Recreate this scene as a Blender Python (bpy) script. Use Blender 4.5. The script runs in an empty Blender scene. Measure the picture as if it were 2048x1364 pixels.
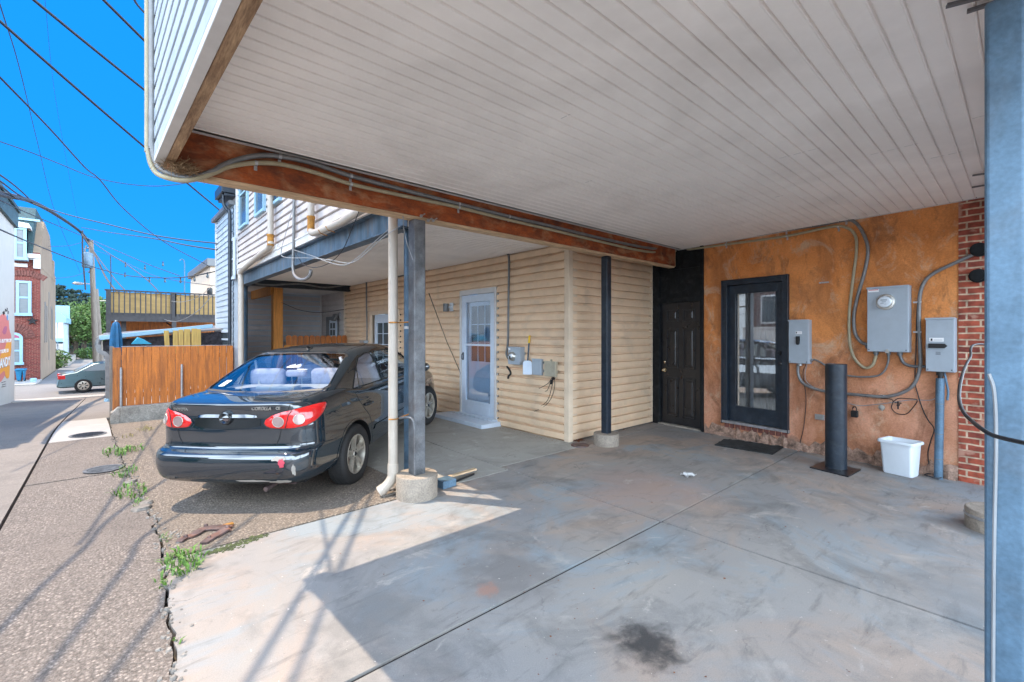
import bpy, bmesh, math, random
from mathutils import Vector, Matrix, geometry
from mathutils.bvhtree import BVHTree
R = math.radians
PI = math.pi
C = bpy.context.scene.collection
sc = bpy.context.scene
random.seed(7)

# ------------------------------------------------------------------ camera, sky, sun
# world: X runs into the building, Y runs up the alley, Z up. Eye at 1.55 m.
EYE = 1.55
FX = 911.0                      # focal length in photo pixels (2048 wide)
ALPHA = R(41.6)                 # alley direction lies this far left of the view axis
FW = Vector((math.sin(ALPHA), math.cos(ALPHA), 0))
RT = Vector((math.cos(ALPHA), -math.sin(ALPHA), 0))
cam_d = bpy.data.cameras.new("camera"); cam = bpy.data.objects.new("camera", cam_d); C.objects.link(cam)
cam_d.sensor_width = 36.0; cam_d.lens = 36.0 * FX / 2048; cam_d.shift_y = -14.0 / 2048
cam_d.clip_start = 0.05; cam_d.clip_end = 3000
cam.location = (0, 0, EYE)
cam.rotation_euler = (R(90), 0, -ALPHA)
sc.camera = cam

SUN_TO = Vector((-0.69, 1.0, 2.72)).normalized()
SUN_EL = math.asin(SUN_TO.z)
SKY_TINT = (.10, .34, .62); FILL_CLOUD = (11.6, 13.9, 16.4)
w = bpy.data.worlds.new("World"); sc.world = w; w.use_nodes = True
nt = w.node_tree
bg = nt.nodes["Background"]
sky = nt.nodes.new("ShaderNodeTexSky"); sky.sky_type = 'NISHITA'; sky.sun_disc = False
sky.sun_elevation = SUN_EL
sky.sun_rotation = math.atan2(SUN_TO.x, SUN_TO.y)
sky.air_density = 1.0; sky.dust_density = 0.0; sky.ozone_density = 2.0
hs = nt.nodes.new("ShaderNodeHueSaturation"); hs.inputs['Saturation'].default_value = 1.35
nt.links.new(sky.outputs[0], hs.inputs['Color'])
tint = nt.nodes.new("ShaderNodeMix"); tint.data_type = 'RGBA'; tint.blend_type = 'MULTIPLY'; tint.inputs[0].default_value = 1
nt.links.new(hs.outputs[0], tint.inputs[6]); tint.inputs[7].default_value = SKY_TINT + (1,)
# unseen bright clouds, added as fill light behind the camera and over the alley
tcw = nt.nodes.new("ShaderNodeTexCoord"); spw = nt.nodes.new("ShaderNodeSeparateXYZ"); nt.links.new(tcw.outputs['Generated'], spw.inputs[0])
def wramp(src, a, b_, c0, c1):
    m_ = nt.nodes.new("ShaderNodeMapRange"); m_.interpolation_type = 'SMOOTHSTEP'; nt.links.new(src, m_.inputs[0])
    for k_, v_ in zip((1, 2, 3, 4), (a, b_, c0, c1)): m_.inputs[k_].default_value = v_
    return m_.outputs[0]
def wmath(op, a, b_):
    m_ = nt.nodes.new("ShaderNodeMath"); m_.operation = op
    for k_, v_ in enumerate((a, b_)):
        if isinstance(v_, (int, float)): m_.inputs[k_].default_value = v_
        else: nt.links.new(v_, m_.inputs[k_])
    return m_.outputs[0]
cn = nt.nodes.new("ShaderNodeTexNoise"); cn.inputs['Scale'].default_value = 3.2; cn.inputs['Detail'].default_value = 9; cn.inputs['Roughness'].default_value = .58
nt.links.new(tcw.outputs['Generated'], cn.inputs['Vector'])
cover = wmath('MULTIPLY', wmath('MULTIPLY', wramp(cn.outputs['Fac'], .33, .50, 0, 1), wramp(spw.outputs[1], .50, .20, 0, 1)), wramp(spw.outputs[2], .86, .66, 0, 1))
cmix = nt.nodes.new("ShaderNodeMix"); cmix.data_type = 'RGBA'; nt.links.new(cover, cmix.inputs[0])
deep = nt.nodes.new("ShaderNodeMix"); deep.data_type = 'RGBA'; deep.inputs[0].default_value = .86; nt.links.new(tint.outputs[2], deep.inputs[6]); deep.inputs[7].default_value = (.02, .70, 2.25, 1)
nt.links.new(deep.outputs[2], cmix.inputs[6]); cmix.inputs[7].default_value = FILL_CLOUD + (1,)
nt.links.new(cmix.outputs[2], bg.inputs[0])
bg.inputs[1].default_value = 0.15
sun_d = bpy.data.lights.new("sun", 'SUN'); sun_d.energy = 2.0; sun_d.angle = R(0.5); sun_d.color = (1.0, 0.83, 0.64)
sun = bpy.data.objects.new("sun", sun_d); C.objects.link(sun)
sun.rotation_euler = (-SUN_TO).to_track_quat('-Z', 'Y').to_euler(); sun.location = (-10, 20, 30)
sc.view_settings.view_transform = 'Standard'; sc.view_settings.look = 'None'
sc.view_settings.exposure = 1.84; sc.view_settings.gamma = 1.0
sc.cycles.max_bounces = 10; sc.cycles.diffuse_bounces = 7; sc.cycles.glossy_bounces = 5
sc.cycles.transmission_bounces = 6; sc.cycles.transparent_max_bounces = 12
sc.cycles.use_denoising = True
sc.cycles.sample_clamp_indirect = 6.0

# ------------------------------------------------------------------ rays of the survey
def ray(px, py):
    return FW + RT * ((px - 1024) / FX) + Vector((0, 0, (668 - py) / FX))
O0 = Vector((0, 0, EYE))
def on_z(px, py, z=0.0):
    r = ray(px, py); return O0 + r * ((z - EYE) / r.z)
def on_x(px, py, X):
    r = ray(px, py); return O0 + r * (X / r.x)
def on_y(px, py, Y):
    r = ray(px, py); return O0 + r * (Y / r.y)

def S(a, b, x):
    t = max(0.0, min(1.0, (x - a) / (b - a))); return t * t * (3 - 2 * t)
def gz(X, Y):
    z = -0.07 * S(4.0, 5.2, Y) * (1 - S(1.5, 3.3, X)) 
    if X > 2.4: z += 0.03 * S(5.0, 6.5, Y) * S(2.4, 3.4, X) * (1 - S(4.0, 4.9, X))
    t = max(0.0, min(Y, 27.0) - 10.2)
    z -= 0.07 * (t - 0.9 * (1 - math.exp(-t / 0.9)))
    return z

# ------------------------------------------------------------------ mesh builder
class Frame:
    """A wall's own axes: u along it, n out of it, z up."""
    def __init__(s, O, ang):
        s.O = Vector(O); s.U = Vector((math.cos(ang), math.sin(ang), 0)); s.N = Vector((-s.U.y, s.U.x, 0))
        s.M = Matrix(((s.U.x, s.N.x, 0, s.O.x), (s.U.y, s.N.y, 0, s.O.y), (0, 0, 1, s.O.z), (0, 0, 0, 1)))
    def at(s, px, py, out=0.0):
        r = ray(px, py); o = s.O + s.N * out
        d = (o - O0).dot(s.N) / r.dot(s.N); p = O0 + r * d - s.O
        return p.dot(s.U), p.z
    def w(s, u, n, z): return s.M @ Vector((u, n, z))

class MB:
    def __init__(s, T=None):
        s.v = []; s.f = []; s.m = []; s.mi = 0; s.T = T
    def add(s, vs, fs, smooth=False):
        b = len(s.v)
        for p in vs:
            p = Vector(p); s.v.append(s.T @ p if s.T is not None else p)
        for f in fs:
            s.f.append(tuple(b + i for i in f)); s.m.append(s.mi)
        return s
    def box(s, x0, x1, y0, y1, z0, z1):
        if x0 > x1: x0, x1 = x1, x0
        if y0 > y1: y0, y1 = y1, y0
        if z0 > z1: z0, z1 = z1, z0
        return s.add([(x0,y0,z0),(x1,y0,z0),(x1,y1,z0),(x0,y1,z0),(x0,y0,z1),(x1,y0,z1),(x1,y1,z1),(x0,y1,z1)],
              [(0,3,2,1),(4,5,6,7),(0,1,5,4),(1,2,6,5),(2,3,7,6),(3,0,4,7)])
    def obox(s, c, sx, sy, sz, M):
        c = Vector(c); b = len(s.v)
        vs = [c + M @ Vector((i*sx/2, j*sy/2, k*sz/2)) for k in (-1,1) for (i,j) in ((-1,-1),(1,-1),(1,1),(-1,1))]
        return s.add(vs, [(0,3,2,1),(4,5,6,7),(0,1,5,4),(1,2,6,5),(2,3,7,6),(3,0,4,7)])
    def tube(s, pts, r, n=10, cap=True):
        P = [Vector(p) for p in pts]; k = len(P)
        rs = r if isinstance(r, (list, tuple)) else [r]*k
        vs = []; 
        t0 = (P[1]-P[0]).normalized(); a = t0.orthogonal().normalized()
        for i, p in enumerate(P):
            t = (P[min(i+1,k-1)]-P[max(i-1,0)]).normalized()
            a = (a - t*a.dot(t))
            a = a.normalized() if a.length > 1e-6 else t.orthogonal().normalized()
            b = t.cross(a)
            for j in range(n):
                g = 2*PI*j/n; vs.append(p + (a*math.cos(g)+b*math.sin(g))*rs[i])
        fs = [(i*n+j, i*n+(j+1)%n, (i+1)*n+(j+1)%n, (i+1)*n+j) for i in range(k-1) for j in range(n)]
        if cap: fs += [tuple(range(n-1,-1,-1)), tuple((k-1)*n+j for j in range(n))]
        return s.add(vs, fs)
    def bar(s, p0, p1, w_, h_):
        """flat bar from p0 to p1, width w_ (horizontal-ish), height h_"""
        p0 = Vector(p0); p1 = Vector(p1); d = p1-p0; L = d.length; d.normalize()
        up = Vector((0,0,1)) if abs(d.z) < .95 else Vector((1,0,0))
        x = d.cross(up).normalized(); y = x.cross(d)
        vs = [q + x*(i*w_/2) + y*(j*h_/2) for q in (p0,p1) for (i,j) in ((-1,-1),(1,-1),(1,1),(-1,1))]
        return s.add(vs, [(0,3,2,1),(4,5,6,7),(0,1,5,4),(1,2,6,5),(2,3,7,6),(3,0,4,7)])
    def lathe(s, prof, c=(0,0,0), n=32, M=None):
        c = Vector(c); M = M or Matrix.Identity(3); vs = []
        for (r, z) in prof:
            for j in range(n):
                g = 2*PI*j/n; vs.append(c + M @ Vector((r*math.cos(g), r*math.sin(g), z)))
        k = len(prof)
        fs = [(i*n+j, i*n+(j+1)%n, (i+1)*n+(j+1)%n, (i+1)*n+j) for i in range(k-1) for j in range(n)]
        return s.add(vs, fs)
    def disc(s, c, r, n=24, M=None, z=0):
        return s.add([Vector(c) + (M or Matrix.Identity(3)) @ Vector((r*math.cos(2*PI*j/n), r*math.sin(2*PI*j/n), z)) for j in range(n)], [tuple(range(n))])
    def prism(s, poly, n0, n1, plane='xz'):
        """polygon extruded: plane 'xz' -> along y ; 'xy' -> along z ; 'yz' -> along x"""
        def q(a, b, h):
            return {'xz': (a, h, b), 'xy': (a, b, h), 'yz': (h, a, b)}[plane]
        k = len(poly)
        vs = [q(a, b, n0) for a, b in poly] + [q(a, b, n1) for a, b in poly]
        fs = [tuple(range(k)), tuple(range(2*k-1, k-1, -1))] + [(i, k+i, k+(i+1) % k, (i+1) % k) for i in range(k)]
        return s.add(vs, fs)

def fix_normals(me):
    bm = bmesh.new(); bm.from_mesh(me); bmesh.ops.recalc_face_normals(bm, faces=bm.faces); bm.to_mesh(me); bm.free()

def inv_of(parent):
    M = Matrix.Identity(4); p = parent; chain = []
    while p: chain.append(p); p = p.parent
    for q in reversed(chain): M = M @ (Matrix.Translation(q.location) @ q.rotation_euler.to_matrix().to_4x4())
    return M.inverted()

def build(mb, name, mat, parent=None, smooth=False, bevel=0.0, label=None, fixn=True, local=False, segs=2):
    me = bpy.data.meshes.new(name)
    o = bpy.data.objects.new(name, me); C.objects.link(o)
    vs = mb.v
    if parent is not None:
        o.parent = parent
        if not local:
            Mi = inv_of(parent); vs = [Mi @ p for p in vs]
    else:
        xs = [p.x for p in vs]; ys = [p.y for p in vs]; zs = [p.z for p in vs]
        b = Vector(((min(xs)+max(xs))/2, (min(ys)+max(ys))/2, min(zs))); o.location = b; vs = [p-b for p in vs]
    me.from_pydata([tuple(p) for p in vs], [], mb.f); 
    mats = mat if isinstance(mat, (list, tuple)) else [mat]
    for m_ in mats: me.materials.append(m_)
    for p, mi in zip(me.polygons, mb.m): p.material_index = mi
    if fixn: fix_normals(me)
    me.update()
    if bevel:
        md = o.modifiers.new("b", 'BEVEL'); md.width = bevel; md.segments = segs; md.limit_method = 'ANGLE'; md.angle_limit = R(40)
    if smooth:
        for p in me.polygons: p.use_smooth = True
        try: me.set_sharp_from_angle(angle=R(smooth if smooth is not True and smooth > 1 else 40))
        except Exception: pass
    if label: o['label'] = label
    return o

def build_each(mb, name, mat, parent=None, **kw):
    """one mesh part for each separate piece collected in mb"""
    par = list(range(len(mb.v)))
    def fd(a):
        while par[a] != a: par[a] = par[par[a]]; a = par[a]
        return a
    for f in mb.f:
        for q in f[1:]: par[fd(q)] = fd(f[0])
    gr = {}
    for f, mi in zip(mb.f, mb.m): gr.setdefault(fd(f[0]), []).append((f, mi))
    # pieces whose boxes touch belong together
    boxes = []
    for r, fs in gr.items():
        ids = sorted({q for f, _ in fs for q in f}); P_ = [mb.v[q] for q in ids]
        boxes.append([[min(p[k] for p in P_)-.004 for k in range(3)], [max(p[k] for p in P_)+.004 for k in range(3)], fs])
    merged = True
    while merged:
        merged = False
        for i in range(len(boxes)):
            for j in range(i+1, len(boxes)):
                A_, B_ = boxes[i], boxes[j]
                if all(A_[0][k] <= B_[1][k] and B_[0][k] <= A_[1][k] for k in range(3)):
                    boxes[i] = [[min(A_[0][k], B_[0][k]) for k in range(3)], [max(A_[1][k], B_[1][k]) for k in range(3)], A_[2]+B_[2]]; del boxes[j]; merged = True; break
            if merged: break
    out = []
    for _, _, fs in boxes:
        ids = sorted({q for f, _ in fs for q in f}); ix = {q: i for i, q in enumerate(ids)}; m2 = MB(); m2.v = [mb.v[q] for q in ids]; m2.f = [tuple(ix[q] for q in f) for f, _ in fs]; m2.m = [mi for _, mi in fs]
        out.append(build(m2, name, mat, parent, **kw))
    return out
def tag(o, label=None, cat=None, group=None, kind=None):
    if label: o['label'] = label
    if cat: o['category'] = cat
    if group: o['group'] = group
    if kind: o['kind'] = kind
    return o
def thing(name, label, cat, loc=(0,0,0), rz=0.0, group=None):
    o = bpy.data.objects.new(name, None); C.objects.link(o); o.empty_display_size = .1
    o.location = loc; o.rotation_euler = (0, 0, rz); return tag(o, label, cat, group)
def dup(o, parent=None):
    c = o.copy(); C.objects.link(c)
    if parent is not None: c.parent = parent
    for ch in list(o.children): dup(ch, c)
    return c
def smooth_path(pts, n=8):
    """Catmull-Rom through the points"""
    P = [Vector(p) for p in pts]; P = [P[0]*2-P[1]] + P + [P[-1]*2-P[-2]]; out = []
    for i in range(1, len(P)-2):
        a, b, c, d = P[i-1:i+3]
        for k in range(n):
            t = k/n
            out.append(0.5*((2*b)+(c-a)*t+(2*a-5*b+4*c-d)*t*t+(3*b-a-3*c+d)*t**3))
    out.append(P[-2]); return out
def text_into(mb, s_, size, M, extrude=0.002, bold=False, shear=0.0, space=1.0):
    """lettering (in the text's xy plane) placed by the 4x4 matrix M"""
    cu = bpy.data.curves.new("t", 'FONT'); cu.body = s_; cu.size = size; cu.extrude = extrude; cu.resolution_u = 3
    cu.align_x = 'CENTER'; cu.align_y = 'CENTER'; cu.shear = shear; cu.space_character = space
    if bold: cu.offset = size*0.02
    o = bpy.data.objects.new("t", cu); C.objects.link(o)
    dg = bpy.context.evaluated_depsgraph_get(); dg.update()
    me = bpy.data.meshes.new_from_object(o.evaluated_get(dg))
    mb.add([M @ v.co for v in me.vertices], [tuple(p.vertices) for p in me.polygons])
    bpy.data.objects.remove(o); bpy.data.curves.remove(cu); bpy.data.meshes.remove(me)

# ------------------------------------------------------------------ materials
def N_(nt, t, **kw):
    n = nt.nodes.new(t)
    for k, v in kw.items(): setattr(n, k, v)
    return n
def mat(name, col, rough=0.6, metal=0.0, var=0.12, vscale=6.0, bump=0.0, bscale=60.0, coat=0.0, col2=None,
        stretch=(1,1,1), stain=None, stain_amt=0.0, stain_scale=1.5, trans=0.0, ior=1.45, spec=None, alpha=None,
        sheenless=False, fine=0.0):
    m = bpy.data.materials.new(name); m.use_nodes = True; nt = m.node_tree; L = nt.links
    b = nt.nodes["Principled BSDF"]
    b.inputs['Roughness'].default_value = rough; b.inputs['Metallic'].default_value = metal
    if coat: b.inputs['Coat Weight'].default_value = coat; b.inputs['Coat Roughness'].default_value = 0.03
    if trans: b.inputs['Transmission Weight'].default_value = trans; b.inputs['IOR'].default_value = ior
    if spec is not None: b.inputs['Specular IOR Level'].default_value = spec
    if alpha is not None: b.inputs['Alpha'].default_value = alpha
    tc = N_(nt, "ShaderNodeTexCoord"); mp = N_(nt, "ShaderNodeMapping"); mp.inputs['Scale'].default_value = stretch
    L.new(tc.outputs['Object'], mp.inputs[0])
    c1 = tuple(col); c2 = tuple(col2) if col2 else tuple(max(0, x*(1-2.2*var)) for x in col)
    n1 = N_(nt, "ShaderNodeTexNoise"); n1.inputs['Scale'].default_value = vscale; n1.inputs['Detail'].default_value = 8; n1.inputs['Roughness'].default_value = .65
    L.new(mp.outputs[0], n1.inputs['Vector'])
    rp = N_(nt, "ShaderNodeValToRGB"); rp.color_ramp.elements[0].position = .32; rp.color_ramp.elements[1].position = .68
    rp.color_ramp.elements[0].color = c2 + (1,); rp.color_ramp.elements[1].color = tuple(min(1, x*(1+0.4*var)) for x in c1) + (1,)
    L.new(n1.outputs['Fac'], rp.inputs[0]); out = rp.outputs[0]
    if stain:
        n2 = N_(nt, "ShaderNodeTexNoise"); n2.inputs['Scale'].default_value = stain_scale; n2.inputs['Detail'].default_value = 6; n2.inputs['Roughness'].default_value = .6; n2.inputs['Distortion'].default_value = .6
        L.new(mp.outputs[0], n2.inputs['Vector'])
        r2 = N_(nt, "ShaderNodeValToRGB"); r2.color_ramp.elements[0].position = .5; r2.color_ramp.elements[1].position = .72
        r2.color_ramp.elements[0].color = (0,0,0,1); r2.color_ramp.elements[1].color = (stain_amt,)*3 + (1,)
        L.new(n2.outputs['Fac'], r2.inputs[0])
        mx = N_(nt, "ShaderNodeMix", data_type='RGBA'); L.new(r2.outputs[0], mx.inputs[0]); L.new(out, mx.inputs[6]); mx.inputs[7].default_value = tuple(stain) + (1,)
        out = mx.outputs[2]
    if fine:
        n3 = N_(nt, "ShaderNodeTexNoise"); n3.inputs['Scale'].default_value = bscale*1.7; n3.inputs['Detail'].default_value = 3
        L.new(mp.outputs[0], n3.inputs['Vector'])
        mr = N_(nt, "ShaderNodeMapRange"); mr.inputs[1].default_value = .3; mr.inputs[2].default_value = .7; mr.inputs[3].default_value = 1-fine; mr.inputs[4].default_value = 1+fine*.5
        L.new(n3.outputs['Fac'], mr.inputs[0])
        vm = N_(nt, "ShaderNodeVectorMath", operation='SCALE'); L.new(out, vm.inputs[0]); L.new(mr.outputs[0], vm.inputs['Scale']); out = vm.outputs[0]
    L.new(out, b.inputs['Base Color'])
    if var and not trans:
        rr = N_(nt, "ShaderNodeMapRange"); rr.inputs[3].default_value = max(0, rough-.10*min(1, rough*3)); rr.inputs[4].default_value = min(1, rough+.08)
        L.new(n1.outputs['Fac'], rr.inputs[0]); L.new(rr.outputs[0], b.inputs['Roughness'])
    if bump:
        nb = N_(nt, "ShaderNodeTexNoise"); nb.inputs['Scale'].default_value = bscale; nb.inputs['Detail'].default_value = 5
        L.new(mp.outputs[0], nb.inputs['Vector'])
        bp = N_(nt, "ShaderNodeBump"); bp.inputs['Strength'].default_value = bump; bp.inputs['Distance'].default_value = .01
        L.new(nb.outputs['Fac'], bp.inputs['Height']); L.new(bp.outputs[0], b.inputs['Normal'])
    return m

def brick_mat(name, axis, c1, c2, mortar, bw=.205, bh=.068, paint=None, msize=.009):
    m = bpy.data.materials.new(name); m.use_nodes = True; nt = m.node_tree; L = nt.links
    b = nt.nodes["Principled BSDF"]; b.inputs['Roughness'].default_value = .85
    g = N_(nt, "ShaderNodeNewGeometry"); sp = N_(nt, "ShaderNodeSeparateXYZ"); cb = N_(nt, "ShaderNodeCombineXYZ")
    L.new(g.outputs['Position'], sp.inputs[0]); L.new(sp.outputs[axis], cb.inputs[0]); L.new(sp.outputs[2], cb.inputs[1])
    nz = N_(nt, "ShaderNodeTexNoise"); nz.inputs['Scale'].default_value = 9; L.new(cb.outputs[0], nz.inputs['Vector'])
    va = N_(nt, "ShaderNodeVectorMath", operation='SCALE'); va.inputs['Scale'].default_value = .012; L.new(nz.outputs['Color'], va.inputs[0])
    vb = N_(nt, "ShaderNodeVectorMath", operation='ADD'); L.new(cb.outputs[0], vb.inputs[0]); L.new(va.outputs[0], vb.inputs[1])
    t = N_(nt, "ShaderNodeTexBrick"); L.new(vb.outputs[0], t.inputs['Vector'])
    t.inputs['Color1'].default_value = c1+(1,); t.inputs['Color2'].default_value = c2+(1,); t.inputs['Mortar'].default_value = mortar+(1,)
    t.inputs['Scale'].default_value = 1; t.inputs['Brick Width'].default_value = bw; t.inputs['Row Height'].default_value = bh
    t.inputs['Mortar Size'].default_value = msize; t.inputs['Mortar Smooth'].default_value = .25; t.inputs['Bias'].default_value = -.1
    n1 = N_(nt, "ShaderNodeTexNoise"); n1.inputs['Scale'].default_value = 14; n1.inputs['Detail'].default_value = 8; L.new(cb.outputs[0], n1.inputs['Vector'])
    mr = N_(nt, "ShaderNodeMapRange"); mr.inputs[1].default_value = .3; mr.inputs[2].default_value = .7; mr.inputs[3].default_value = .55; mr.inputs[4].default_value = 1.3; L.new(n1.outputs['Fac'], mr.inputs[0])
    vm = N_(nt, "ShaderNodeVectorMath", operation='SCALE'); L.new(t.outputs['Color'], vm.inputs[0]); L.new(mr.outputs[0], vm.inputs['Scale'])
    out = vm.outputs[0]
    if paint:
        n2 = N_(nt, "ShaderNodeTexNoise"); n2.inputs['Scale'].default_value = 5; n2.inputs['Detail'].default_value = 7; L.new(cb.outputs[0], n2.inputs['Vector'])
        r2 = N_(nt, "ShaderNodeValToRGB"); r2.color_ramp.elements[0].position = .58; r2.color_ramp.elements[1].position = .64; L.new(n2.outputs['Fac'], r2.inputs[0])
        mx = N_(nt, "ShaderNodeMix", data_type='RGBA'); L.new(r2.outputs[0], mx.inputs[0]); L.new(out, mx.inputs[6]); mx.inputs[7].default_value = paint+(1,); out = mx.outputs[2]
    L.new(out, b.inputs['Base Color'])
    bp = N_(nt, "ShaderNodeBump"); bp.inputs['Strength'].default_value = .7; bp.inputs['Distance'].default_value = .008; bp.invert = True
    ad = N_(nt, "ShaderNodeMath", operation='MULTIPLY_ADD'); L.new(n1.outputs['Fac'], ad.inputs[0]); ad.inputs[1].default_value = -.5; L.new(t.outputs['Fac'], ad.inputs[2])
    L.new(ad.outputs[0], bp.inputs['Height']); L.new(bp.outputs[0], b.inputs['Normal'])
    return m

def glass_mat(name, tint=(.55,.6,.6), alpha=.35, rough=.02):
    """thin pane: clear enough to look through, with a clear reflection"""
    m = bpy.data.materials.new(name); m.use_nodes = True; nt = m.node_tree; L = nt.links
    nt.nodes.remove(nt.nodes["Principled BSDF"]); o = nt.nodes["Material Output"]
    tr = N_(nt, "ShaderNodeBsdfTransparent"); tr.inputs[0].default_value = tint+(1,)
    gl = N_(nt, "ShaderNodeBsdfGlossy"); gl.inputs['Roughness'].default_value = rough; gl.inputs[0].default_value = (1,1,1,1)
    fr = N_(nt, "ShaderNodeFresnel"); gg = N_(nt, "ShaderNodeNewGeometry"); bi = N_(nt, "ShaderNodeMapRange"); bi.inputs[3].default_value = 1.55; bi.inputs[4].default_value = 1/1.55; L.new(gg.outputs['Backfacing'], bi.inputs[0]); L.new(bi.outputs[0], fr.inputs[0])
    mr = N_(nt, "ShaderNodeMapRange"); mr.inputs[3].default_value = alpha; mr.inputs[4].default_value = 1; L.new(fr.outputs[0], mr.inputs[0])
    mx = N_(nt, "ShaderNodeMixShader"); L.new(mr.outputs[0], mx.inputs[0]); L.new(tr.outputs[0], mx.inputs[1]); L.new(gl.outputs[0], mx.inputs[2]); L.new(mx.outputs[0], o.inputs[0])
    return m

# ------------------------------------------------------------------ palette
M = {}
def mk(k, *a, **kw): M[k] = mat(k, *a, **kw)
mk('tan', (.76,.55,.365), .55, var=.07, vscale=3, stain=(.42,.33,.25), stain_amt=.45, stain_scale=2.2, bump=.08, bscale=40)
mk('grey_siding', (.54,.495,.48), .55, var=.08, vscale=3, bump=.06, stain=(.34,.30,.28), stain_amt=.3)
mk('white_siding', (.39,.43,.47), .5, var=.06, vscale=2.5, bump=.05, stain=(.5,.5,.48), stain_amt=.35)
mk('blue_siding', (.46,.54,.62), .5, var=.07, vscale=2.5, bump=.05)
mk('trim', (.62,.60,.58), .5, var=.06, vscale=5)
mk('tan_trim', (.72,.57,.42), .5, var=.06, vscale=5, stain=(.42,.34,.26), stain_amt=.4, stain_scale=3)
mk('soffit', (.90,.85,.80), .55, var=.035, vscale=2, stain=(.52,.47,.43), stain_amt=.35, stain_scale=.8)
mk('soffit_plain', (.78,.74,.70), .6, var=.05, vscale=2)
mk('rust_beam', (.40,.085,.015), .8, var=.25, vscale=5, col2=(.10,.026,.010), stretch=(.8,3,1.6), bump=.4, bscale=30, stain=(.48,.27,.14), stain_amt=.75, stain_scale=4.5, fine=.2)
mk('raw_wood', (.50,.33,.19), .8, var=.2, vscale=9, col2=(.16,.085,.045), stretch=(4,.4,4), bump=.4, bscale=30, fine=.25)
mk('edge_wood', (.66,.46,.28), .8, var=.2, vscale=9, stretch=(.5,4,4), bump=.3, bscale=30)
mk('cedar', (.62,.19,.03), .75, var=.22, vscale=5, col2=(.34,.105,.025), stretch=(5,5,.45), bump=.3, bscale=40, fine=.3, stain=(.19,.06,.02), stain_amt=.6, stain_scale=3.5)
mk('cedar_dark', (.50,.16,.028), .75, var=.25, vscale=6, col2=(.16,.055,.02), stretch=(4,4,.5), bump=.3, bscale=40, fine=.3)
mk('post_wood', (.62,.25,.05), .75, var=.2, vscale=6, stretch=(5,5,.4), bump=.3, bscale=40, fine=.2)
mk('yellow_wood', (.50,.33,.09), .75, var=.15, vscale=6, stretch=(4,4,.5), bump=.2)
mk('pole_wood', (.24,.20,.165), .85, var=.2, vscale=6, stretch=(5,5,.3), bump=.4, fine=.3)
mk('steel_blue', (.06,.115,.175), .42, metal=.3, var=.3, vscale=5, stain=(.09,.06,.045), stain_amt=.4, stain_scale=4, bump=.1, bscale=50)
mk('steel_grey', (.19,.195,.205), .5, metal=.45, var=.3, vscale=6, stain=(.10,.065,.045), stain_amt=.55, stain_scale=4, bump=.12, bscale=50, fine=.15)
mk('steel_pale', (.12,.21,.30), .5, metal=.3, var=.2, vscale=4, stain=(.13,.15,.17), stain_amt=.5, stain_scale=3, bump=.12, bscale=40, fine=.15)
mk('ibeam', (.11,.18,.25), .5, metal=.25, var=.3, vscale=3, stretch=(3,3,.7), stain=(.17,.14,.13), stain_amt=.8, stain_scale=3, bump=.1)
mk('navy_paint', (.014,.024,.038), .38, var=.2, vscale=8, stain=(.07,.08,.09), stain_amt=.25, stain_scale=14, bump=.08)
mk('black_paint', (.011,.013,.017), .30, spec=.6, var=.2, vscale=8, bump=.06, stain=(.05,.05,.055), stain_amt=.25, stain_scale=7)
mk('black_rough', (.010,.012,.014), .8, spec=.3, var=.3, vscale=12, bump=.5, bscale=25, stain=(.05,.05,.05), stain_amt=.35, stain_scale=9)
mk('black_plastic', (.012,.012,.013), .5, var=.1)
mk('rubber', (.022,.021,.021), .8, var=.2, vscale=20, bump=.15)
mk('concrete_foot', (.34,.285,.23), .85, var=.15, vscale=9, stain=(.22,.18,.14), stain_amt=.7, stain_scale=6, bump=.4, bscale=45, fine=.25)
mk('concrete_wall', (.40,.36,.31), .9, var=.2, vscale=6, stain=(.17,.13,.10), stain_amt=.7, stain_scale=3, bump=.6, bscale=35, fine=.3)
mk('pvc', (.47,.41,.345), .4, var=.08, vscale=4, stain=(.46,.36,.26), stain_amt=.35, stain_scale=3)
mk('rust', (.50,.22,.035), .8, var=.3, vscale=20)
mk('conduit', (.22,.22,.22), .5, metal=.3, var=.15, vscale=14, stain=(.2,.17,.15), stain_amt=.5, stain_scale=8)
mk('conduit_tan', (.38,.325,.21), .55, var=.12, vscale=9, stain=(.34,.27,.17), stain_amt=.5, stain_scale=6)
mk('galv', (.50,.50,.51), .4, metal=.75, var=.15, vscale=20)
mk('box_grey', (.36,.41,.46), .45, var=.05, vscale=5, stain=(.28,.30,.32), stain_amt=.3, stain_scale=5, bump=.03)
mk('box_beige', (.42,.38,.29), .55, var=.1, vscale=8)
mk('silver', (.62,.60,.56), .3, metal=.9, var=.08)
mk('brass', (.62,.52,.36), .25, metal=.95, var=.08)
mk('white_paint', (.58,.66,.76), .4, var=.05, vscale=6, stain=(.55,.57,.6), stain_amt=.25, stain_scale=5)
mk('white_plastic', (.66,.71,.76), .35, var=.03, stain=(.66,.66,.66), stain_amt=.2)
mk('sticker', (.82,.82,.82), .5, var=.03)
mk('ink', (.03,.03,.035), .6, var=0)
mk('red_ink', (.6,.05,.05), .6, var=0)
mk('yellow_grip', (.80,.50,.01), .45, var=.05)
mk('cable', (.012,.014,.018), .5, var=.1)
mk('wire_grey', (.30,.31,.32), .6, var=.1)
mk('wire_sky', (.035,.04,.05), .7, var=.1)
mk('stucco_plain', (.66,.61,.54), .85, var=.08, vscale=2, stain=(.42,.36,.29), stain_amt=.5, stain_scale=1.2, bump=.2)
mk('mural_wall', (.42,.41,.39), .8, var=.04, vscale=2, bump=.1)
mk('parapet', (.05,.10,.12), .7, var=.2, vscale=5)
mk('slate', (.030,.075,.085), .75, var=.25, vscale=12, bump=.4, bscale=18)
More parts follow.
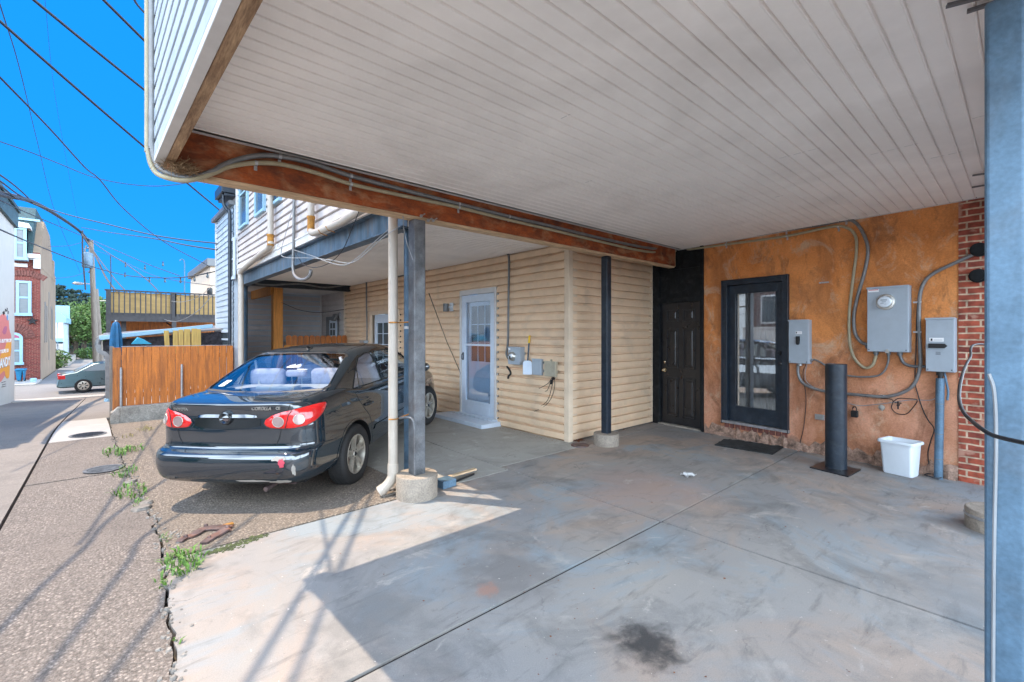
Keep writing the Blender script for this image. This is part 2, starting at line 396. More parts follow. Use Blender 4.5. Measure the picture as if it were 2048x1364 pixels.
mk('side_plaster', (.29,.215,.15), .9, var=.12, vscale=2, stretch=(1,1,.4), stain=(.2,.13,.09), stain_amt=.7, stain_scale=1.3, bump=.3)
mk('sky_trim', (.27,.45,.58), .5, var=.05)
mk('pane_dark', (.07,.09,.10), .12, var=.1, vscale=3)
mk('blind', (.20,.22,.23), .4, var=.1, stretch=(1,1,14), vscale=3)
mk('mural_pink', (.52,.15,.13), .8, var=.05); mk('mural_orange', (.66,.27,.02), .8, var=.05); mk('mural_blue', (.08,.2,.38), .8, var=0); mk('mural_purple', (.36,.09,.16), .8, var=.05)
mk('bin_blue', (.01,.17,.33), .45, var=.1)
mk('tarp_blue', (.01,.27,.42), .5, var=.1); mk('umbrella_blue', (.01,.11,.24), .7, var=.2, vscale=9)
mk('deck_dark', (.055,.052,.055), .7, var=.2, vscale=7); mk('deck_screen', (.50,.33,.13), .8, var=.12, vscale=2.5, stretch=(.6,1,3))
mk('lattice', (.035,.032,.04), .9, var=.6, vscale=18, bump=.6, bscale=14)
mk('bark', (.09,.065,.045), .9, var=.3, vscale=9, stretch=(3,3,.5), bump=.6)
mk('evergreen', (.018,.042,.030), .8, var=.4, vscale=3, col2=(.008,.02,.016))
mk('leaf', (.085,.15,.025), .6, var=.35, vscale=3, col2=(.03,.07,.012))
mk('weed', (.10,.20,.025), .6, var=.3, vscale=6, col2=(.05,.11,.015))
mk('plaster_foot', (.42,.27,.20), .95, var=.35, vscale=14, bump=.6, bscale=30, fine=.3)
mk('moss', (.075,.095,.03), .9, var=.4, vscale=20, bump=.4)
mk('joint', (.035,.03,.027), .95, var=.4, vscale=25, bump=.5)
mk('dry_weed', (.34,.28,.12), .8, var=.2)
mk('straw', (.36,.23,.12), .9, var=.3, vscale=40, col2=(.13,.075,.04))
mk('lawn', (.10,.16,.04), .9, var=.3, vscale=3, bump=.4)
mk('silver_car', (.07,.12,.135), .3, metal=.5, var=.05, coat=.6)
mk('rusty_iron', (.17,.12,.115), .6, metal=.45, var=.3, vscale=12, stain=(.28,.10,.04), stain_amt=.6, stain_scale=9, bump=.3)
mk('grate', (.16,.17,.18), .6, metal=.4, var=.3, vscale=16, bump=.3)
mk('mat_rubber', (.035,.04,.042), .8, var=.5, vscale=10, bump=.8, bscale=30)
mk('paper', (.70,.70,.70), .5, var=.25, vscale=30)
mk('brown_leaf', (.25,.09,.04), .8, var=.3, vscale=20)
mk('pebble', (.27,.24,.21), .85, var=.3, vscale=5)
mk('car_dust', (.36,.33,.29), .9)
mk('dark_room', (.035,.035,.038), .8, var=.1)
mk('white_curtain', (.62,.60,.58), .8, var=.15, vscale=3, stretch=(8,8,.4))
mk('lamp_metal', (.16,.165,.17), .45, metal=.3, var=.1)
mk('brick_paver', (.20,.07,.055), .85, var=.3, vscale=12, bump=.3)
M['brick'] = brick_mat('brick', 1, (.36,.075,.038), (.20,.04,.026), (.50,.36,.25), paint=(.40,.20,.14))
M['brick_far'] = brick_mat('brick_far', 0, (.17,.025,.02), (.12,.018,.016), (.28,.14,.10), bw=.22, bh=.075)
M['brick_far_y'] = brick_mat('brick_far_y', 1, (.13,.05,.04), (.09,.035,.03), (.25,.2,.17))
M['glass'] = glass_mat('glass', (.62,.66,.66), .10)
M['door_glass'] = glass_mat('door_glass', (.80,.82,.84), .26)
M['storm_glass'] = glass_mat('storm_glass', (.84,.90,.95), .10, .05)
M['car_glass'] = glass_mat('car_glass', (.74,.80,.80), .13)

def stucco_mat():
    m = bpy.data.materials.new('orange_stucco'); m.use_nodes = True; nt = m.node_tree; L = nt.links
    b = nt.nodes["Principled BSDF"]; b.inputs['Roughness'].default_value = .8
    g = N_(nt, "ShaderNodeNewGeometry"); sp = N_(nt, "ShaderNodeSeparateXYZ"); L.new(g.outputs['Position'], sp.inputs[0])
    def noise(sc_, det=8, dist=0., st=(1,1,1), ro=.6):
        mp = N_(nt, "ShaderNodeMapping"); mp.inputs['Scale'].default_value = st; L.new(g.outputs['Position'], mp.inputs[0])
        n = N_(nt, "ShaderNodeTexNoise"); n.inputs['Scale'].default_value = sc_; n.inputs['Detail'].default_value = det; n.inputs['Distortion'].default_value = dist; n.inputs['Roughness'].default_value = ro
        L.new(mp.outputs[0], n.inputs['Vector']); return n.outputs['Fac']
    def ramp(src, p0, p1, c0=(0,0,0), c1=(1,1,1)):
        r = N_(nt, "ShaderNodeValToRGB"); r.color_ramp.elements[0].position = p0; r.color_ramp.elements[1].position = p1
        r.color_ramp.elements[0].color = c0+(1,); r.color_ramp.elements[1].color = c1+(1,); L.new(src, r.inputs[0]); return r.outputs[0]
    def mix(f, a, c):
        x = N_(nt, "ShaderNodeMix", data_type='RGBA'); L.new(f, x.inputs[0]); L.new(a, x.inputs[6])
        if isinstance(c, tuple): x.inputs[7].default_value = c+(1,)
        else: L.new(c, x.inputs[7])
        return x.outputs[2]
    top = ramp(noise(2.2, 8, .5), .3, .7, (.60,.20,.045), (.80,.32,.10))
    low = ramp(noise(2.6, 8, .5), .3, .7, (.50,.22,.13), (.74,.38,.24))
    zz = N_(nt, "ShaderNodeMath", operation='MULTIPLY_ADD'); L.new(noise(1.3, 5), zz.inputs[0]); zz.inputs[1].default_value = .9; L.new(sp.outputs[2], zz.inputs[2])
    f = N_(nt, "ShaderNodeMapRange", interpolation_type='SMOOTHSTEP'); f.inputs[1].default_value = 1.15; f.inputs[2].default_value = 2.1; L.new(zz.outputs[0], f.inputs[0])
    c = mix(f.outputs[0], low, top)
    c = mix(ramp(noise(1.2, 9, .7, (1,1,.7), .68), .44, .62, (0,0,0), (.72,.72,.72)), c, (.33,.115,.035)); c = mix(ramp(noise(3.3, 9, .5, (1,1,.55), .72), .52, .64, (0,0,0), (.68,.68,.68)), c, (.21,.085,.038))     # dark damp patches
    c = mix(ramp(noise(2.6, 9, .8, (1,1,.8), .72), .53, .66, (0,0,0), (.75,.75,.75)), c, (.58,.41,.28))   # grey scuffs
    c = mix(ramp(noise(9., 5, .2, (1.6,1.6,.12)), .70, .78, (0,0,0), (.5,.5,.5)), c, (.62,.47,.34))    # drip marks
    base = N_(nt, "ShaderNodeMath", operation='MULTIPLY_ADD'); L.new(noise(4., 7), base.inputs[0]); base.inputs[1].default_value = .35; L.new(sp.outputs[2], base.inputs[2])
    fb = N_(nt, "ShaderNodeMapRange"); fb.inputs[1].default_value = .30; fb.inputs[2].default_value = .22; L.new(base.outputs[0], fb.inputs[0])
    c = mix(fb.outputs[0], c, (.25,.15,.11))                                             # worn plaster at the foot
    fn = noise(60., 3); mr = N_(nt, "ShaderNodeMapRange"); mr.inputs[1].default_value = .3; mr.inputs[2].default_value = .7; mr.inputs[3].default_value = .82; mr.inputs[4].default_value = 1.08; L.new(fn, mr.inputs[0])
    vm = N_(nt, "ShaderNodeVectorMath", operation='SCALE'); L.new(c, vm.inputs[0]); L.new(mr.outputs[0], vm.inputs['Scale'])
    L.new(vm.outputs[0], b.inputs['Base Color'])
    h = N_(nt, "ShaderNodeMath", operation='ADD'); L.new(noise(6., 8, .6), h.inputs[0]); L.new(fn, h.inputs[1])
    bp = N_(nt, "ShaderNodeBump"); bp.inputs['Strength'].default_value = .35; bp.inputs['Distance'].default_value = .012; L.new(h.outputs[0], bp.inputs['Height']); L.new(bp.outputs[0], b.inputs['Normal'])
    return m
M['stucco'] = stucco_mat()

def ground_mat(name, base, dark, tint, agg=0.0, agg_scale=70., spots=(), rough=.8, blot=.5, big=.45, smear=0.0, bump=.3, cracks=0.0, warm=None):
    """concrete: blotches, fine grain, optional exposed stones, and oil stains lying at given places"""
    m = bpy.data.materials.new(name); m.use_nodes = True; nt = m.node_tree; L = nt.links
    b = nt.nodes["Principled BSDF"]; b.inputs['Roughness'].default_value = rough
    g = N_(nt, "ShaderNodeNewGeometry"); P = g.outputs['Position']
    def noise(sc_, det=8, dist=0., ro=.6, st=(1,1,1)):
        mp = N_(nt, "ShaderNodeMapping"); mp.inputs['Scale'].default_value = st; L.new(P, mp.inputs[0])
        n = N_(nt, "ShaderNodeTexNoise"); n.inputs['Scale'].default_value = sc_; n.inputs['Detail'].default_value = det; n.inputs['Distortion'].default_value = dist; n.inputs['Roughness'].default_value = ro
        L.new(mp.outputs[0], n.inputs['Vector']); return n.outputs['Fac']
    def ramp(src, p0, p1, c0=(0,0,0), c1=(1,1,1)):
        r = N_(nt, "ShaderNodeValToRGB"); r.color_ramp.elements[0].position = p0; r.color_ramp.elements[1].position = p1
        r.color_ramp.elements[0].color = c0+(1,); r.color_ramp.elements[1].color = c1+(1,); L.new(src, r.inputs[0]); return r.outputs[0]
    def mix(f, a, c):
        x = N_(nt, "ShaderNodeMix", data_type='RGBA'); L.new(f, x.inputs[0]); L.new(a, x.inputs[6])
        if isinstance(c, tuple): x.inputs[7].default_value = c+(1,)
        else: L.new(c, x.inputs[7])
        return x.outputs[2]
    c = ramp(noise(big, 6, .4), .35, .65, tint, base)
    if warm: c = mix(ramp(noise(.62, 7, .8, .62), .47, .60, (0,0,0), (.85,)*3), c, warm[0]); c = mix(ramp(noise(.85, 8, 1.1, .65, (1,1,1)), .50, .62, (0,0,0), (.8,)*3), c, warm[1])
    c = mix(ramp(noise(1.6, 9, .8, .68), .50, .70, (0,0,0), (blot,)*3), c, dark)
    c = mix(ramp(noise(7., 9, .5, .7), .58, .72, (0,0,0), (blot*.7,)*3), c, dark)
    c = mix(ramp(noise(3.1, 7, .6, .6), .60, .70, (0,0,0), (.4,)*3), c, tuple(min(.8, x*1.35) for x in base))
    c = mix(ramp(noise(30., 4, 0., .6), .70, .76, (0,0,0), (.75*blot+.1,)*3), c, tuple(x*.3 for x in dark))
    if smear: c = mix(ramp(noise(2.4, 8, .3, .65, (1, 5, 1)), .56, .70, (0,0,0), (smear,)*3), c, tuple(x*.75 for x in dark))
    for (x, y, r0, r1, col, a, sq) in spots:
        sub = N_(nt, "ShaderNodeVectorMath", operation='SUBTRACT'); L.new(P, sub.inputs[0]); sub.inputs[1].default_value = (x, y, 0)
        ms = N_(nt, "ShaderNodeVectorMath", operation='MULTIPLY'); L.new(sub.outputs[0], ms.inputs[0]); ms.inputs[1].default_value = (1, sq, 0)
        ln = N_(nt, "ShaderNodeVectorMath", operation='LENGTH'); L.new(ms.outputs[0], ln.inputs[0])
        wv = N_(nt, "ShaderNodeMath", operation='MULTIPLY_ADD'); L.new(noise(4.5/max(.3, r1*2), 6, .4), wv.inputs[0]); wv.inputs[1].default_value = r1*1.6; L.new(ln.outputs['Value'], wv.inputs[2])
        mr = N_(nt, "ShaderNodeMapRange", interpolation_type='SMOOTHSTEP'); mr.inputs[1].default_value = r0+r1*.8; mr.inputs[2].default_value = r1+r1*.8; mr.inputs[3].default_value = a; mr.inputs[4].default_value = 0; L.new(wv.outputs[0], mr.inputs[0])
        c = mix(mr.outputs[0], c, col)
    if cracks:
        c = mix(ramp(noise(1.1, 9, 1.6, .72), .60, .66, (0,0,0), (.55,)*3), c, tuple(min(.8, x*1.5) for x in base))
        vc = N_(nt, "ShaderNodeTexVoronoi", feature='DISTANCE_TO_EDGE'); vc.inputs['Scale'].default_value = .8
        dn_ = N_(nt, "ShaderNodeTexNoise"); dn_.inputs['Scale'].default_value = 3.5; dn_.inputs['Detail'].default_value = 8; L.new(P, dn_.inputs['Vector'])
        sc2 = N_(nt, "ShaderNodeVectorMath", operation='SCALE'); sc2.inputs['Scale'].default_value = .55; L.new(dn_.outputs['Color'], sc2.inputs[0])
        av = N_(nt, "ShaderNodeVectorMath", operation='ADD'); L.new(P, av.inputs[0]); L.new(sc2.outputs[0], av.inputs[1]); L.new(av.outputs[0], vc.inputs['Vector'])
        ce = ramp(vc.outputs['Distance'], .0008, .0035, (1,1,1), (0,0,0)); cm = ramp(noise(.9, 4), .52, .60, (0,0,0), (cracks,)*3)
        cf = N_(nt, "ShaderNodeMath", operation='MULTIPLY'); L.new(ce, cf.inputs[0]); L.new(cm, cf.inputs[1]); c = mix(cf.outputs[0], c, tuple(x*.35 for x in dark))
        c = mix(ramp(noise(75., 2, 0., .5), .74, .765, (0,0,0), (.8,)*3), c, tuple(x*.25 for x in dark))
        c = mix(ramp(noise(52., 2, .3, .5, (1,.7,1)), .735, .75, (0,0,0), (.8,)*3), c, tuple(min(.85, x*1.8) for x in base))
    fn = noise(160., 3); mr = N_(nt, "ShaderNodeMapRange"); mr.inputs[1].default_value = .3; mr.inputs[2].default_value = .7; mr.inputs[3].default_value = .86 - agg*.3; mr.inputs[4].default_value = 1.06 + agg*.1; L.new(fn, mr.inputs[0])
    vm = N_(nt, "ShaderNodeVectorMath", operation='SCALE'); L.new(c, vm.inputs[0]); L.new(mr.outputs[0], vm.inputs['Scale']); c = vm.outputs[0]
    h = fn; hs_ = .12
    if agg:
        vo = N_(nt, "ShaderNodeTexVoronoi"); vo.inputs['Scale'].default_value = agg_scale; L.new(P, vo.inputs['Vector'])
        tone = N_(nt, "ShaderNodeSeparateColor"); L.new(vo.outputs['Color'], tone.inputs[0])
        stone = ramp(tone.outputs[0], .2, .98, tuple(x*.45 for x in base), tuple(min(.85, x*1.7) for x in base))
        near = ramp(vo.outputs['Distance'], .30, .52, (1,1,1), (0,0,0))
        patch = ramp(noise(1.1, 6, .5), .36, .58, (agg*.25,)*3, (agg,)*3)
        fm = N_(nt, "ShaderNodeMath", operation='MULTIPLY'); L.new(near, fm.inputs[0]); L.new(patch, fm.inputs[1])
        c = mix(fm.outputs[0], c, stone)
        gap = ramp(vo.outputs['Distance'], .55, .8, (0,0,0), (agg*.5,)*3)
        c = mix(gap, c, tuple(x*.45 for x in dark))
        hh = N_(nt, "ShaderNodeMath", operation='MULTIPLY_ADD'); L.new(vo.outputs['Distance'], hh.inputs[0]); hh.inputs[1].default_value = -1.2*agg; L.new(fn, hh.inputs[2]); h = hh.outputs[0]
    L.new(c, b.inputs['Base Color'])
    h2 = N_(nt, "ShaderNodeMath", operation='MULTIPLY_ADD'); L.new(noise(9., 6), h2.inputs[0]); h2.inputs[1].default_value = 2.0; L.new(h, h2.inputs[2])
    bp = N_(nt, "ShaderNodeBump"); bp.inputs['Strength'].default_value = bump; bp.inputs['Distance'].default_value = .006 + .004*agg; L.new(h2.outputs[0], bp.inputs['Height']); L.new(bp.outputs[0], b.inputs['Normal'])
    return m
o1 = on_z(1295, 1290); o2 = on_z(1010, 1145); o3 = on_z(975, 1178); o4 = on_z(760, 1230); o5 = on_z(1290, 975); o6 = on_z(1200, 1000); o7 = on_z(1900, 1180)
OIL = (.035,.033,.032)
M['slab'] = ground_mat('slab', (.305,.272,.24), (.12,.115,.11), (.22,.215,.215), rough=.62, blot=.75, smear=.5, bump=.25, cracks=.7, warm=((.34,.255,.20),(.225,.265,.29)), spots=[
    (o1.x, o1.y, .05, .24, OIL, .93, 1.0), (o2.x, o2.y, .1, .45, (.17,.155,.145), .75, 1.), (o3.x, o3.y, .03, .10, (.33,.17,.12), .7, 1.),
    (o4.x, o4.y, .1, .4, (.17,.16,.15), .7, 1.), (o5.x, o5.y, .2, .9, (.34,.24,.20), .65, 1.), (o7.x, o7.y, .1, .5, (.19,.175,.165), .6, 1.)])
M['bay_slab'] = ground_mat('bay_slab', (.36,.345,.31), (.20,.185,.16), (.29,.275,.245), rough=.7, blot=.6, smear=.3, bump=.25, cracks=.5)
M['apron'] = ground_mat('apron', (.235,.19,.15), (.115,.095,.078), (.195,.16,.13), agg=1.0, agg_scale=56., rough=.85, blot=.45, bump=.7)
M['alley_agg'] = ground_mat('alley_agg', (.215,.18,.155), (.105,.088,.075), (.18,.15,.13), agg=1.0, agg_scale=62., rough=.85, blot=.4, bump=.6)
M['alley'] = ground_mat('alley', (.235,.205,.18), (.125,.11,.098), (.20,.175,.155), agg=.35, agg_scale=75., rough=.8, blot=.5, bump=.4)
M['new_slab'] = ground_mat('new_slab', (.38,.36,.34), (.25,.23,.22), (.34,.32,.30), rough=.8, blot=.25)
M['street'] = ground_mat('street', (.22,.21,.20), (.12,.115,.11), (.18,.175,.17), agg=.3, rough=.8, blot=.4)
M['pavement'] = ground_mat('pavement', (.45,.42,.38), (.27,.25,.22), (.38,.36,.33), rough=.8, blot=.3)
M['soil'] = ground_mat('soil', (.10,.08,.06), (.045,.035,.025), (.08,.065,.05), agg=.3, rough=.95, blot=.6, bump=.8)

# ------------------------------------------------------------------ ground
def grid_lines(a, b):
    xs = []
    x = 0.0; s = .5
    while x < b: xs.append(x); x += s; s *= 1.12 if x > 14 else 1.0
    xs.append(b); neg = []; x = -.5; s = .5
    while x > a: neg.append(x); x -= s; s *= 1.12 if x < -8 else 1.0
    neg.append(a); return sorted(neg) + xs
gx = grid_lines(-900, 900); gy = grid_lines(-900, 1500)
mb = MB(); n = len(gx)
mb.add([(x, y, gz(x, y) - .06) for y in gy for x in gx], [(j*n+i, j*n+i+1, (j+1)*n+i+1, (j+1)*n+i) for j in range(len(gy)-1) for i in range(n-1)])
tag(build(mb, 'ground', M['soil'], smooth=True, fixn=False), kind='structure')

def sheet(name, poly, m, off=0.0, step=.5, skirt=.07, follow=True):
    bm = bmesh.new()
    f = bm.faces.new([bm.verts.new((x, y, 0)) for x, y in poly])
    xs = [p[0] for p in poly]; ys = [p[1] for p in poly]
    def cut(lo, hi, axis):
        k = math.ceil(lo/step)
        while k*step < hi:
            co = [0,0,0]; no = [0,0,0]; co[axis] = k*step; no[axis] = 1
            bmesh.ops.bisect_plane(bm, geom=bm.verts[:]+bm.edges[:]+bm.faces[:], plane_co=co, plane_no=no); k += 1
    if follow: cut(min(xs), max(xs), 0); cut(min(ys), max(ys), 1)
    bmesh.ops.triangulate(bm, faces=[f for f in bm.faces if len(f.verts) > 4])
    for v in bm.verts: v.co.z = gz(v.co.x, v.co.y) + off
    ed = [e for e in bm.edges if e.is_boundary]
    r = bmesh.ops.extrude_edge_only(bm, edges=ed)
    for v in r['geom']:
        if isinstance(v, bmesh.types.BMVert): v.co.z -= skirt
    bmesh.ops.recalc_face_normals(bm, faces=bm.faces)
    if sum(f.normal.z for f in bm.faces) < 0: bmesh.ops.reverse_faces(bm, faces=bm.faces)
    me = bpy.data.meshes.new(name); bm.to_mesh(me); bm.free(); me.materials.append(m)
    o = bpy.data.objects.new(name, me); C.objects.link(o); return tag(o, kind='structure')

# the broken edge between the old alley strip and the car pads
rk = random.Random(3)
crack = [(.19,-3.0),(.20,1.6),(.216,2.52),(.25,3.0),(.276,3.67),(.30,4.35),(.285,4.85),(.33,5.0),(.275,5.27),(.22,6.3),(.158,7.35),(.10,8.8),(.04,10.3),(.02,11.4)]
ck = []
for (a, b), (c_, d) in zip(crack, crack[1:]):
    k = max(1, int((d-b)/.07))
    for i in range(k): ck.append((a+(c_-a)*i/k + rk.uniform(-.014,.014), b+(d-b)*i/k))
ck.append(crack[-1])
seg = lambda y0, y1: [p for p in ck if y0 <= p[1] <= y1]
def cx(y):
    for (a, b), (c_, d) in zip(crack, crack[1:]):
        if b <= y <= d: return a+(c_-a)*(y-b)/(d-b)
    return crack[0][0]
G = .014
BY = lambda y: 6.672 + .1155*y          # foot of the rear wall
J = 3.43
def leftpoly(y0, y1, x1, gap=.010):
    s_ = [(cx(y0)+gap, y0)] + [(x+gap, y) for x, y in seg(y0+.02, y1-.02)] + [(cx(y1)+gap, y1)]
    return [(x1, y0), (x1, y1)] + s_[::-1]
sheet('concrete_slab', leftpoly(-3, 2.0-G, J-G), M['slab'])
sheet('concrete_slab', leftpoly(2.0+G, 3.90, J-G), M['slab'])
sheet('concrete_slab', [(J+.008,-3),(BY(-3),-3),(BY(2),2.0-.012),(J+.008,2.0-.012)], M['slab'])
sheet('concrete_slab', [(J+.008,2.0+.012),(BY(2),2.0+.012),(BY(4.06),4.052),(J+.008,4.052)], M['slab'])
sheet('concrete_slab', [(J+.008,4.075),(4.97,4.075),(4.97,6.695),(J+.008,6.695)], M['bay_slab'])
sheet('concrete_slab', [(4.97,4.068),(7.25,4.068),(7.25,4.5),(4.97,4.5)], M['slab'])
sheet('concrete_slab', [(2.35,3.92),(J-.008,3.92),(J-.008,6.695),(2.35,6.695)], M['bay_slab'])
sheet('concrete_slab', [(2.35,6.71),(4.97,6.71),(4.97,14.6),(2.35,14.6)], M['bay_slab'])
sheet('apron', leftpoly(3.925, 11.0, 2.335), M['apron'])
def strip(y0, y1, x0, gap=.008):
    s_ = [(cx(y0)-gap, y0)] + [(x-gap, y) for x, y in seg(y0+.02, y1-.02)] + [(cx(y1)-gap, y1)]
    return [(x0, y0)] + s_ + [(x0, y1)]
sheet('alley', strip(-8, 7.05, -.66), M['alley_agg'])
sheet('alley', strip(7.09, 9.62, -.66), M['alley_agg'])
sheet('alley', [(-.66,9.64),(.05,9.64),(-.02,12.6),(-.66,12.6)], M['new_slab'])
sheet('alley', [(-.66,12.62),(.2,12.62),(.2,26.2),(-.66,26.2)], M['alley'])
sheet('alley', [(-3.9,-8),(-.685,-8),(-.685,26.2),(-3.9,26.2)], M['alley'])
sheet('yard_ground', [(0.22,11.75),(12,11.75),(12,26),(0.22,26)], M['pavement'], off=-.02)
sheet('street', [(-60,27.6),(60,27.6),(60,35.2),(-60,35.2)], M['street'], off=-.01, step=2)
sheet('pavement', [(-60,26.25),(60,26.25),(60,27.55),(-60,27.55)], M['pavement'], off=.03, step=2)
sheet('pavement', [(-60,35.25),(-2.9,35.25),(-2.9,38.7),(-60,38.7)], M['pavement'], off=.06, step=2)
sheet('far_alley', [(-2.88,35.25),(2.2,35.25),(2.2,75),(-2.88,75)], M['street'], off=.0, step=2)
sheet('far_pavement', [(-60,75.1),(60,75.1),(60,79),(-60,79)], M['new_slab'], off=.05, step=4)
sheet('lawn', [(-80,79.1),(80,79.1),(80,140),(-80,140)], M['lawn'], off=.02, step=8)

mb = MB()
def fill_(x0, x1, y0, y1):
    k = 12; mb.add([(x0+(x1-x0)*i/k*(1 if x1-x0 > y1-y0 else 0) if False else x0, y0, -.008) for i in range(1)] + [(x1, y0, -.008), (x1, y1, -.018), (x0, y1, -.018)], [(0,1,2,3)])
fill_(.28, J, 1.97, 2.03); fill_(J, 7.0, 1.98, 2.02); fill_(J-.03, J+.02, -3, 1.97); fill_(J-.03, J+.02, 2.03, 4.05); fill_(J-.02, 7.1, 4.045, 4.085); fill_(J-.02, J+.02, 4.09, 6.7); fill_(2.36, 4.95, 6.71, 6.72); fill_(2.36, J-.02, 3.895, 3.925)
tag(build(mb, 'joint_filler', M['joint'], fixn=False), kind='structure')

# ------------------------------------------------------------------ wall pieces
def clap(mb, fr, u0, u1, z0, z1, h=.124, d=.050, skew=0.0, out=-.030):
    """lapped siding: each course leans in at its top and overhangs the course below"""
    z = z0
    if u0 > u1: u0, u1 = u1, u0
    while z < z1 - .01:
        t = min(h, z1-z)
        pr = [(z, .0), (z+.001, d*.94), (z+.005, d), (z+t*.68, d*.98), (z+t*.74, d*.06), (z+t, 0)]
        vs = [fr.w(u, out+n_, zz) for u in (u0, u1) for (zz, n_) in pr]
        k = len(pr); mb.add(vs, [(i, i+1, k+i+1, k+i) for i in range(k-1)])
        z += t
def fbox(mb, fr, u0, u1, n0, n1, z0, z1):
    T = mb.T; mb.T = fr.M; mb.box(u0, u1, n0, n1, z0, z1); mb.T = T; return mb
def bead_soffit(mb, y0, y1, X0, X1, z, p=.1, seams=()):
    """ribbed soffit panels running along X: flat board, narrow groove, small round bead"""
    prof = [(0,0),(.078,0),(.0795,.012),(.0865,.012),(.088,-.001),(.0905,-.0045),(.0955,-.0045),(.0985,-.001),(.1,0)]
    y = y0
    while y < y1:
        pts = [(y+a*p/.1, z+b) for a, b in prof if y+a*p/.1 <= y1]
        if len(pts) < 2: break
        vs = [(X0(a), a, b) for a, b in pts] + [(X1(a), a, b) for a, b in pts]; k = len(pts)
        mb.add(vs, [(i, i+1, k+i+1, k+i) for i in range(k-1)]); y += p
    return mb

# ------------------------------------------------------------------ the owner's house (canopy over the car space)
FB = Frame((6.672, 0, 0), math.atan2(.9934, .1147))         # rear wall, n points at the alley
CEIL = 2.95
XE = lambda y: .342 - .030*(y-3.82)                            # inner edge of the canopy's rim board
XS = lambda y: XE(y) - .090                                    # outer siding face
BX0, BY0, BY1 = .33, 3.82, 3.93
house = thing('carport_house', 'house whose white sided upper floor overhangs an orange stucco rear wall', 'house', (6.7, 1.5, 0))
YN = -.75                                                     # where the canopy ends behind the camera's right
FS = Frame((XS(BY0), BY0, 0), math.atan2(1, -.030))
mb = MB(); clap(mb, FS, -(BY0-YN), .17, 2.737, 6.4, h=.118, d=.022, out=-.004)
build(mb, 'siding_wall', M['white_siding'], house)
mb = MB(); mb.T = FS.M
mb.box(-(BY0-YN), .19, -.05, -.006, 2.74, 6.4); mb.T = None
mb.box(XS(0)+.02, 7.9, YN, YN+.05, 3.0, 6.4); mb.box(XS(3.9)+.02, 7.9, 3.965, 4.0, 2.99, 6.4)
mb.box(7.85, 7.9, YN, 4.0, 0, 6.4)
build(mb, 'upper_wall', M['white_siding'], house)
mb = MB(); mb.box(XS(0)-.1, 8.0, YN-.05, 4.02, 6.4, 6.5); build(mb, 'roof', M['parapet'], house)
mb = MB(); mb.T = FS.M
mb.box(-(BY0-YN), .205, -.034, .018, 2.700, 2.737); mb.box(.15, .207, .0, .024, 2.737, 6.4); mb.box(.193,.215,-.12,.0,2.737,6.4)
build(mb, 'white_trim', M['trim'], house, bevel=.004)
mb = MB(); mb.T = FS.M
mb.box(-(BY0-YN), .0, -.090, -.036, 2.704, 2.955); mb.box(.0, .17, -.085, -.036, 2.703, 2.955)
build(mb, 'rim_board', M['raw_wood'], house, bevel=.006)
mb = MB(); bead_soffit(mb, YN, BY0, lambda y: XE(y)-.01, lambda y: BY(y)+.02, CEIL)
build(mb, 'soffit', M['soffit'], house, fixn=False)
mb = MB(); mb.box(XE(2)-.0, 7.85, YN, BY0, CEIL+.02, CEIL+.06); build(mb, 'floor_deck', M['raw_wood'], house)
mb = MB()                                                      # white J channel along the wall and the beam, panel end laps
fbox(mb, FB, -.7, 3.86, 0, .022, CEIL-.006, CEIL+.004)
mb.box(XE(3.8), 7.05, BY0-.018, BY0-.002, CEIL-.008, CEIL+.003)
for y, x in ((.52,4.45),(.72,4.45),(.62,4.452),(1.02,4.0),(1.12,4.0),(1.22,4.0),(.32,4.9),(.42,4.9),(1.62,5.1),(2.62,3.3),(.15,4.2),(1.92,2.2)):
    mb.box(x, x+.004, y+.001, y+.079, CEIL-.0022, CEIL+.001)
build_each(mb, 'soffit_channel', M['trim'], house)
mb = MB(); mb.box(XE(BY0)-.04, 6.98, BY0, BY1, 2.668, CEIL+.005)
build(mb, 'rust_brown_beam', M['rust_beam'], house, bevel=.004)
mb = MB(); mb.box(XE(BY0)-.038, 6.98, BY0+.012, BY1+.006, 2.640, 2.668); mb.box(6.981, 7.0, BY0+.005, BY1-.005, 2.66, CEIL)
build(mb, 'beam_bottom_board', M['edge_wood'], house, bevel=.003)
mb = MB(); mb.box(XE(0)-.02, 6.66, -.085, .0, 2.64, CEIL+.005)
build(mb, 'side_beam', M['rust_beam'], house, bevel=.004)
mb = MB()
for (px, py) in ((842,432),(856,441),(866,441)):
    p = on_y(px, py, BY0); mb.tube([(p.x, BY0+.001, p.z),(p.x+.01, BY0-.055, p.z+.012)], .006, 6); mb.tube([(p.x, BY0+.001, p.z),(p.x, BY0-.008, p.z)], .016, 6)
build_each(mb, 'bolt', M['galv'], house)
# rear wall with openings: stucco pieces round the glass door
g0 = FB.at(1577, 700)[0]; g1 = FB.at(1447, 700)[0]           # glass door frame, right and left
gt = FB.at(1510, 557)[1]; gb = FB.at(1510, 850)[1]
ue = FB.at(1408, 600)[0]; ub = FB.at(1917, 600)[0]
def wall_piece(name, m, rects, thick=.25, parent=house):
    mb = MB(); mb.T = FB.M
    for (u0, u1, z0, z1) in rects: mb.box(u0, u1, -thick, 0, z0, z1)
    return build(mb, name, m, parent)
wall_piece('stucco_wall', M['stucco'], [(ub, g0, -.05, 3.05), (g0, g1, gt, 3.05), (g0, g1, -.05, gb), (g1, ue, -.05, 3.05)])
mb = MB(); rr = random.Random(5)                               # rough, lipped plaster at the wall's foot
pts = []; u = ub
while u < ue: pts.append((u, rr.uniform(.012,.055), rr.uniform(.05,.17))); u += rr.uniform(.03,.08)
vs = []; 
for (u, n_, z) in pts: vs += [FB.w(u, n_, -.02), FB.w(u, n_*.8, z*.5), FB.w(u, n_*.35, z), FB.w(u, -.002, z+.02)]
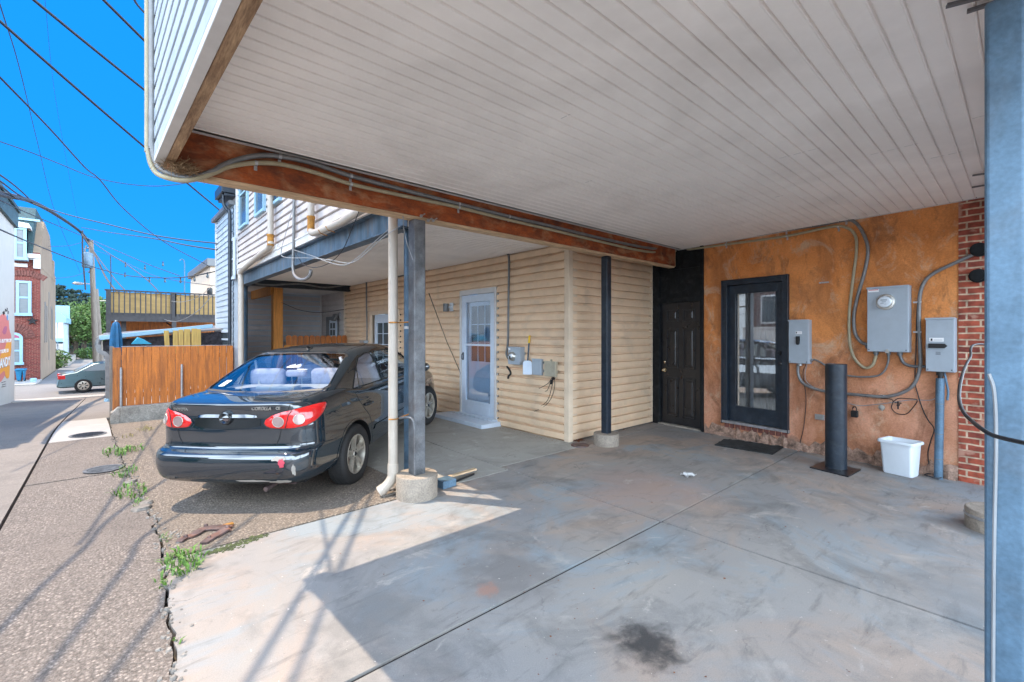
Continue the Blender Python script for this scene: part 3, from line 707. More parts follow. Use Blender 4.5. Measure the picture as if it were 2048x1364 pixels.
mb.add(vs, [(4*i+j, 4*i+4+j, 4*i+5+j, 4*i+1+j) for i in range(len(pts)-1) for j in range(3)])
build(mb, 'broken_plaster_foot', M['plaster_foot'], house)
mb = MB(); mb.T = FB.M; mb.box(-.7, ub-.002, -.25, .012, -.05, 3.05)
build(mb, 'brick_pier', M['brick'], house)
mb = MB(); mb.T = FB.M
for (px, py) in ((1960,500),(1958,552)):
    u_, z_ = FB.at(px, py); mb.tube([(u_, .0, z_), (u_, .05, z_)], .070, 20); mb.tube([(u_, .05, z_), (u_, .075, z_)], .052, 20)
build_each(mb, 'vent', M['black_rough'], house, smooth=True)
mb = MB(); mb.T = FB.M
k = 9
for i in range(k+2):
    a = g0 + (g1-g0)*i/(k+2)*.98 + .012; mb.box(a, a+(g1-g0)/(k+2)-.018, -.06, .012, gb-.10, gb-.012)
build(mb, 'brick_sill', M['brick_paver'], house, bevel=.003)
# glass door
gd = thing('glass_door', None, None); del_loc = FB.w((g0+g1)/2, 0, gb); gd.parent = house; gd.location = del_loc - house.location; gd['label'] = 'dark framed full glass door in the orange wall'
mb = MB(); mb.T = FB.M; fw_ = .07
mb.box(g0, g0+fw_, -.10, .035, gb-.02, gt); mb.box(g1-fw_, g1, -.10, .035, gb-.02, gt); mb.box(g0+fw_, g1-fw_, -.10, .035, gt-fw_, gt)
mb.box(g0-.012, g0, -.01, .05, gb-.04, gt+.012); mb.box(g1, g1+.012, -.01, .05, gb-.04, gt+.012); mb.box(g0, g1, -.01, .05, gt, gt+.012)
build(mb, 'door_frame', M['navy_paint'], gd, bevel=.004)
mb = MB(); mb.T = FB.M; a0, a1 = g0+fw_+.003, g1-fw_-.003; b0, b1 = gb+.012, gt-fw_-.003; sl, sr, st, sb_ = .09, .09, .11, .21
mb.box(a0, a0+sr, -.075, -.03, b0, b1); mb.box(a1-sl, a1, -.075, -.03, b0, b1); mb.box(a0+sr, a1-sl, -.075, -.03, b1-st, b1); mb.box(a0+sr, a1-sl, -.075, -.03, b0, b0+sb_)
for (q0,q1,r0,r1) in ((a0+sr,a0+sr+.016,b0+sb_,b1-st),(a1-sl-.016,a1-sl,b0+sb_,b1-st),(a0+sr+.016,a1-sl-.016,b1-st-.016,b1-st),(a0+sr+.016,a1-sl-.016,b0+sb_,b0+sb_+.016)): mb.box(q0,q1,-.035,-.018,r0,r1)
build(mb, 'door_leaf', M['navy_paint'], gd, bevel=.003)
mb = MB(); mb.T = FB.M; mb.box(a0+sr, a1-sl, -.056, -.050, b0+sb_, b1-st); build(mb, 'glass_pane', M['door_glass'], gd)
mb = MB(); mb.T = FB.M; mb.box(g0-.02, g1+.02, -.10, .045, gb-.03, gb+.006); build(mb, 'threshold', M['galv'], gd, bevel=.003)
mb = MB(); MN = FB.M.to_3x3() @ Matrix.Rotation(R(-90), 3, 'X')
for i, (px, py) in enumerate(((1559,706),(1559,728))):
    u_, z_ = FB.at(px, py); 
    prof = [(.0,.05),(.022,.048),(.028,.036),(.024,.022),(.012,.016),(.012,.006),(.033,.005),(.033,0)] if i == 0 else [(.0,.026),(.014,.025),(.026,.020),(.030,0)]
    mb.lathe(prof, FB.w(u_, -.03, z_), 20, MN)
build_each(mb, 'door_knob', M['black_paint'], gd, smooth=True)
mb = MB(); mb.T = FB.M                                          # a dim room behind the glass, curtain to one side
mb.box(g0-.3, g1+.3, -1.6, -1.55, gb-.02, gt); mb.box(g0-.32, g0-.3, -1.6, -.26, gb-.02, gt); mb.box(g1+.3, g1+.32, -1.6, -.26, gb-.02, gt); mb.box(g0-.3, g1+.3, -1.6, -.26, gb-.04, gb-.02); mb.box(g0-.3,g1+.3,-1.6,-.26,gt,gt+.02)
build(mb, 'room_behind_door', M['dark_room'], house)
mb = MB(); mb.T = FB.M
pts = [(g0+fw_+(g1-g0-2*fw_)*i/48, -.15+.016*math.sin(i*1.25)) for i in range(49)]
vs = [(u_, n_, z_) for z_ in (b0+.05, b1-.05) for (u_, n_) in pts]; k = len(pts)
mb.add(vs, [(i, i+1, k+i+1, k+i) for i in range(k-1)])
build(mb, 'curtain', M['white_curtain'], house, smooth=True)
# black six panel door with a black boarded panel above
u1_, u0_ = ue+.012, 4.36/.9934+.0                               # from stucco edge to the tan wall's corner
dt = FB.at(1365, 604)[1]; dl = FB.at(1320, 700)[0]; dr = FB.at(1402, 700)[0]
bd = thing('black_panel_door', None, None); bd.parent = house; bd.location = FB.w((dl+dr)/2, 0, 0) - house.location; bd['label'] = 'black six panel door beside the tan siding'
mb = MB(); mb.T = FB.M
mb.box(ue, ue+.055, -.1, .03, .0, 2.95); mb.box(dl, u0_+.02, -.1, .03, 0, 2.95); mb.box(ue+.055, dl, -.1, .024, dt, dt+.09); mb.box(ue+.055, dl, -.12, -.01, dt+.09, 2.95)
mb.box(ue+.055, dl, -.02, .012, dt+.55, dt+.60)
build(mb, 'boarded_surround', M['black_rough'], bd, bevel=.004)
mb = MB(); mb.T = FB.M; d0, d1 = ue+.058, dl-.003; W_ = d1-d0
mb.box(d0, d1, -.07, -.03, .03, dt-.004)
cols = [(d0+W_*.15, d0+W_*.44), (d0+W_*.56, d0+W_*.85)]; H_ = dt-.03
rows = [(.03+H_*.065, .03+H_*.385), (.03+H_*.46, .03+H_*.79), (.03+H_*.845, .03+H_*.945)]
for (q0, q1) in cols:
    for (r0, r1) in rows:
        for (x0,x1,z0,z1) in ((q0,q1,r0,r0+.016),(q0,q1,r1-.016,r1),(q0,q0+.016,r0+.016,r1-.016),(q1-.016,q1,r0+.016,r1-.016)): mb.box(x0,x1,-.03,-.014,z0,z1)
        e = .045
        b = len(mb.v); o_ = [(q0+e,-.0302,r0+e),(q1-e,-.0302,r0+e),(q1-e,-.0302,r1-e),(q0+e,-.0302,r1-e)]; i_ = [(q0+e+.015,-.022,r0+e+.015),(q1-e-.015,-.022,r0+e+.015),(q1-e-.015,-.022,r1-e-.015),(q0+e+.015,-.022,r1-e-.015)]
        mb.add(o_+i_, [(0,1,5,4),(1,2,6,5),(2,3,7,6),(3,0,4,7),(4,5,6,7)])
build(mb, 'door_leaf', M['black_paint'], bd, bevel=.002)
mb = MB(); ku = d1-.075
for z_, prof in ((.93, [(.0,.06),(.020,.057),(.028,.044),(.022,.028),(.012,.018),(.012,.008),(.034,.006),(.034,0)]), (1.07, [(.0,.02),(.018,.019),(.026,.012),(.030,0)])):
    mb.lathe(prof, FB.w(ku, -.03, z_), 20, MN)
build_each(mb, 'door_knob', M['brass'], bd, smooth=True)
mb = MB(); mb.T = FB.M; mb.box(ue+.04, dl+.02, -.1, .03, -.01, .026); build(mb, 'threshold', M['concrete_wall'], bd)

# ------------------------------------------------------------------ the neighbour with tan siding
HX = 4.95; HY = 4.35; UX = 2.15
row = thing('tan_sided_house', 'neighbouring house with tan siding below and pale siding above a blue steel beam', 'house', (HX, 8.0, 0))
F1 = Frame((HX, 0, 0), R(90)); F2 = Frame((0, HY, 0), R(180)); F3 = Frame((UX, 0, 0), R(90))
dA = [F1.at(px, 700)[0] for px in (995, 922)]                      # storm door, near and far side
dB = [F1.at(px, 700)[0] for px in (800, 741)]
dAt = F1.at(965, 577)[1]; dBt = F1.at(765, 621)[1]
HE = 12.55
mb = MB()
for (a, b, z0, z1) in ((HY+.05, dA[0], .02, 2.9), (dA[0], dA[1], dAt, 2.9), (dA[1], dB[0], .02, 2.9), (dB[0], dB[1], dBt, 2.9), (dB[1], HE, .02, 2.9)):
    zz = z0 if z0 < .1 else .02 + .124*math.ceil((z0-.02)/.124)
    clap(mb, F1, a, b, zz, z1)
    if zz > z0: fbox(mb, F1, a, b, 0, .008, z0, zz)
build(mb, 'siding_wall', M['tan'], row)
mb = MB(); mb.T = None; mb.box(HX+.032, HX+.2, HY+.01, dA[0], -.05, 2.95); mb.box(HX+.032, HX+.2, dA[0], dA[1], dAt-.05, 2.95); mb.box(HX+.032, HX+.2, dA[1], dB[0], -.05, 2.95)
mb.box(HX+.032, HX+.2, dB[0], dB[1], dBt-.05, 2.95); mb.box(HX+.032, HX+.2, dB[1], HE, -.05, 2.95); mb.box(HX+.03, 7.3, HY+.032, HY+.2, -.05, 2.95)
build(mb, 'wall_core', M['tan_trim'], row)
mb = MB(); clap(mb, F2, -7.16, -(HX+.06), .02, 2.94); 
build(mb, 'side_siding', M['tan'], row)
mb = MB(); mb.box(HX-.027, HX+.062, HY-.027, HY+.026, .0, 2.94); mb.box(HX-.027, HX+.026, HY+.026, HY+.062, .0, 2.94)
build(mb, 'corner_trim', M['tan_trim'], row, bevel=.004)
mb = MB(); mb.box(7.10, 7.13, HY-.025, HY+.02, .02, 2.94); build(mb, 'end_trim', M['tan_trim'], row)
mb = MB(); mb.box(HX-.025, HX+.02, HE-.02, HE+.08, .02, 2.9)
build(mb, 'corner_trim', M['tan_trim'], row, bevel=.004)
for (w0, w1, zt, z0, nm, lab) in ((dA[0], dA[1], dAt, .10, 'storm_door', 'white storm door with a two part glass'), (dB[0], dB[1], dBt, .06, 'entry_door', 'white door with small panes behind the white pipe')):
    dd = thing(nm, None, None); dd.parent = row; dd.location = Vector((HX, (w0+w1)/2, z0)) - row.location; dd['label'] = lab
    tw = .055 if nm == 'storm_door' else .13
    mb = MB(); mb.T = F1.M
    mb.box(w0-.001, w0+tw, -.0, .035, z0-.02, zt); mb.box(w1-tw, w1+.001, -.0, .035, z0-.02, zt); mb.box(w0+tw, w1-tw, 0, .035, zt-.09, zt)
    build(mb, 'door_frame', M['trim'] if nm == 'storm_door' else M['tan_trim'], dd, bevel=.004)
    a0, a1 = w0+tw+.004, w1-tw-.004; zb, zu = z0+.004, zt-.095
    lm = M['white_paint']
    if nm == 'storm_door':
        mb = MB(); mb.T = F1.M; s_ = .115; zm = F1.at(958, 690)[1]; zk = zb+.24
        mb.box(a0, a0+s_, -.03, .02, zb, zu); mb.box(a1-s_, a1, -.03, .02, zb, zu); mb.box(a0+s_, a1-s_, -.03, .02, zu-.13, zu); mb.box(a0+s_, a1-s_, -.03, .02, zb, zk); mb.box(a0+s_, a1-s_, -.02, .014, zm-.018, zm+.018)
        mb.box(a0+s_, a1-s_, .02, .026, zk-.05, zk-.035); mb.box(a0+s_+.02, a1-s_-.02, .02, .027, zb+.03, zk-.08)
        build(mb, 'door_leaf', lm, dd, bevel=.004)
        mb = MB(); mb.T = F1.M; mb.box(a0+s_, a1-s_, -.004, .0, zk, zu-.13); build(mb, 'glass_pane', M['storm_glass'], dd)
        mb = MB(); mb.T = F1.M; hu = a1-.045; hz = F1.at(928, 712)[1]
        mb.box(hu-.012, hu+.012, .02, .032, hz-.07, hz+.07); mb.tube([(hu, .03, hz+.045), (hu, .06, hz+.03), (hu, .06, hz-.04), (hu, .045, hz-.06)], .009, 8)
        build(mb, 'handle', M['black_paint'], dd)
    ins = .06 if nm == 'storm_door' else .03
    mb = MB(); mb.T = F1.M
    i0, i1 = a0+.04, a1-.04; nn = -ins
    p0, p1 = i0+.13, i1-.13; q0, q1 = zb+.95 if nm == 'storm_door' else zb+.45, zu-.2
    mb.box(i0, p0, nn-.04, nn, zb, zu); mb.box(p1, i1, nn-.04, nn, zb, zu); mb.box(p0, p1, nn-.04, nn, zb, q0); mb.box(p0, p1, nn-.04, nn, q1, zu)
    for i in (1, 2): mb.box(p0+(p1-p0)*i/3-.008, p0+(p1-p0)*i/3+.008, nn-.02, nn-.002, q0, q1)
    kk = 3 if nm == 'storm_door' else 5
    for i in range(1, kk): mb.box(p0, p1, nn-.021, nn-.003, q0+(q1-q0)*i/kk-.008, q0+(q1-q0)*i/kk+.008)
    build(mb, 'inner_door', M['white_paint'], dd)
    mb = MB(); mb.T = F1.M; mb.box(p0, p1, nn-.03, nn-.024, q0, q1); build(mb, 'panes', M['pane_dark'], dd)
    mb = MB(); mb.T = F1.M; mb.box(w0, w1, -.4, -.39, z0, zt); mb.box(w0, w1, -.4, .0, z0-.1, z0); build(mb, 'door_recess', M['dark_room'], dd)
stp = MB(); stp.T = F1.M; s0, s1 = F1.at(1001, 700)[0], dA[1]+.30
p = F1
stp.box(dA[0]-.02, s1-.1, -.02, .17, .0, .085); stp.box(dA[0]-.10, s1, -.02, .42, .0, .075)
stp.box(dA[0]-.02, dA[1]+.02, .0, .12, .085, .105)
build(stp, 'door_step', M['white_paint'], row, bevel=.008)
mb = MB(); mb.box(HX-.006, HX+.03, HY+.0, HE, -.03, .03); build(mb, 'sill_board', M['raw_wood'], row)  # raw wood board along the foot of the tan siding
# upper floor
mb = MB(); clap(mb, F3, 4.03, 11.6, 2.99, 6.2, h=.125, d=.036)
build(mb, 'upper_siding', M['grey_siding'], row)
mb = MB(); mb.box(UX+.032, 8.0, 4.025, 11.6, 2.97, 6.2); build(mb, 'upper_core', M['grey_siding'], row)
mb = MB(); mb.box(UX-.02, 8.1, 4.03, 11.62, 6.2, 6.3); build(mb, 'roof', M['parapet'], row)
mb = MB(); mb.box(UX-.024, UX+.12, 3.98, 11.62, 2.862, 2.985); mb.box(UX-.03, UX+.0, 11.52, 11.62, 2.985, 6.2); mb.box(UX-.034,UX-.024,3.98,11.62,2.965,2.99)
mb.box(UX-.03, UX-.002, 8.3, 11.6, 2.985, 3.06)
build(mb, 'fascia_trim', M['trim'], row, bevel=.004)
mb = MB()                                                       # steel beam: web and flanges
mb.box(UX+.06, UX+.068, 4.05, 11.45, 2.612, 2.848); mb.box(UX, UX+.13, 4.05, 11.45, 2.6, 2.612); mb.box(UX, UX+.13, 4.05, 11.45, 2.848, 2.860)
build(mb, 'steel_beam', M['ibeam'], row)
mb = MB(); bead_soffit(mb, 3.94, 12.2, lambda y: UX+.12, lambda y: HX+.02 if y > HY else 7.3, 2.865)
build(mb, 'soffit', M['soffit'], row, fixn=False)
mb = MB(); mb.box(UX+.05, 7.3, 3.94, 12.2, 2.90, 2.95); build(mb, 'floor_deck', M['raw_wood'], row)
for (pa, pb, py_) in ((483,497,450),(515,531,424),(549,563,402)):
    a, b = sorted((F3.at(pa, 420)[0], F3.at(pb, 420)[0])); z0 = F3.at((pa+pb)/2, py_)[1]
    mb = MB(); mb.T = F3.M; t = .05; z1 = z0+1.35
    mb.box(a-t, a, 0, .05, z0-t, z1+t); mb.box(b, b+t, 0, .05, z0-t, z1+t); mb.box(a, b, 0, .05, z1, z1+t); mb.box(a, b, 0, .06, z0-t, z0); mb.box(a, b, .018, .04, (z0+z1)/2-.02, (z0+z1)/2+.02)
    f = build(mb, 'window', M['sky_trim'], row, bevel=.003)
    mb = MB(); mb.T = F3.M; mb.box(a, b, .018, .024, z0, z1); build(mb, 'pane', M['pane_dark'], f)
# far dark lintel over the bay's end
mb = MB(); mb.box(2.4, HX, 12.2, 12.3, 2.70, 2.95); mb.box(2.4, HX, 12.17, 12.2, 2.70, 2.715)
build(mb, 'end_lintel', M['navy_paint'], row)
mb = MB(); mb.box(HX, 8.0, 12.28, 12.3, 2.9, 6.2); build(mb, 'end_wall', M['grey_siding'], row)

# ------------------------------------------------------------------ third house: grey porch and pale wall
h3 = thing('porch_house', 'third house up the alley with bluish white siding and a grey sided porch', 'house', (3.4, 13.4, 0))
Y3, X3 = 11.66, 2.10
F4 = Frame((X3, 0, 0), R(90)); F5 = Frame((0, 14.5, 0), R(180))
Y3e = F4.at(433, 560)[0]; z3t = 4.42
mb = MB(); clap(mb, F4, Y3, Y3e, -.2, z3t, h=.135, d=.02, out=0); build(mb, 'siding_wall', M['blue_siding'], h3)
mb = MB(); mb.box(X3+.001, 2.30, Y3, Y3e, -.35, z3t); mb.box(2.65, 7.5, 14.52, 14.7, -.2, 5.4); mb.box(X3+.001, 7.5, Y3+.62, Y3e, 3.0, z3t); build(mb, 'wall_core', M['blue_siding'], h3)
mb = MB(); clap(mb, F5, -HX, -2.3, .02, 2.75, h=.15, d=.034); clap(mb, F1, HE+.05, 14.5, .02, 2.75, h=.15, d=.034)
build(mb, 'porch_siding', M['grey_siding'], h3)
mb = MB(); mb.box(HX+.032, HX+.2, HE+.05, 14.6, 0, 2.9); build(mb, 'porch_core', M['grey_siding'], h3)
mb = MB(); mb.box(HX-.03, HX, 14.44, 14.5, 0, 2.75); build(mb, 'porch_corner_trim', M['trim'], h3)
mb = MB(); mb.box(2.4, HX, 12.31, 14.5, 2.75, 2.79); build(mb, 'porch_ceiling', M['soffit_plain'], h3)
mb = MB(); mb.box(3.02, 3.10, 12.42, 14.5, 2.53, 2.75); build(mb, 'porch_header', M['post_wood'], h3)
a = on_y(547, 640, 12.33).x; b = on_y(566, 640, 12.33).x
mb = MB(); mb.box(a, b, 12.33, 12.33+(b-a), 0, 2.70); build(mb, 'porch_post', M['post_wood'], h3, bevel=.006)
mb = MB(); mb.box(2.2, 2.32, 11.55, 11.66, 0, 2.6); build(mb, 'corner_post', M['post_wood'], h3)
q0, q1 = F1.at(676, 650)[0], F1.at(655, 650)[0]; qt = F1.at(665, 640)[1]
mb = MB(); mb.T = F1.M; mb.box(q0-.05, q1+.04, .0, .03, .03, qt+.10); f = build(mb, 'porch_door', M['lamp_metal'], h3)
mb = MB(); mb.T = F1.M; mb.box(q0, q1-.28, .03, .045, .03, qt); build(mb, 'door_leaf', M['white_paint'], f)
mb = MB(); mb.T = F1.M
for i in range(2):
    for j in range(4):
        ww = (q1-.28-q0)/2.6; mb.box(q0+.1+i*ww, q0+.1+i*ww+ww*.78, .045, .049, qt-.25-j*.2, qt-.25-j*.2+.16)
build(mb, 'door_panes', M['pane_dark'], f)
mb = MB(); e0, e1 = Y3, Y3e                                     # eaves, dark gutter and downspout
mb.box(X3-.10, X3+.15, e0+.0, e1+.12, z3t, z3t+.09); build(mb, 'eave', M['lamp_metal'], h3)
mb = MB(); mb.box(1.86, 2.7, 11.63, 12.5, 4.66, 4.86); mb.box(1.92, 2.7, 11.66, 12.46, 4.60, 4.66); build(mb, 'upper_gutter', M['navy_paint'], h3, bevel=.01)
mb = MB(); mb.box(UX-.02, 2.7, 11.64, 12.25, z3t+.09, 4.66); build(mb, 'upper_return', M['grey_siding'], h3)
mb = MB(); mb.tube(smooth_path([(1.93,11.85,4.66),(1.93,11.85,4.45),(2.0,11.8,4.30),(2.03,11.74,4.2),(2.03,11.73,3.2),(2.03,11.73,.2)], 5), .035, 10); build(mb, 'downspout', M['navy_paint'], h3, smooth=True)
mb = MB(); mb.box(X3-.03, X3+.02, Y3e-.07, Y3e+.01, -.3, z3t); build(mb, 'corner_trim', M['trim'], h3)
for (pa, pb, pt, pb2) in ((444,461,660,697),(462,471,478,560)):
    a, b = sorted((F4.at(pa, 600)[0], F4.at(pb, 600)[0])); z1 = F4.at((pa+pb)/2, pt)[1]; z0 = F4.at((pa+pb)/2, pb2)[1]
    mb = MB(); mb.T = F4.M; t = .06
    mb.box(a, a+t, 0, .04, z0, z1); mb.box(b-t, b, 0, .04, z0, z1); mb.box(a+t, b-t, 0, .04, z1-t, z1); mb.box(a+t, b-t, 0, .05, z0, z0+t); mb.box(a+t, b-t, .008, .03, (z0+z1)/2-.02, (z0+z1)/2+.02)
    f = build(mb, 'window', M['white_paint'], h3)
    mb = MB(); mb.T = F4.M; mb.box(a+t, b-t, .016, .020, z0+t, z1-t); build(mb, 'pane', M['pane_dark'], f)

# ------------------------------------------------------------------ posts
def foot(mb, x, y, r, h, z0=-.02, n=36):
    rr = random.Random(int(x*100)); prof = [(r*1.0, z0), (r*1.005, h-.015), (r*.985, h), (0, h+.002)]
    b = len(mb.v); mb.lathe(prof, (x, y, 0), n)
def square_post(x, y, wx, h0, h1, m, fm, fr_, fh, label, name='steel_post', group=None):
    t = thing(name, label, 'post', (x, y, 0), group=group)
    mb = MB(); mb.box(x-wx/2, x+wx/2, y-wx/2, y+wx/2, h0, h1); build(mb, 'shaft', m, t, bevel=.012, segs=3)
    mb = MB(); foot(mb, x, y, fr_, fh); build(mb, 'footing', fm, t, smooth=True, bevel=.006)
    return t
PG = 'steel posts under the canopies'
p1_ = square_post(2.22, 3.875, .122, .2, 2.638, M['steel_grey'], M['concrete_foot'], .195, .215, 'grey square steel post on a round concrete footing beside the car', group=PG)
mb = MB(); mb.tube(smooth_path([(2.10,3.99,.74),(2.135,3.885,.76),(2.152,3.83,.735),(2.157,3.812,.66),(2.158,3.808,.5),(2.158,3.808,.225)], 6), .012, 8); build(mb, 'cable', M['steel_grey'], p1_, smooth=True)
p2_ = square_post(5.23, 3.90, .105, .15, 2.638, M['navy_paint'], M['concrete_foot'], .175, .165, 'dark navy square post on a round concrete footing by the tan corner', group=PG)
p3_ = square_post(2.20, .042, .094, -.05, 2.638, M['steel_pale'], M['concrete_foot'], .18, -.005, 'pale blue square steel post close to the camera at the right edge', group=PG)
mb = MB(); mb.tube(smooth_path([(2.149,.078,1.42),(2.143,.066,1.36),(2.148,.062,1.2),(2.143,.066,.9),(2.148,.068,.6),(2.147,.07,.1)], 6), .005, 6); build(mb, 'cable', M['wire_grey'], p3_, smooth=True)
t = thing('concrete_footing', 'low round concrete footing half hidden behind the right pale blue post', 'footing', (5.25, .13, 0))
mb = MB(); foot(mb, 5.25, .13, .2, .16); o = build(mb, 'base', M['concrete_foot'], t, smooth=True, bevel=.006)
mb = MB(); mb.tube([(5.25, .10, .16), (5.25, .10, 2.94)], .045, 16); build(mb, 'pipe_column', M['steel_blue'], t, smooth=True)
mb = MB(); mb.lathe([(.201,.095),(.206,.10),(.206,.115),(.201,.12)], (5.25,.13,0), 32); build(mb, 'metal_band', M['galv'], t)
t = thing('round_pipe_post', 'round blue steel pipe post behind the grey square post', 'post', (2.29, 4.17, 0), group=PG)
mb = MB(); mb.tube([(2.29, 4.17, 0), (2.29, 4.17, 2.60)], .044, 20); build(mb, 'shaft', M['steel_blue'], t, smooth=True)
mb = MB(); mb.box(2.17, 2.36, 4.09, 4.25, 2.588, 2.60); mb.box(2.22, 2.36, 4.1, 4.24, 0, .014); build(mb, 'cap_plate', M['steel_blue'], t)
mb = MB(); mb.lathe([(.046,1.60),(.050,1.602),(.050,1.625),(.046,1.627)], (2.29,4.17,0), 20); build(mb, 'clamp', M['galv'], t)
t = thing('round_pipe_post', 'dark blue pipe post at the far end of the steel beam', 'post', (2.24, 11.3, 0), group=PG)
mb = MB(); mb.tube([(2.22, 11.3, 0), (2.22, 11.3, 2.60)], .075, 20); build(mb, 'shaft', M['steel_blue'], t, smooth=True)
mb = MB(); mb.box(2.13, 2.31, 11.2, 11.4, 2.588, 2.60); build(mb, 'cap_plate', M['steel_blue'], t)

# ------------------------------------------------------------------ drain pipes of the tan house
def p3d(px, py, out=.09): u, z = F3.at(px, py, out); return F3.w(u, out, z)
PR = .045
dn = p3d(786, 500)                                             # where the near pipe comes down
xp, yp = dn.x, dn.y
t = thing('drain_pipe', 'cream plastic drain pipe coming down beside the grey square post', 'drain pipe', (xp, yp, 0), group='drain pipes on the tan house')
lo = p3d(625, 466); lo2 = p3d(722, 424)
path = smooth_path([p3d(622, 330), p3d(622, 440), p3d(622, 458), lo, p3d(640, 462)], 5) + [p3d(680, 446), (xp, yp+.16, 2.93)]
mb = MB(); mb.tube(path, PR, 16)
mb.tube(smooth_path([(xp, yp+.16, 2.93), (xp, yp+.06, 2.93), (xp, yp, 2.88), (xp, yp, 2.78)], 5), PR, 16)
mb.tube([(xp, yp, 2.80), (xp, yp, .20)], PR, 18)
build(mb, 'pipe', M['pvc'], t, smooth=True)
mb = MB(); mb.tube([(xp, yp, .30), (xp, yp, .19)], PR*1.16, 18); mb.tube(smooth_path([(xp, yp, .20), (xp-.01, yp, .16), (xp-.045, yp+.02, .10), (xp-.10, yp+.045, .05)], 5), PR*1.08, 18)
mb.tube([(xp-.075, yp+.033, .068), (xp-.115, yp+.052, .04)], PR*1.2, 18)
build(mb, 'outlet_elbow', M['pvc'], t, smooth=True)
mb = MB(); q = p3d(622, 440); mb.tube([(q.x, q.y, q.z+.03), (q.x, q.y, q.z-.16)], PR*1.04, 16); mb.tube([(q.x, q.y, q.z+.05), (q.x, q.y, q.z+.02)], PR*1.2, 16)
build(mb, 'rust_stain_collar', M['rust'], t, smooth=True)
mb = MB()
for z_ in (.735, 1.66): mb.tube(smooth_path([(xp-.055, yp-.02, z_), (xp, yp-.058, z_), (xp+.055, yp-.02, z_), (2.27, 4.11, z_+.01), (2.30, 4.12, z_+.01)], 4), .007, 6)
for (px, py) in ((645,459),(660,452)):
    q = p3d(px, py); mb.tube([(q.x-.056, q.y, q.z-.01), (q.x-.02, q.y, q.z-.055), (q.x+.06, q.y, q.z-.07)], .006, 6)
build_each(mb, 'strap', M['rust'], t)
t = thing('drain_pipe', 'long cream drain pipe with a rusty collar running down to the far blue post', 'drain pipe', (2.06, 11.2, 0), group='drain pipes on the tan house')
fx = p3d(482, 545)
mb = MB(); mb.tube(smooth_path([p3d(541, 300), p3d(541, 470), p3d(541, 486), p3d(536, 497), p3d(524, 506)], 5) + [p3d(500, 526), p3d(487, 537)], PR*1.1, 16)
mb.tube(smooth_path([p3d(487, 537), p3d(483, 542), p3d(481, 548), (fx.x, fx.y, 2.6)], 4) + [Vector((fx.x, fx.y, .0))], PR*1.15, 16)
build(mb, 'pipe', M['pvc'], t, smooth=True)
mb = MB(); q = p3d(541, 475); mb.tube([(q.x, q.y, q.z+.03), (q.x, q.y, q.z-.14)], PR*1.16, 16); mb.tube([(q.x, q.y, q.z+.05), (q.x, q.y, q.z+.02)], PR*1.35, 16); build(mb, 'rust_stain_collar', M['rust'], t, smooth=True)
mb = MB(); mb.tube([(fx.x-.07, fx.y, 1.28), (2.2, 11.25, 1.28)], .01, 6); mb.tube([(fx.x-.07, fx.y, 2.3), (2.2, 11.25, 2.32)], .01, 6); build_each(mb, 'strap', M['galv'], t)

# ------------------------------------------------------------------ conduits and cables
def run_y(name, pts, out, r, m, label, cat, plane_y=BY0, n=10, group=None, clips=None, clipm='galv', sm=6):
    P = [on_y(px, py, plane_y-out) for px, py in pts]
    mb = MB(); mb.tube(smooth_path(P, sm), r, n); return P, mb
# along the brown beam then the rear wall: upper grey, lower tan
def on_beam(px, py, out): return on_y(px, py, BY0-out)
def on_wall(px, py, out): u, z = FB.at(px, py, out); return FB.w(u, out, z)
cx0, cy0 = XS(4.0)-.03, 4.01                                     # outer corner of the upper wall
def corner_pt(dx, dy, z): return Vector((cx0+dx, cy0+dy, z))
def clip(mb, p, up, out_dir, r):
    """one hole strap: saddle over the pipe and a tab below"""
    a = up.cross(out_dir).normalized()
    ring = [p + (up*math.cos(g) + out_dir*math.sin(g))*(r*1.12) for g in [PI*k/6 for k in range(7)]]
    for q in range(6):
        pa, pb = ring[q], ring[q+1]; b = len(mb.v)
        mb.add([pa-a*.011, pa+a*.011, pb+a*.011, pb-a*.011], [(0,1,2,3)])
    c_ = p - up*(r+.018) - out_dir*(r*.8)
    mb.add([c_ + a*(i*.011) + up*(j*.018) + out_dir*k*.002 for k in (0,1) for (i,j) in ((-1,-1),(1,-1),(1,1),(-1,1))], [(0,1,2,3),(4,5,6,7),(0,1,5,4),(1,2,6,5),(2,3,7,6),(3,0,4,7)])
t = thing('conduit', 'thick grey conduit running under the ceiling from the outer corner to the large meter cabinet', 'conduit', (3, 3.8, 2.6), group='conduits of the meter cabinet')
up = Vector((0,0,1)); ob = Vector((0,-1,0))
r1 = .019
P1 = [Vector(q_) for q_ in ((.222,3.88,6.2),(.222,3.88,3.1),(.222,3.88,2.84),(.245,3.875,2.70),(.30,3.85,2.640),(.42,3.80,2.622))]
P1 += [on_beam(425,343,.03), on_beam(445,331,.03), on_beam(480,318,.03), on_beam(520,311,.025), on_beam(560,313,.025), on_beam(620,325,.025), on_beam(702,352,.025), on_beam(800,378,.025), on_beam(918,408,.025), on_beam(1018,433,.025), on_beam(1100,452,.025), on_beam(1200,476,.025), on_beam(1290,495,.025)]
P1 += [on_wall(1350,499,.025), on_wall(1400,489,.025), on_wall(1452,480,.025), on_wall(1572,460,.025), on_wall(1640,450,.025), on_wall(1692,440,.025), on_wall(1712,446,.03), on_wall(1728,470,.03), on_wall(1736,500,.03), on_wall(1730,540,.03), on_wall(1716,590,.03), on_wall(1708,630,.03), on_wall(1710,665,.03), on_wall(1722,684,.035), on_wall(1736,689,.05)]
mb = MB(); mb.tube(smooth_path(P1, 5), r1, 10); build(mb, 'pipe', M['conduit'], t, smooth=True)
mb = MB()
for (px, py) in ((560,313),(702,352),(918,408),(1018,433)): clip(mb, on_beam(px, py, .025), up, ob, r1)
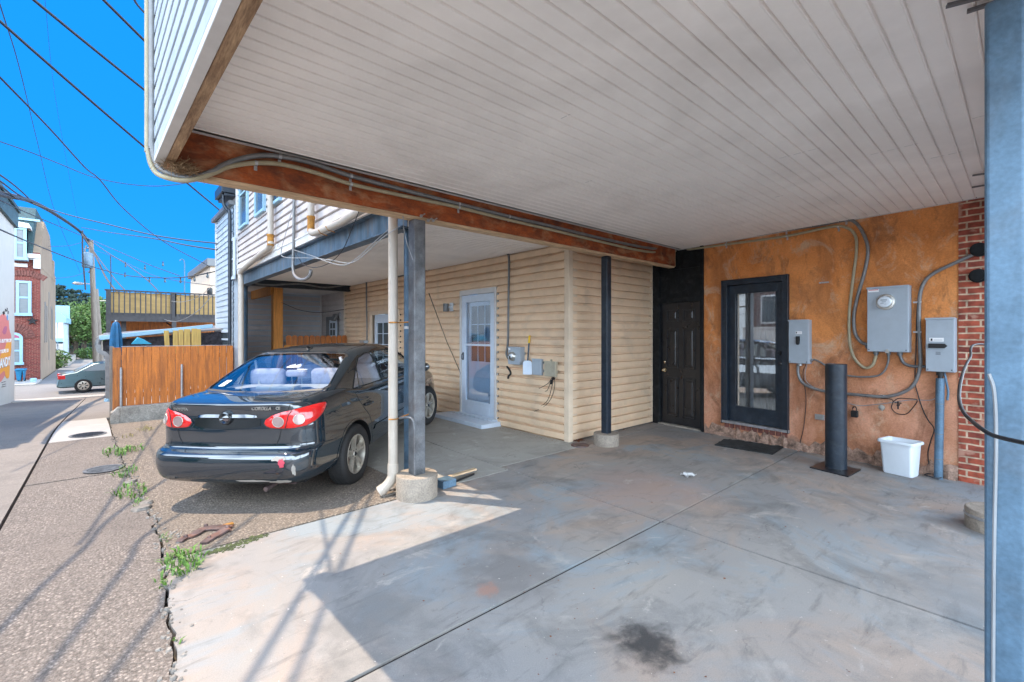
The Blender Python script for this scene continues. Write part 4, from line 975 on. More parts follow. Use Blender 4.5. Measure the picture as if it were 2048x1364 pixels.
for (px, py) in ((1452,480),(1572,460),(1692,440)): clip(mb, on_wall(px, py, .025), up, FB.N, r1)
build_each(mb, 'strap', M['galv'], t, fixn=False)
t = thing('conduit', 'tan coated conduit below the grey one with a long loop on the orange wall', 'conduit', (3, 3.8, 2.6), group='conduits of the meter cabinet')
P2 = [Vector(q_) for q_ in ((.200,3.915,6.2),(.200,3.915,3.1),(.202,3.91,2.80),(.232,3.89,2.655),(.30,3.83,2.600),(.42,3.78,2.598))]
P2 += [on_beam(430,345,.03), on_beam(460,333,.03), on_beam(512,326,.03), on_beam(570,330,.03), on_beam(640,348,.03), on_beam(702,368,.03), on_beam(790,388,.03), on_beam(862,403,.03), on_beam(918,415,.03), on_beam(1018,440,.03), on_beam(1100,459,.03), on_beam(1200,483,.03), on_beam(1292,503,.035)]
P2 += [on_wall(1345,503,.03), on_wall(1400,496,.03), on_wall(1452,489,.03), on_wall(1574,472,.03), on_wall(1660,454,.03), on_wall(1692,455,.03), on_wall(1710,470,.03), on_wall(1713,500,.03), on_wall(1707,550,.03), on_wall(1699,620,.03), on_wall(1699,680,.03), on_wall(1708,715,.03), on_wall(1728,735,.03), on_wall(1744,731,.03), on_wall(1751,715,.04), on_wall(1752,705,.05)]
r2 = .0165
mb = MB(); mb.tube(smooth_path(P2, 5), r2, 10); build(mb, 'pipe', M['conduit_tan'], t, smooth=True)
mb = MB()
for (px, py) in ((512,326),(702,368),(918,415)): clip(mb, on_beam(px, py, .03), up, ob, r2)
for (px, py) in ((1452,489),(1574,472),(1677,454)): clip(mb, on_wall(px, py, .03), up, FB.N, r2)
build_each(mb, 'strap', M['galv'], t, fixn=False)
CG = 'cables and conduits at the orange wall'
def wall_run(name, pts, out, r, m, label, cat='conduit', clips=(), n=10, extra=None):
    P = [on_wall(a, b, out) for a, b in pts] + (extra or [])
    mb = MB(); mb.tube(smooth_path(P, 6), r, n); tt = thing(name, label, cat, P[0], group=CG); build(mb, 'pipe', m, tt, smooth=True)
    if clips:
        mb = MB()
        for (a, b) in clips:
            p = on_wall(a, b, out); mb.obox(p + FB.N*(r*.6), .05, .006, .016, FB.M.to_3x3()); mb.obox(p + FB.N*(-out+.003) + FB.U*.04, .035, .004, .018, FB.M.to_3x3())
        build_each(mb, 'strap', M['galv'], tt)
    return tt
wall_run('conduit', [(1962,503),(1940,512),(1905,528),(1870,545),(1850,562),(1840,590),(1838,640),(1840,700),(1840,735),(1828,768),(1805,785),(1770,793),(1720,790),(1660,784),(1628,777),(1606,766),(1597,750),(1596,728)], .03, .0185, M['conduit'], 'thick grey cable sweeping from the brick pier down and left to the small switch box', clips=((1838,604),(1838,664),(1772,792)))
wall_run('conduit', [(1618,719),(1632,720),(1650,730),(1670,742),(1700,752),(1745,753),(1766,745),(1776,725),(1777,706)], .025, .0105, M['conduit'], 'thin grey conduit sagging between the small switch box and the large cabinet')
wall_run('conduit', [(1800,706),(1802,716),(1808,726),(1822,732),(1850,733)], .03, .016, M['lamp_metal'], 'short dark elbow conduit from the large cabinet to the right box')
wall_run('cable', [(1840,575),(1834,620),(1832,700),(1830,760),(1836,790),(1846,820),(1856,840),(1868,858),(1862,880),(1856,905),(1859,930),(1872,943)], .012, .005, M['cable'], 'thin dark cable falling down the wall right of the white bin', 'cable', n=6)
wall_run('cable', [(1612,728),(1606,745),(1609,770),(1612,800),(1608,850),(1600,886)], .008, .004, M['cable'], 'thin dark cable hanging below the small switch box to the floor', 'cable', n=6)
wall_run('cable', [(1614,728),(1610,750),(1618,768),(1660,790),(1710,810),(1760,808),(1820,800),(1862,800),(1880,788)], .012, .004, M['wire_grey'], 'thin grey wire crossing the wall low behind the black bollard', 'cable', n=6)
wall_run('cable', [(1735,790),(1760,796),(1785,800),(1783,815),(1792,826),(1812,828),(1826,815),(1834,800),(1812,797),(1796,797),(1786,804)], .014, .0042, M['cable'], 'loose black cable coil above the white bin', 'cable', n=6)
# meter cabinet, boxes
def wbox(name, x0, x1, y0, y1, depth, m, label, cat, lip=True, xm=None):
    u0 = FB.at(x1, (y0+y1)/2, depth)[0]; u1 = FB.at(x0, (y0+y1)/2, depth)[0]
    xm = xm or (x0+x1)/2
    z1 = FB.at(xm, y0, depth)[1]; z0 = FB.at(xm, y1, depth)[1]
    tt = thing(name, label, cat, FB.w((u0+u1)/2, 0, z0), group='grey electrical boxes on the orange wall')
    mb = MB(); mb.T = FB.M; mb.box(u0, u1, 0, depth-.004, z0, z1); build(mb, 'body', m, tt, bevel=.004)
    mb = MB(); mb.T = FB.M; mb.box(u0+.004, u1-.004, depth-.003, depth+.004, z0+.006, z1-.018); mb.box(u0-.004, u1+.004, depth-.02, depth+.010, z1-.016, z1+.004); build(mb, 'cover', m, tt, bevel=.002)
    for su in (u0+.02, u1-.02):
        mb = MB(); mb.T = FB.M; mb.tube([(su, depth+.002, z0+.025), (su, depth+.007, z0+.025)], .006, 8); build(mb, 'screw', M['black_plastic'], tt)
    return tt, u0, u1, z0, z1, depth
MR = FB.M.to_3x3() @ Matrix.Rotation(R(-90), 3, 'X')
tt, u0, u1, z0, z1, dp = wbox('meter_cabinet', 1734, 1817, 573, 704, .11, M['box_grey'], 'large grey meter cabinet with a round glass meter on the orange wall', 'meter cabinet')
uc, zc = FB.at(1772, 604, dp)
mb = MB(); mb.lathe([(.0,.075),(.055,.072),(.066,.060),(.068,.01),(.0,.01)], FB.w(uc, dp, zc), 32, MR); build(mb, 'meter_glass', M['white_plastic'], tt, smooth=True)
mb = MB(); mb.lathe([(.068,.0),(.088,.0),(.092,.012),(.088,.024),(.070,.026),(.068,.05),(.0685,.06),(.0665,.062)], FB.w(uc, dp, zc), 36, MR); build(mb, 'meter_ring', M['silver'], tt, smooth=True)
mb = MB(); mb.T = FB.M
for (a, b, c_, d) in ((-.03,.03,.012,.028),(-.02,.02,-.006,.004),(.0,.03,-.022,-.014),(-.025,-.005,-.03,-.024)): mb.box(uc+a, uc+b, dp+.0755, dp+.0765, zc+c_, zc+d)
build(mb, 'meter_display', M['box_grey'], tt)
mb = MB(); mb.T = FB.M; mb.box(u1-.115, u1-.012, dp+.004, dp+.006, z1-.055, z1-.022); build(mb, 'sticker', M['sticker'], tt)
mb = MB(); mb.T = FB.M; mb.box(u1-.11, u1-.016, dp+.006, dp+.007, z1-.034, z1-.026); build(mb, 'red_sticker_line', M['red_ink'], tt)
mb = MB(); mb.T = FB.M
for px, r in ((1752,.026),(1777,.02),(1800,.026)):
    a = FB.at(px, 706, .05)[0]; mb.tube([(a, .05, z0+.002), (a, .05, z0-.03)], r, 14); mb.tube([(a, .05, z0-.03), (a, .05, z0-.045)], r*.7, 12)
mb.tube([(u1-.002, .05, z0+.06), (u1+.028, .05, z0+.055)], .026, 14)
build_each(mb, 'hub_fitting', M['lamp_metal'], tt, smooth=True)
mb = MB(); mb.T = FB.M; a = FB.at(1775, 700, dp)[0]; mb.tube([(a, dp+.006, z0+.02), (a, dp+.02, z0+.02)], .012, 10); mb.box(a-.018, a+.018, dp+.0, dp+.012, z0-.012, z0+.012); build(mb, 'latch', M['silver'], tt)
tt, u0, u1, z0, z1, dp = wbox('switch_box', 1577, 1617, 640, 727, .10, M['box_grey'], 'small grey switch box with an upright handle between glass door and bollard', 'switch box')
mb = MB(); mb.T = FB.M; c_ = (u0+u1)/2; zc = z0+(z1-z0)*.53
mb.prism([(c_-.022, zc+.055), (c_+.022, zc+.055), (c_+.022, zc-.035), (c_+.010, zc-.055), (c_-.010, zc-.055), (c_-.022, zc-.035)], dp+.004, dp+.03); build(mb, 'switch_handle', M['black_plastic'], tt, bevel=.003)
mb = MB(); mb.T = FB.M; mb.box(c_-.045, c_+.03, dp+.004, dp+.006, zc+.085, zc+.12); build(mb, 'sticker', M['sticker'], tt)
mb = MB(); mb.T = FB.M; mb.box(c_+.012, c_+.026, dp+.006, dp+.0066, zc+.092, zc+.114); mb.box(c_-.038, c_+.004, dp+.006, dp+.0066, zc+.098, zc+.101); mb.box(c_+.03, c_+.05, dp+.004, dp+.005, zc+.03, zc+.034)
build_each(mb, 'small_print', M['ink'], tt)
mb = MB(); mb.T = FB.M; mb.tube([(c_+.0, .05, z0), (c_+.0, .05, z0-.03)], .024, 14); mb.tube([(u0+.002, .05, z0+.05), (u0-.03, .05, z0+.05)], .018, 12); build_each(mb, 'hub_fitting', M['galv'], tt, smooth=True)
tt, u0, u1, z0, z1, dp = wbox('switch_box', 1851, 1909, 636, 744, .11, M['box_grey'], 'grey switch box with a sideways handle above the white bin, beside the brick pier', 'switch box')
mb = MB(); mb.T = FB.M; c_ = (u0+u1)/2+.012; zc = z0+(z1-z0)*.485
mb.prism([(c_-.075, zc), (c_-.055, zc-.024), (c_+.075, zc-.024), (c_+.075, zc+.024), (c_-.055, zc+.024)], dp+.004, dp+.03); build(mb, 'switch_handle', M['black_plastic'], tt, bevel=.003)
mb = MB(); mb.T = FB.M; mb.box(c_-.045, c_+.07, dp+.004, dp+.006, zc+.045, zc+.085); build(mb, 'sticker', M['sticker'], tt)
mb = MB(); mb.T = FB.M
mb.disc((0,0,0), .001, 3)
for dz in (0, .012, .024): mb.box(c_-.02, c_+.02, dp+.0055, dp+.0062, zc-.07-dz, zc-.066-dz)
mb.box(c_+.045, c_+.06, dp+.0062, dp+.0068, zc+.052, zc+.078); mb.box(c_-.035, c_+.035, dp+.0062, dp+.0068, zc+.060, zc+.063)
build_each(mb, 'small_print', M['ink'], tt)
xq = FB.at(1880, 760, .07)[0]
mb = MB(); mb.T = FB.M; mb.tube([(xq, .06, z0), (xq, .06, z0-.04)], .034, 16); mb.tube([(xq, .06, z0-.04), (xq, .06, z0-.075)], .022, 16); build_each(mb, 'hub_fitting', M['black_plastic'], tt, smooth=True)
zq = z0-.07
tt = thing('riser_pipe', 'pale blue grey vertical plastic pipe from the right switch box to the floor', 'pipe', FB.w(xq, .07, 0), group=CG)
mb = MB(); mb.tube([FB.w(xq, .06, zq), FB.w(xq+.01, .085, .0)], .037, 18); build(mb, 'pipe', M['steel_pale'], tt, smooth=True)
mb = MB()
for s_ in (.25, .55, .8): p = FB.w(xq+.01*s_, .06+.025*s_, zq*(1-s_)); mb.tube([p, p-Vector((0,0,.006))], .039, 18)
build_each(mb, 'tape_ring', M['lamp_metal'], tt)
mb = MB(); mb.tube(smooth_path([FB.w(xq-.03, .05, z0), FB.w(xq-.045, .06, z0-.08), FB.w(xq-.06, .05, z0-.2), FB.w(xq-.055, .05, z0-.3)], 5), .010, 8); build(mb, 'side_conduit', M['steel_pale'], tt, smooth=True)
mb = MB(); c0 = FB.w(xq+.05, .09, .02); mb.tube([c0 + Vector((.07*math.cos(g), .07*math.sin(g), .004*math.sin(3*g))) for g in [k*.35 for k in range(22)]], .006, 6)
tag(build(mb, 'cable', M['cable'], smooth=True), 'small black cable coil on the floor at the foot of the riser pipe', 'cable')
# small things on the wall
tt = thing('box_light', 'small rectangular metal vent low on the orange wall left of the bollard', 'wall vent', FB.w(0,0,0))
u_, z_ = FB.at(1640, 834); tt.location = FB.w(u_, 0, z_-.03)
mb = MB(); mb.T = FB.M; mb.box(u_-.055, u_+.055, 0, .018, z_-.035, z_+.035); build(mb, 'frame', M['galv'], tt, bevel=.004)
mb = MB(); mb.T = FB.M
for i in range(5): mb.box(u_-.045, u_+.045, .018, .024, z_-.026+i*.011, z_-.020+i*.011)
build(mb, 'slats', M['silver'], tt)
tt = thing('lock_box', 'small black key lock box hanging from the low wall cable', 'lock box', (0,0,0)); u_, z_ = FB.at(1709, 827, .04); tt.location = FB.w(u_, .04, z_-.04)
mb = MB(); mb.T = FB.M; mb.box(u_-.035, u_+.035, .015, .06, z_-.045, z_+.035); build(mb, 'body', M['black_plastic'], tt, bevel=.008)
mb = MB(); mb.tube(smooth_path([FB.w(u_-.018, .035, z_+.03), FB.w(u_-.018, .035, z_+.065), FB.w(u_, .035, z_+.085), FB.w(u_+.018, .035, z_+.065), FB.w(u_+.018, .035, z_+.03)], 5), .005, 8); build(mb, 'shackle', M['black_plastic'], tt, smooth=True)
tt = thing('hose_bib', 'small chrome tap on the orange wall above the white bin', 'tap', (0,0,0)); u_, z_ = FB.at(1766, 815, .02); tt.location = FB.w(u_, 0, z_)
mb = MB(); mb.T = FB.M; mb.tube([(u_, 0, z_), (u_, .06, z_)], .013, 12); mb.tube([(u_, .04, z_), (u_, .055, z_-.035)], .011, 12); build(mb, 'spout', M['silver'], tt, smooth=True)
mb = MB(); mb.lathe([(.0,.0),(.03,.0),(.034,.006),(.03,.012),(.0,.014)], FB.w(u_, .06, z_+.004), 8, MR); build(mb, 'handle_wheel', M['silver'], tt)
tt = thing('hose_bib', 'small dark iron tap on the wall between the chrome tap and the riser pipe', 'tap', (0,0,0)); u_, z_ = FB.at(1797, 810, .02); tt.location = FB.w(u_, 0, z_)
mb = MB(); mb.T = FB.M; mb.tube([(u_, 0, z_), (u_, .05, z_)], .011, 10); mb.box(u_-.006, u_+.006, .03, .042, z_-.045, z_+.045); mb.box(u_-.03, u_+.03, .03, .042, z_+.02, z_+.03); build(mb, 'spout', M['black_paint'], tt)
mb = MB(); mb.T = FB.M; u_, z_ = FB.at(1648, 565, .0); mb.box(u_-.055, u_+.055, .0, .006, z_-.009, z_+.009)
tt = tag(build(mb, 'bracket_strip', M['galv']), 'small white metal bracket on the orange wall right of the glass door', 'bracket')
mb = MB(); mb.T = FB.M; c_ = u_; mb.box(c_-.03, c_-.024, .006, .008, z_-.002, z_+.002); mb.box(c_+.024, c_+.03, .006, .008, z_-.002, z_+.002); build_each(mb, 'screw_hole', M['ink'], tt)
# hanging black cable by the right post
def dpt(px, py, d): r = ray(px, py); return O0 + r*d
mb = MB(); mb.tube(smooth_path([FB.w(-.1,.05,1.35), dpt(1962,688,3.2), dpt(1940,716,2.6), dpt(1926,745,2.2), dpt(1918,790,1.9), dpt(1926,822,1.7), dpt(1945,843,1.55), dpt(1964,858,1.36), dpt(1990,872,1.30), dpt(2048,886,1.20), dpt(2100,897,1.1), dpt(2400,930,.95)], 8), .0062, 8)
tag(build(mb, 'cable', M['cable'], smooth=True), 'thick black cable hanging in a loop across the right pale blue post', 'cable')
# flat bars under the ceiling by the right post
for i, (a, b, c_, d, lab) in enumerate(((1893,12,1962,-6,'longer dark flat bar under the ceiling at the top right'),(1934,23,1968,12,'dark flat bar beside the top of the right post'),(1945,351,1966,348,'thin dark hanger high above the brick pier, upper of two'),(1944,375,1966,371,'thin dark hanger high above the brick pier, lower of two'))):
    z_ = CEIL-.02; w_ = .022 if i < 2 else .018
    mb = MB(); p, q = on_z(a, b, z_), on_z(c_, d, z_); q = p + (q-p).normalized()*max(.16, (q-p).length); mb.bar(p, q, w_, .012)
    tag(build(mb, 'flat_bar', M['lamp_metal']), lab, 'metal bar', 'dark bars under the ceiling')

# ------------------------------------------------------------------ things on the tan wall
def tw(px, py, out=0.): u, z = F1.at(px, py, out); return Vector((HX-out, u, z))
TG = 'fittings on the tan wall'
P = [tw(866,536,.03), tw(900,525,.03), tw(950,511,.03), tw(990,500,.03), tw(1006,499,.03), tw(1015,507,.03), tw(1018,522,.03), tw(1017,600,.03), tw(1016,680,.03), tw(1013,706,.03), tw(1016,716,.03), tw(1022,720,.03)]
tt = thing('conduit', 'grey conduit bending down the tan wall right of the white storm door', 'conduit', P[-1])
mb = MB(); mb.tube(smooth_path([tw(780,557,.03), tw(830,545,.03)] + P, 5), .018, 10); build(mb, 'pipe', M['lamp_metal'], tt, smooth=True)
mb = MB(); mb.tube(smooth_path([tw(1014,733,.02), tw(1020,742,.03), tw(1021,748,.03), tw(1017,752,.035), tw(1016,757,.03)], 5), .016, 8)
tag(build(mb, 'pipe_stub', M['black_plastic'], smooth=True), 'short black hooked cable end under the round meter on the tan wall', 'cable')
def xbox(name, x0, x1, y0, y1, depth, m, label, cat):
    a = F1.at(x1, (y0+y1)/2, depth)[0]; b = F1.at(x0, (y0+y1)/2, depth)[0]; z1 = F1.at((x0+x1)/2, y0, depth)[1]; z0 = F1.at((x0+x1)/2, y1, depth)[1]
    tt = thing(name, label, cat, F1.w((a+b)/2, 0, z0))
    mb = MB(); mb.T = F1.M; mb.box(a, b, 0, depth-.003, z0, z1); build(mb, 'body', m, tt, bevel=.004)
    mb = MB(); mb.T = F1.M; mb.box(a+.006, b-.006, depth-.003, depth+.004, z0+.006, z1-.006); mb.box(a-.004,b+.004,depth-.02,depth+.008,z1-.012,z1+.004); build(mb, 'cover', m, tt, bevel=.002)
    return tt, a, b, z0, z1, depth
M1 = F1.M.to_3x3() @ Matrix.Rotation(R(-90), 3, 'X')
tt, a, b, z0, z1, dp = xbox('meter_box', 1016, 1040, 694, 729, .12, M['box_grey'], 'grey meter box with a protruding round meter on the tan wall', 'meter box')
c_ = (a+b)/2+.03; zc = (z0+z1)/2-.01
mb = MB(); mb.lathe([(.0,.055),(.045,.052),(.062,.045),(.072,.03),(.078,.0)], F1.w(c_, dp, zc), 28, M1); build(mb, 'meter_ring', M['silver'], tt, smooth=True)
mb = MB(); mb.lathe([(.0,.075),(.03,.073),(.038,.06),(.038,.05)], F1.w(c_, dp, zc), 24, M1); build(mb, 'meter_glass', M['white_plastic'], tt, smooth=True)
mb = MB(); mb.obox(F1.w(c_-.018, dp+.078, zc-.012), .03, .008, .05, F1.M.to_3x3()); mb.obox(F1.w(c_+.014, dp+.078, zc+.02), .026, .008, .02, F1.M.to_3x3()); build(mb, 'meter_blades', M['black_plastic'], tt)
mb = MB(); mb.T = F1.M; mb.box(b-.06, b-.01, dp+.004, dp+.006, z1-.05, z1-.02); build(mb, 'sticker', M['sticker'], tt)
tt, a, b, z0, z1, dp = xbox('phone_box', 1064, 1082, 718, 750, .07, M['box_grey'], 'grey utility box with its lid hanging open on the tan wall', 'utility box')
mb = MB(); mb.T = F1.M
lid = [(0,0),(.14,0),(.14,.18),(.115,.215),(.025,.215),(0,.18)]
T_ = mb.T; mb.T = F1.M @ Matrix.Translation((b, dp, z0)) @ Matrix.Rotation(R(-38), 4, 'Z').inverted() @ Matrix.Rotation(R(0), 4, 'X')
mb.prism(lid, 0, .02); build(mb, 'open_lid', M['white_paint'], tt, bevel=.006)
tt, a, b, z0, z1, dp = xbox('junction_box', 1088, 1111, 723, 753, .06, M['box_beige'], 'beige plastic junction box near the corner of the tan wall', 'junction box')
mb = MB(); mb.T = F1.M; mb.box(a-.004, a+.016, dp-.03, dp+.012, z0+.02, z1-.02); mb.box((a+b)/2-.02,(a+b)/2+.0,.02,.05,z1,z1+.03); build(mb, 'latch', M['box_beige'], tt)
for i, (pts, lab) in enumerate((([(1104,755),(1098,765),(1088,772),(1078,777)],'short black wire with a plug under the beige junction box'),
      ([(1106,755),(1100,768),(1095,780),(1090,783)],'middle black wire under the beige junction box'),
      ([(1107,755),(1104,772),(1097,797),(1088,808),(1079,813)],'long black wire curving left from the beige junction box'),
      ([(1109,755),(1109,775),(1103,795),(1094,808),(1080,818),(1064,824)],'longest black wire sweeping low under the beige junction box'))):
    mb = MB(); mb.tube(smooth_path([tw(x, y, .03-.004*k) for k, (x, y) in enumerate(pts)], 6), .0045, 6)
    tag(build(mb, 'wire', M['cable'], smooth=True), lab, 'wire', 'wires under the junction box')
mb = MB(); p = tw(1107,757,.04); mb.obox(p, .04, .03, .03, Matrix.Rotation(.5, 3, 'X')); mb.obox(tw(1103,764,.04), .035, .02, .07, Matrix.Rotation(.4, 3, 'X'))
tag(build(mb, 'cable_gland', M['black_plastic'], bevel=.004), 'black cable bundle clamp at the bottom of the junction box', 'cable clamp')
tt = thing('hand_tool', 'blue handled tool with a yellow grip standing on the open utility box', 'tool', tw(1055,745,.05))
mb = MB(); mb.tube([tw(1054,740,.06), tw(1058,684,.05)], .012, 10); build(mb, 'handle', M['steel_blue'], tt, smooth=True)
mb = MB(); mb.tube([tw(1058,686,.05), tw(1059,671,.05)], .016, 10); build(mb, 'grip', M['yellow_grip'], tt, smooth=True)
tt = thing('wall_lamp', 'grey cylinder wall lamp on the tan wall left of the storm door', 'lamp', tw(905,615,0))
cc = F1.at(891, 615, .14); ee = F1.at(905, 614, 0)
mb = MB(); mb.T = F1.M; mb.tube([(cc[0], .13, cc[1]-.075), (cc[0], .13, cc[1]+.075)], .055, 20); build(mb, 'lamp_shade', M['lamp_metal'], tt, smooth=True)
mb = MB(); mb.T = F1.M; mb.box(ee[0]-.05, ee[0]+.06, .0, .035, ee[1]-.08, ee[1]+.08); mb.tube([(ee[0], .03, ee[1]), (cc[0], .12, cc[1])], .018, 8); build(mb, 'wall_plate', M['white_plastic'], tt, bevel=.008)
mb = MB(); mb.tube([on_y(858,587,5.2), tw(893,682,.06), tw(922,748,.03)], .006, 6)
tag(build(mb, 'wire', M['cable']), 'straight black wire slanting down to the storm door', 'wire')
mb = MB(); mb.tube(smooth_path([tw(733,560,.03), tw(733,600,.03), tw(734,650,.03), tw(734,700,.03)], 4), .02, 8)
tag(build(mb, 'conduit', M['lamp_metal'], smooth=True), 'dark vertical conduit on the tan wall above the car roof', 'conduit')
tt = thing('utility_box', 'grey utility box on the tan wall just above the car roof', 'utility box', tw(722,690,0))
mb = MB(); mb.T = F1.M; u_, z_ = F1.at(725,688,.1); mb.box(u_-.14, u_+.14, 0, .12, z_-.12, z_+.09); build(mb, 'body', M['box_grey'], tt, bevel=.006)
mb = MB(); mb.T = F1.M; mb.box(u_-.12, u_+.12, .12, .128, z_-.10, z_+.07); build(mb, 'cover', M['galv'], tt, bevel=.004)
tt = thing('flood_lamp', 'dark flood lamp on the grey porch wall above its door', 'lamp', (HX, 13.3, 1.8))
u_, z_ = F1.at(670, 635, .15)
mb = MB(); mb.T = F1.M; mb.obox((u_, .16, z_), .22, .08, .2, Matrix.Rotation(.35, 3, 'X')); build(mb, 'lamp_head', M['lamp_metal'], tt, bevel=.01)
mb = MB(); mb.T = F1.M; mb.box(u_-.06, u_+.08, 0, .06, z_-.02, z_+.14); mb.tube([(u_, .05, z_+.05), (u_, .12, z_)], .02, 8); build(mb, 'bracket', M['galv'], tt)
mb = MB(); mb.T = F1.M; mb.tube([(u_+.1, .03, z_-.1), (u_+.1, .03, .6)], .02, 8); build(mb, 'conduit', M['lamp_metal'], tt)
# conduits and slack cables at the tan house's upper wall
mb = MB(); mb.tube(smooth_path([p3d(588,300,.04), p3d(588,440,.04), p3d(587,500,.04), p3d(586,530,.05), p3d(588,548,.06), p3d(596,557,.1), p3d(608,559,.15), p3d(619,552,.2), p3d(622,540,.2)], 6), .022, 10)
tag(build(mb, 'conduit', M['conduit'], smooth=True), 'grey conduit down the upper wall ending in a hook below the steel beam', 'conduit')
for i, (pts, lab) in enumerate((([(592,392),(572,465),(562,505),(573,515),(620,516),(660,520),(700,526),(730,508),(762,478),(800,452)],'grey wire drooping across the steel beam from the upper wall'),
     ([(720,417),(705,455),(685,500),(660,525),(630,535),(605,527),(590,502)],'long slack wire looping between drain pipe and conduit'),
     ([(588,500),(625,512),(660,525),(690,530),(715,515),(750,483),(778,458)],'pale wire sagging under the steel beam to the pipe post'),
     ([(806,432),(808,460),(815,490),(826,520)],'short wire hanging beside the grey square post'))):
    mb = MB(); mb.tube(smooth_path([p3d(x, y, .12 + .03*math.sin(k)) for k, (x, y) in enumerate(pts)], 8), .0045, 6)
    tag(build(mb, 'wire', M['cable'] if i in (1,) else M['wire_grey'], smooth=True), lab, 'wire', 'slack wires at the steel beam')
mb = MB(); mb.tube(smooth_path([on_y(499,552,12.1), on_y(510,566,12.1), on_y(540,570,12.1), on_y(600,568,12.12), on_y(650,575,12.14), on_y(690,570,12.15)], 6), .02, 8)
tag(build(mb, 'conduit', M['conduit'], smooth=True), 'pale conduit along the dark lintel at the end of the car bay', 'conduit')
mb = MB(); mb.tube(smooth_path([on_y(563,605,12.3), on_y(600,620,13.0), on_y(640,625,13.0), on_y(688,619,12.5)], 6), .008, 6)
tag(build(mb, 'wire', M['cable'], smooth=True), 'thin dark wire sagging across the grey porch opening', 'wire')

# ------------------------------------------------------------------ loose things on the concrete
tt = thing('bollard', 'black steel pipe bollard standing on a loose flat base plate', 'bollard', (0,0,0)); 
bp_ = on_z(1672, 937); tt.location = bp_; zt = 1.55 - 60*((bp_-O0).dot(FW))/FX
mb = MB(); mb.tube([(bp_.x, bp_.y, .012), (bp_.x, bp_.y, zt)], .105, 32, cap=False); mb.tube([(bp_.x, bp_.y, zt-.03), (bp_.x, bp_.y, zt-.004)], .098, 32); build(mb, 'tube', M['navy_paint'], tt, smooth=True)
mb = MB(); 
q = [on_z(1619,937), on_z(1672,953), on_z(1702,954), on_z(1722,941), on_z(1650,924)]
A_, B_, C_, D_ = on_z(1619,936), on_z(1697,955), on_z(1722,941), on_z(1648,924)
mb.add([Vector((p.x,p.y,0)) for p in (A_,B_,C_,D_)] + [Vector((p.x,p.y,.014)) for p in (A_,B_,C_,D_)], [(0,3,2,1),(4,5,6,7),(0,1,5,4),(1,2,6,5),(2,3,7,6),(3,0,4,7)])
build(mb, 'base_plate', M['black_paint'], tt, bevel=.003)
tt = thing('waste_bin', 'white plastic waste bin on the concrete by the orange wall', 'bin', (0,0,0))
cfl, cfr = on_z(1765, 944), on_z(1823, 957); ex = (cfr-cfl); W0 = ex.length; ex.normalize(); ey = Vector((-ex.y, ex.x, 0)); ey = ey if ey.dot(FW) > 0 else -ey
ctr = (cfl+cfr)/2 + ey*.085; tt.location = ctr
hz = 1.55 - (884-668)/FX*((ctr-O0).dot(FW)-.1)
def ring(hw, hd, z, r=.03):
    out = []
    for (sx, sy, a0_) in ((1,1,0),(-1,1,90),(-1,-1,180),(1,-1,270)):
        for k in range(5):
            g = R(a0_+k*22.5); out.append(ctr + ex*(sx*(hw-r)+r*math.cos(g)) + ey*(sy*(hd-r)+r*math.sin(g)) + Vector((0,0,z)))
    return out
def rings(mb, rs):
    vs = [v for r in rs for v in r]; k = 20
    mb.add(vs, [(i*k+j, i*k+(j+1)%k, (i+1)*k+(j+1)%k, (i+1)*k+j) for i in range(len(rs)-1) for j in range(k)])
W0 = W0/2; tw_ = W0*1.22
mb = MB(); rings(mb, [ring(.01,.01,.003,.005), ring(W0,.085,.003), ring(W0+.005,.09,.02), ring(tw_-.012,.122,hz-.03), ring(tw_-.02,.115,hz-.03), ring(W0-.0,.082,.02), ring(.01,.01,.012,.005)])
build(mb, 'body', M['white_plastic'], tt, smooth=True)
mb = MB(); rings(mb, [ring(tw_-.016,.118,hz-.035), ring(tw_+.006,.138,hz-.032), ring(tw_+.008,.14,hz-.012), ring(tw_,.132,hz), ring(tw_-.014,.118,hz-.004), ring(tw_-.02,.112,hz-.04)])
build(mb, 'rim', M['white_plastic'], tt, smooth=True)
# door mat
A_, B_, C_, D_ = on_z(1429,891), on_z(1545,910), on_z(1568,895), on_z(1450,879)
mb = MB(); rr = random.Random(9); nn = 22; mm = 7
def mp_(i, j): 
    a, b = i/nn, j/mm; p = A_.lerp(B_, a).lerp(D_.lerp(C_, a), b); return Vector((p.x, p.y, .008 + rr.uniform(0,.014)))
g_ = [[mp_(i, j) for j in range(mm+1)] for i in range(nn+1)]
mb.add([v for r_ in g_ for v in r_], [(i*(mm+1)+j, (i+1)*(mm+1)+j, (i+1)*(mm+1)+j+1, i*(mm+1)+j+1) for i in range(nn) for j in range(mm)])
e = [Vector((p.x,p.y,z)) for z in (0,.010) for p in (A_,B_,C_,D_)]
mb.add(e, [(0,1,2,3),(4,5,6,7),(0,1,5,4),(1,2,6,5),(2,3,7,6),(3,0,4,7)])
tag(build(mb, 'door_mat', M['mat_rubber'], smooth=True), 'dark rubber door mat in front of the glass door', 'door mat')
mb = MB(); c_ = on_z(1377, 953); rr = random.Random(2); nn = 8
vs = [(c_.x+(i-3.5)*.018, c_.y+(j-3.5)*.018, max(.002, .014+rr.uniform(-.011,.022))) for i in range(nn) for j in range(nn)]
mb.add(vs, [(i*nn+j, (i+1)*nn+j, (i+1)*nn+j+1, i*nn+j+1) for i in range(nn-1) for j in range(nn-1)])
tag(build(mb, 'crumpled_wrapper', M['paper'], smooth=True), 'crumpled white wrapper lying on the concrete slab', 'litter')
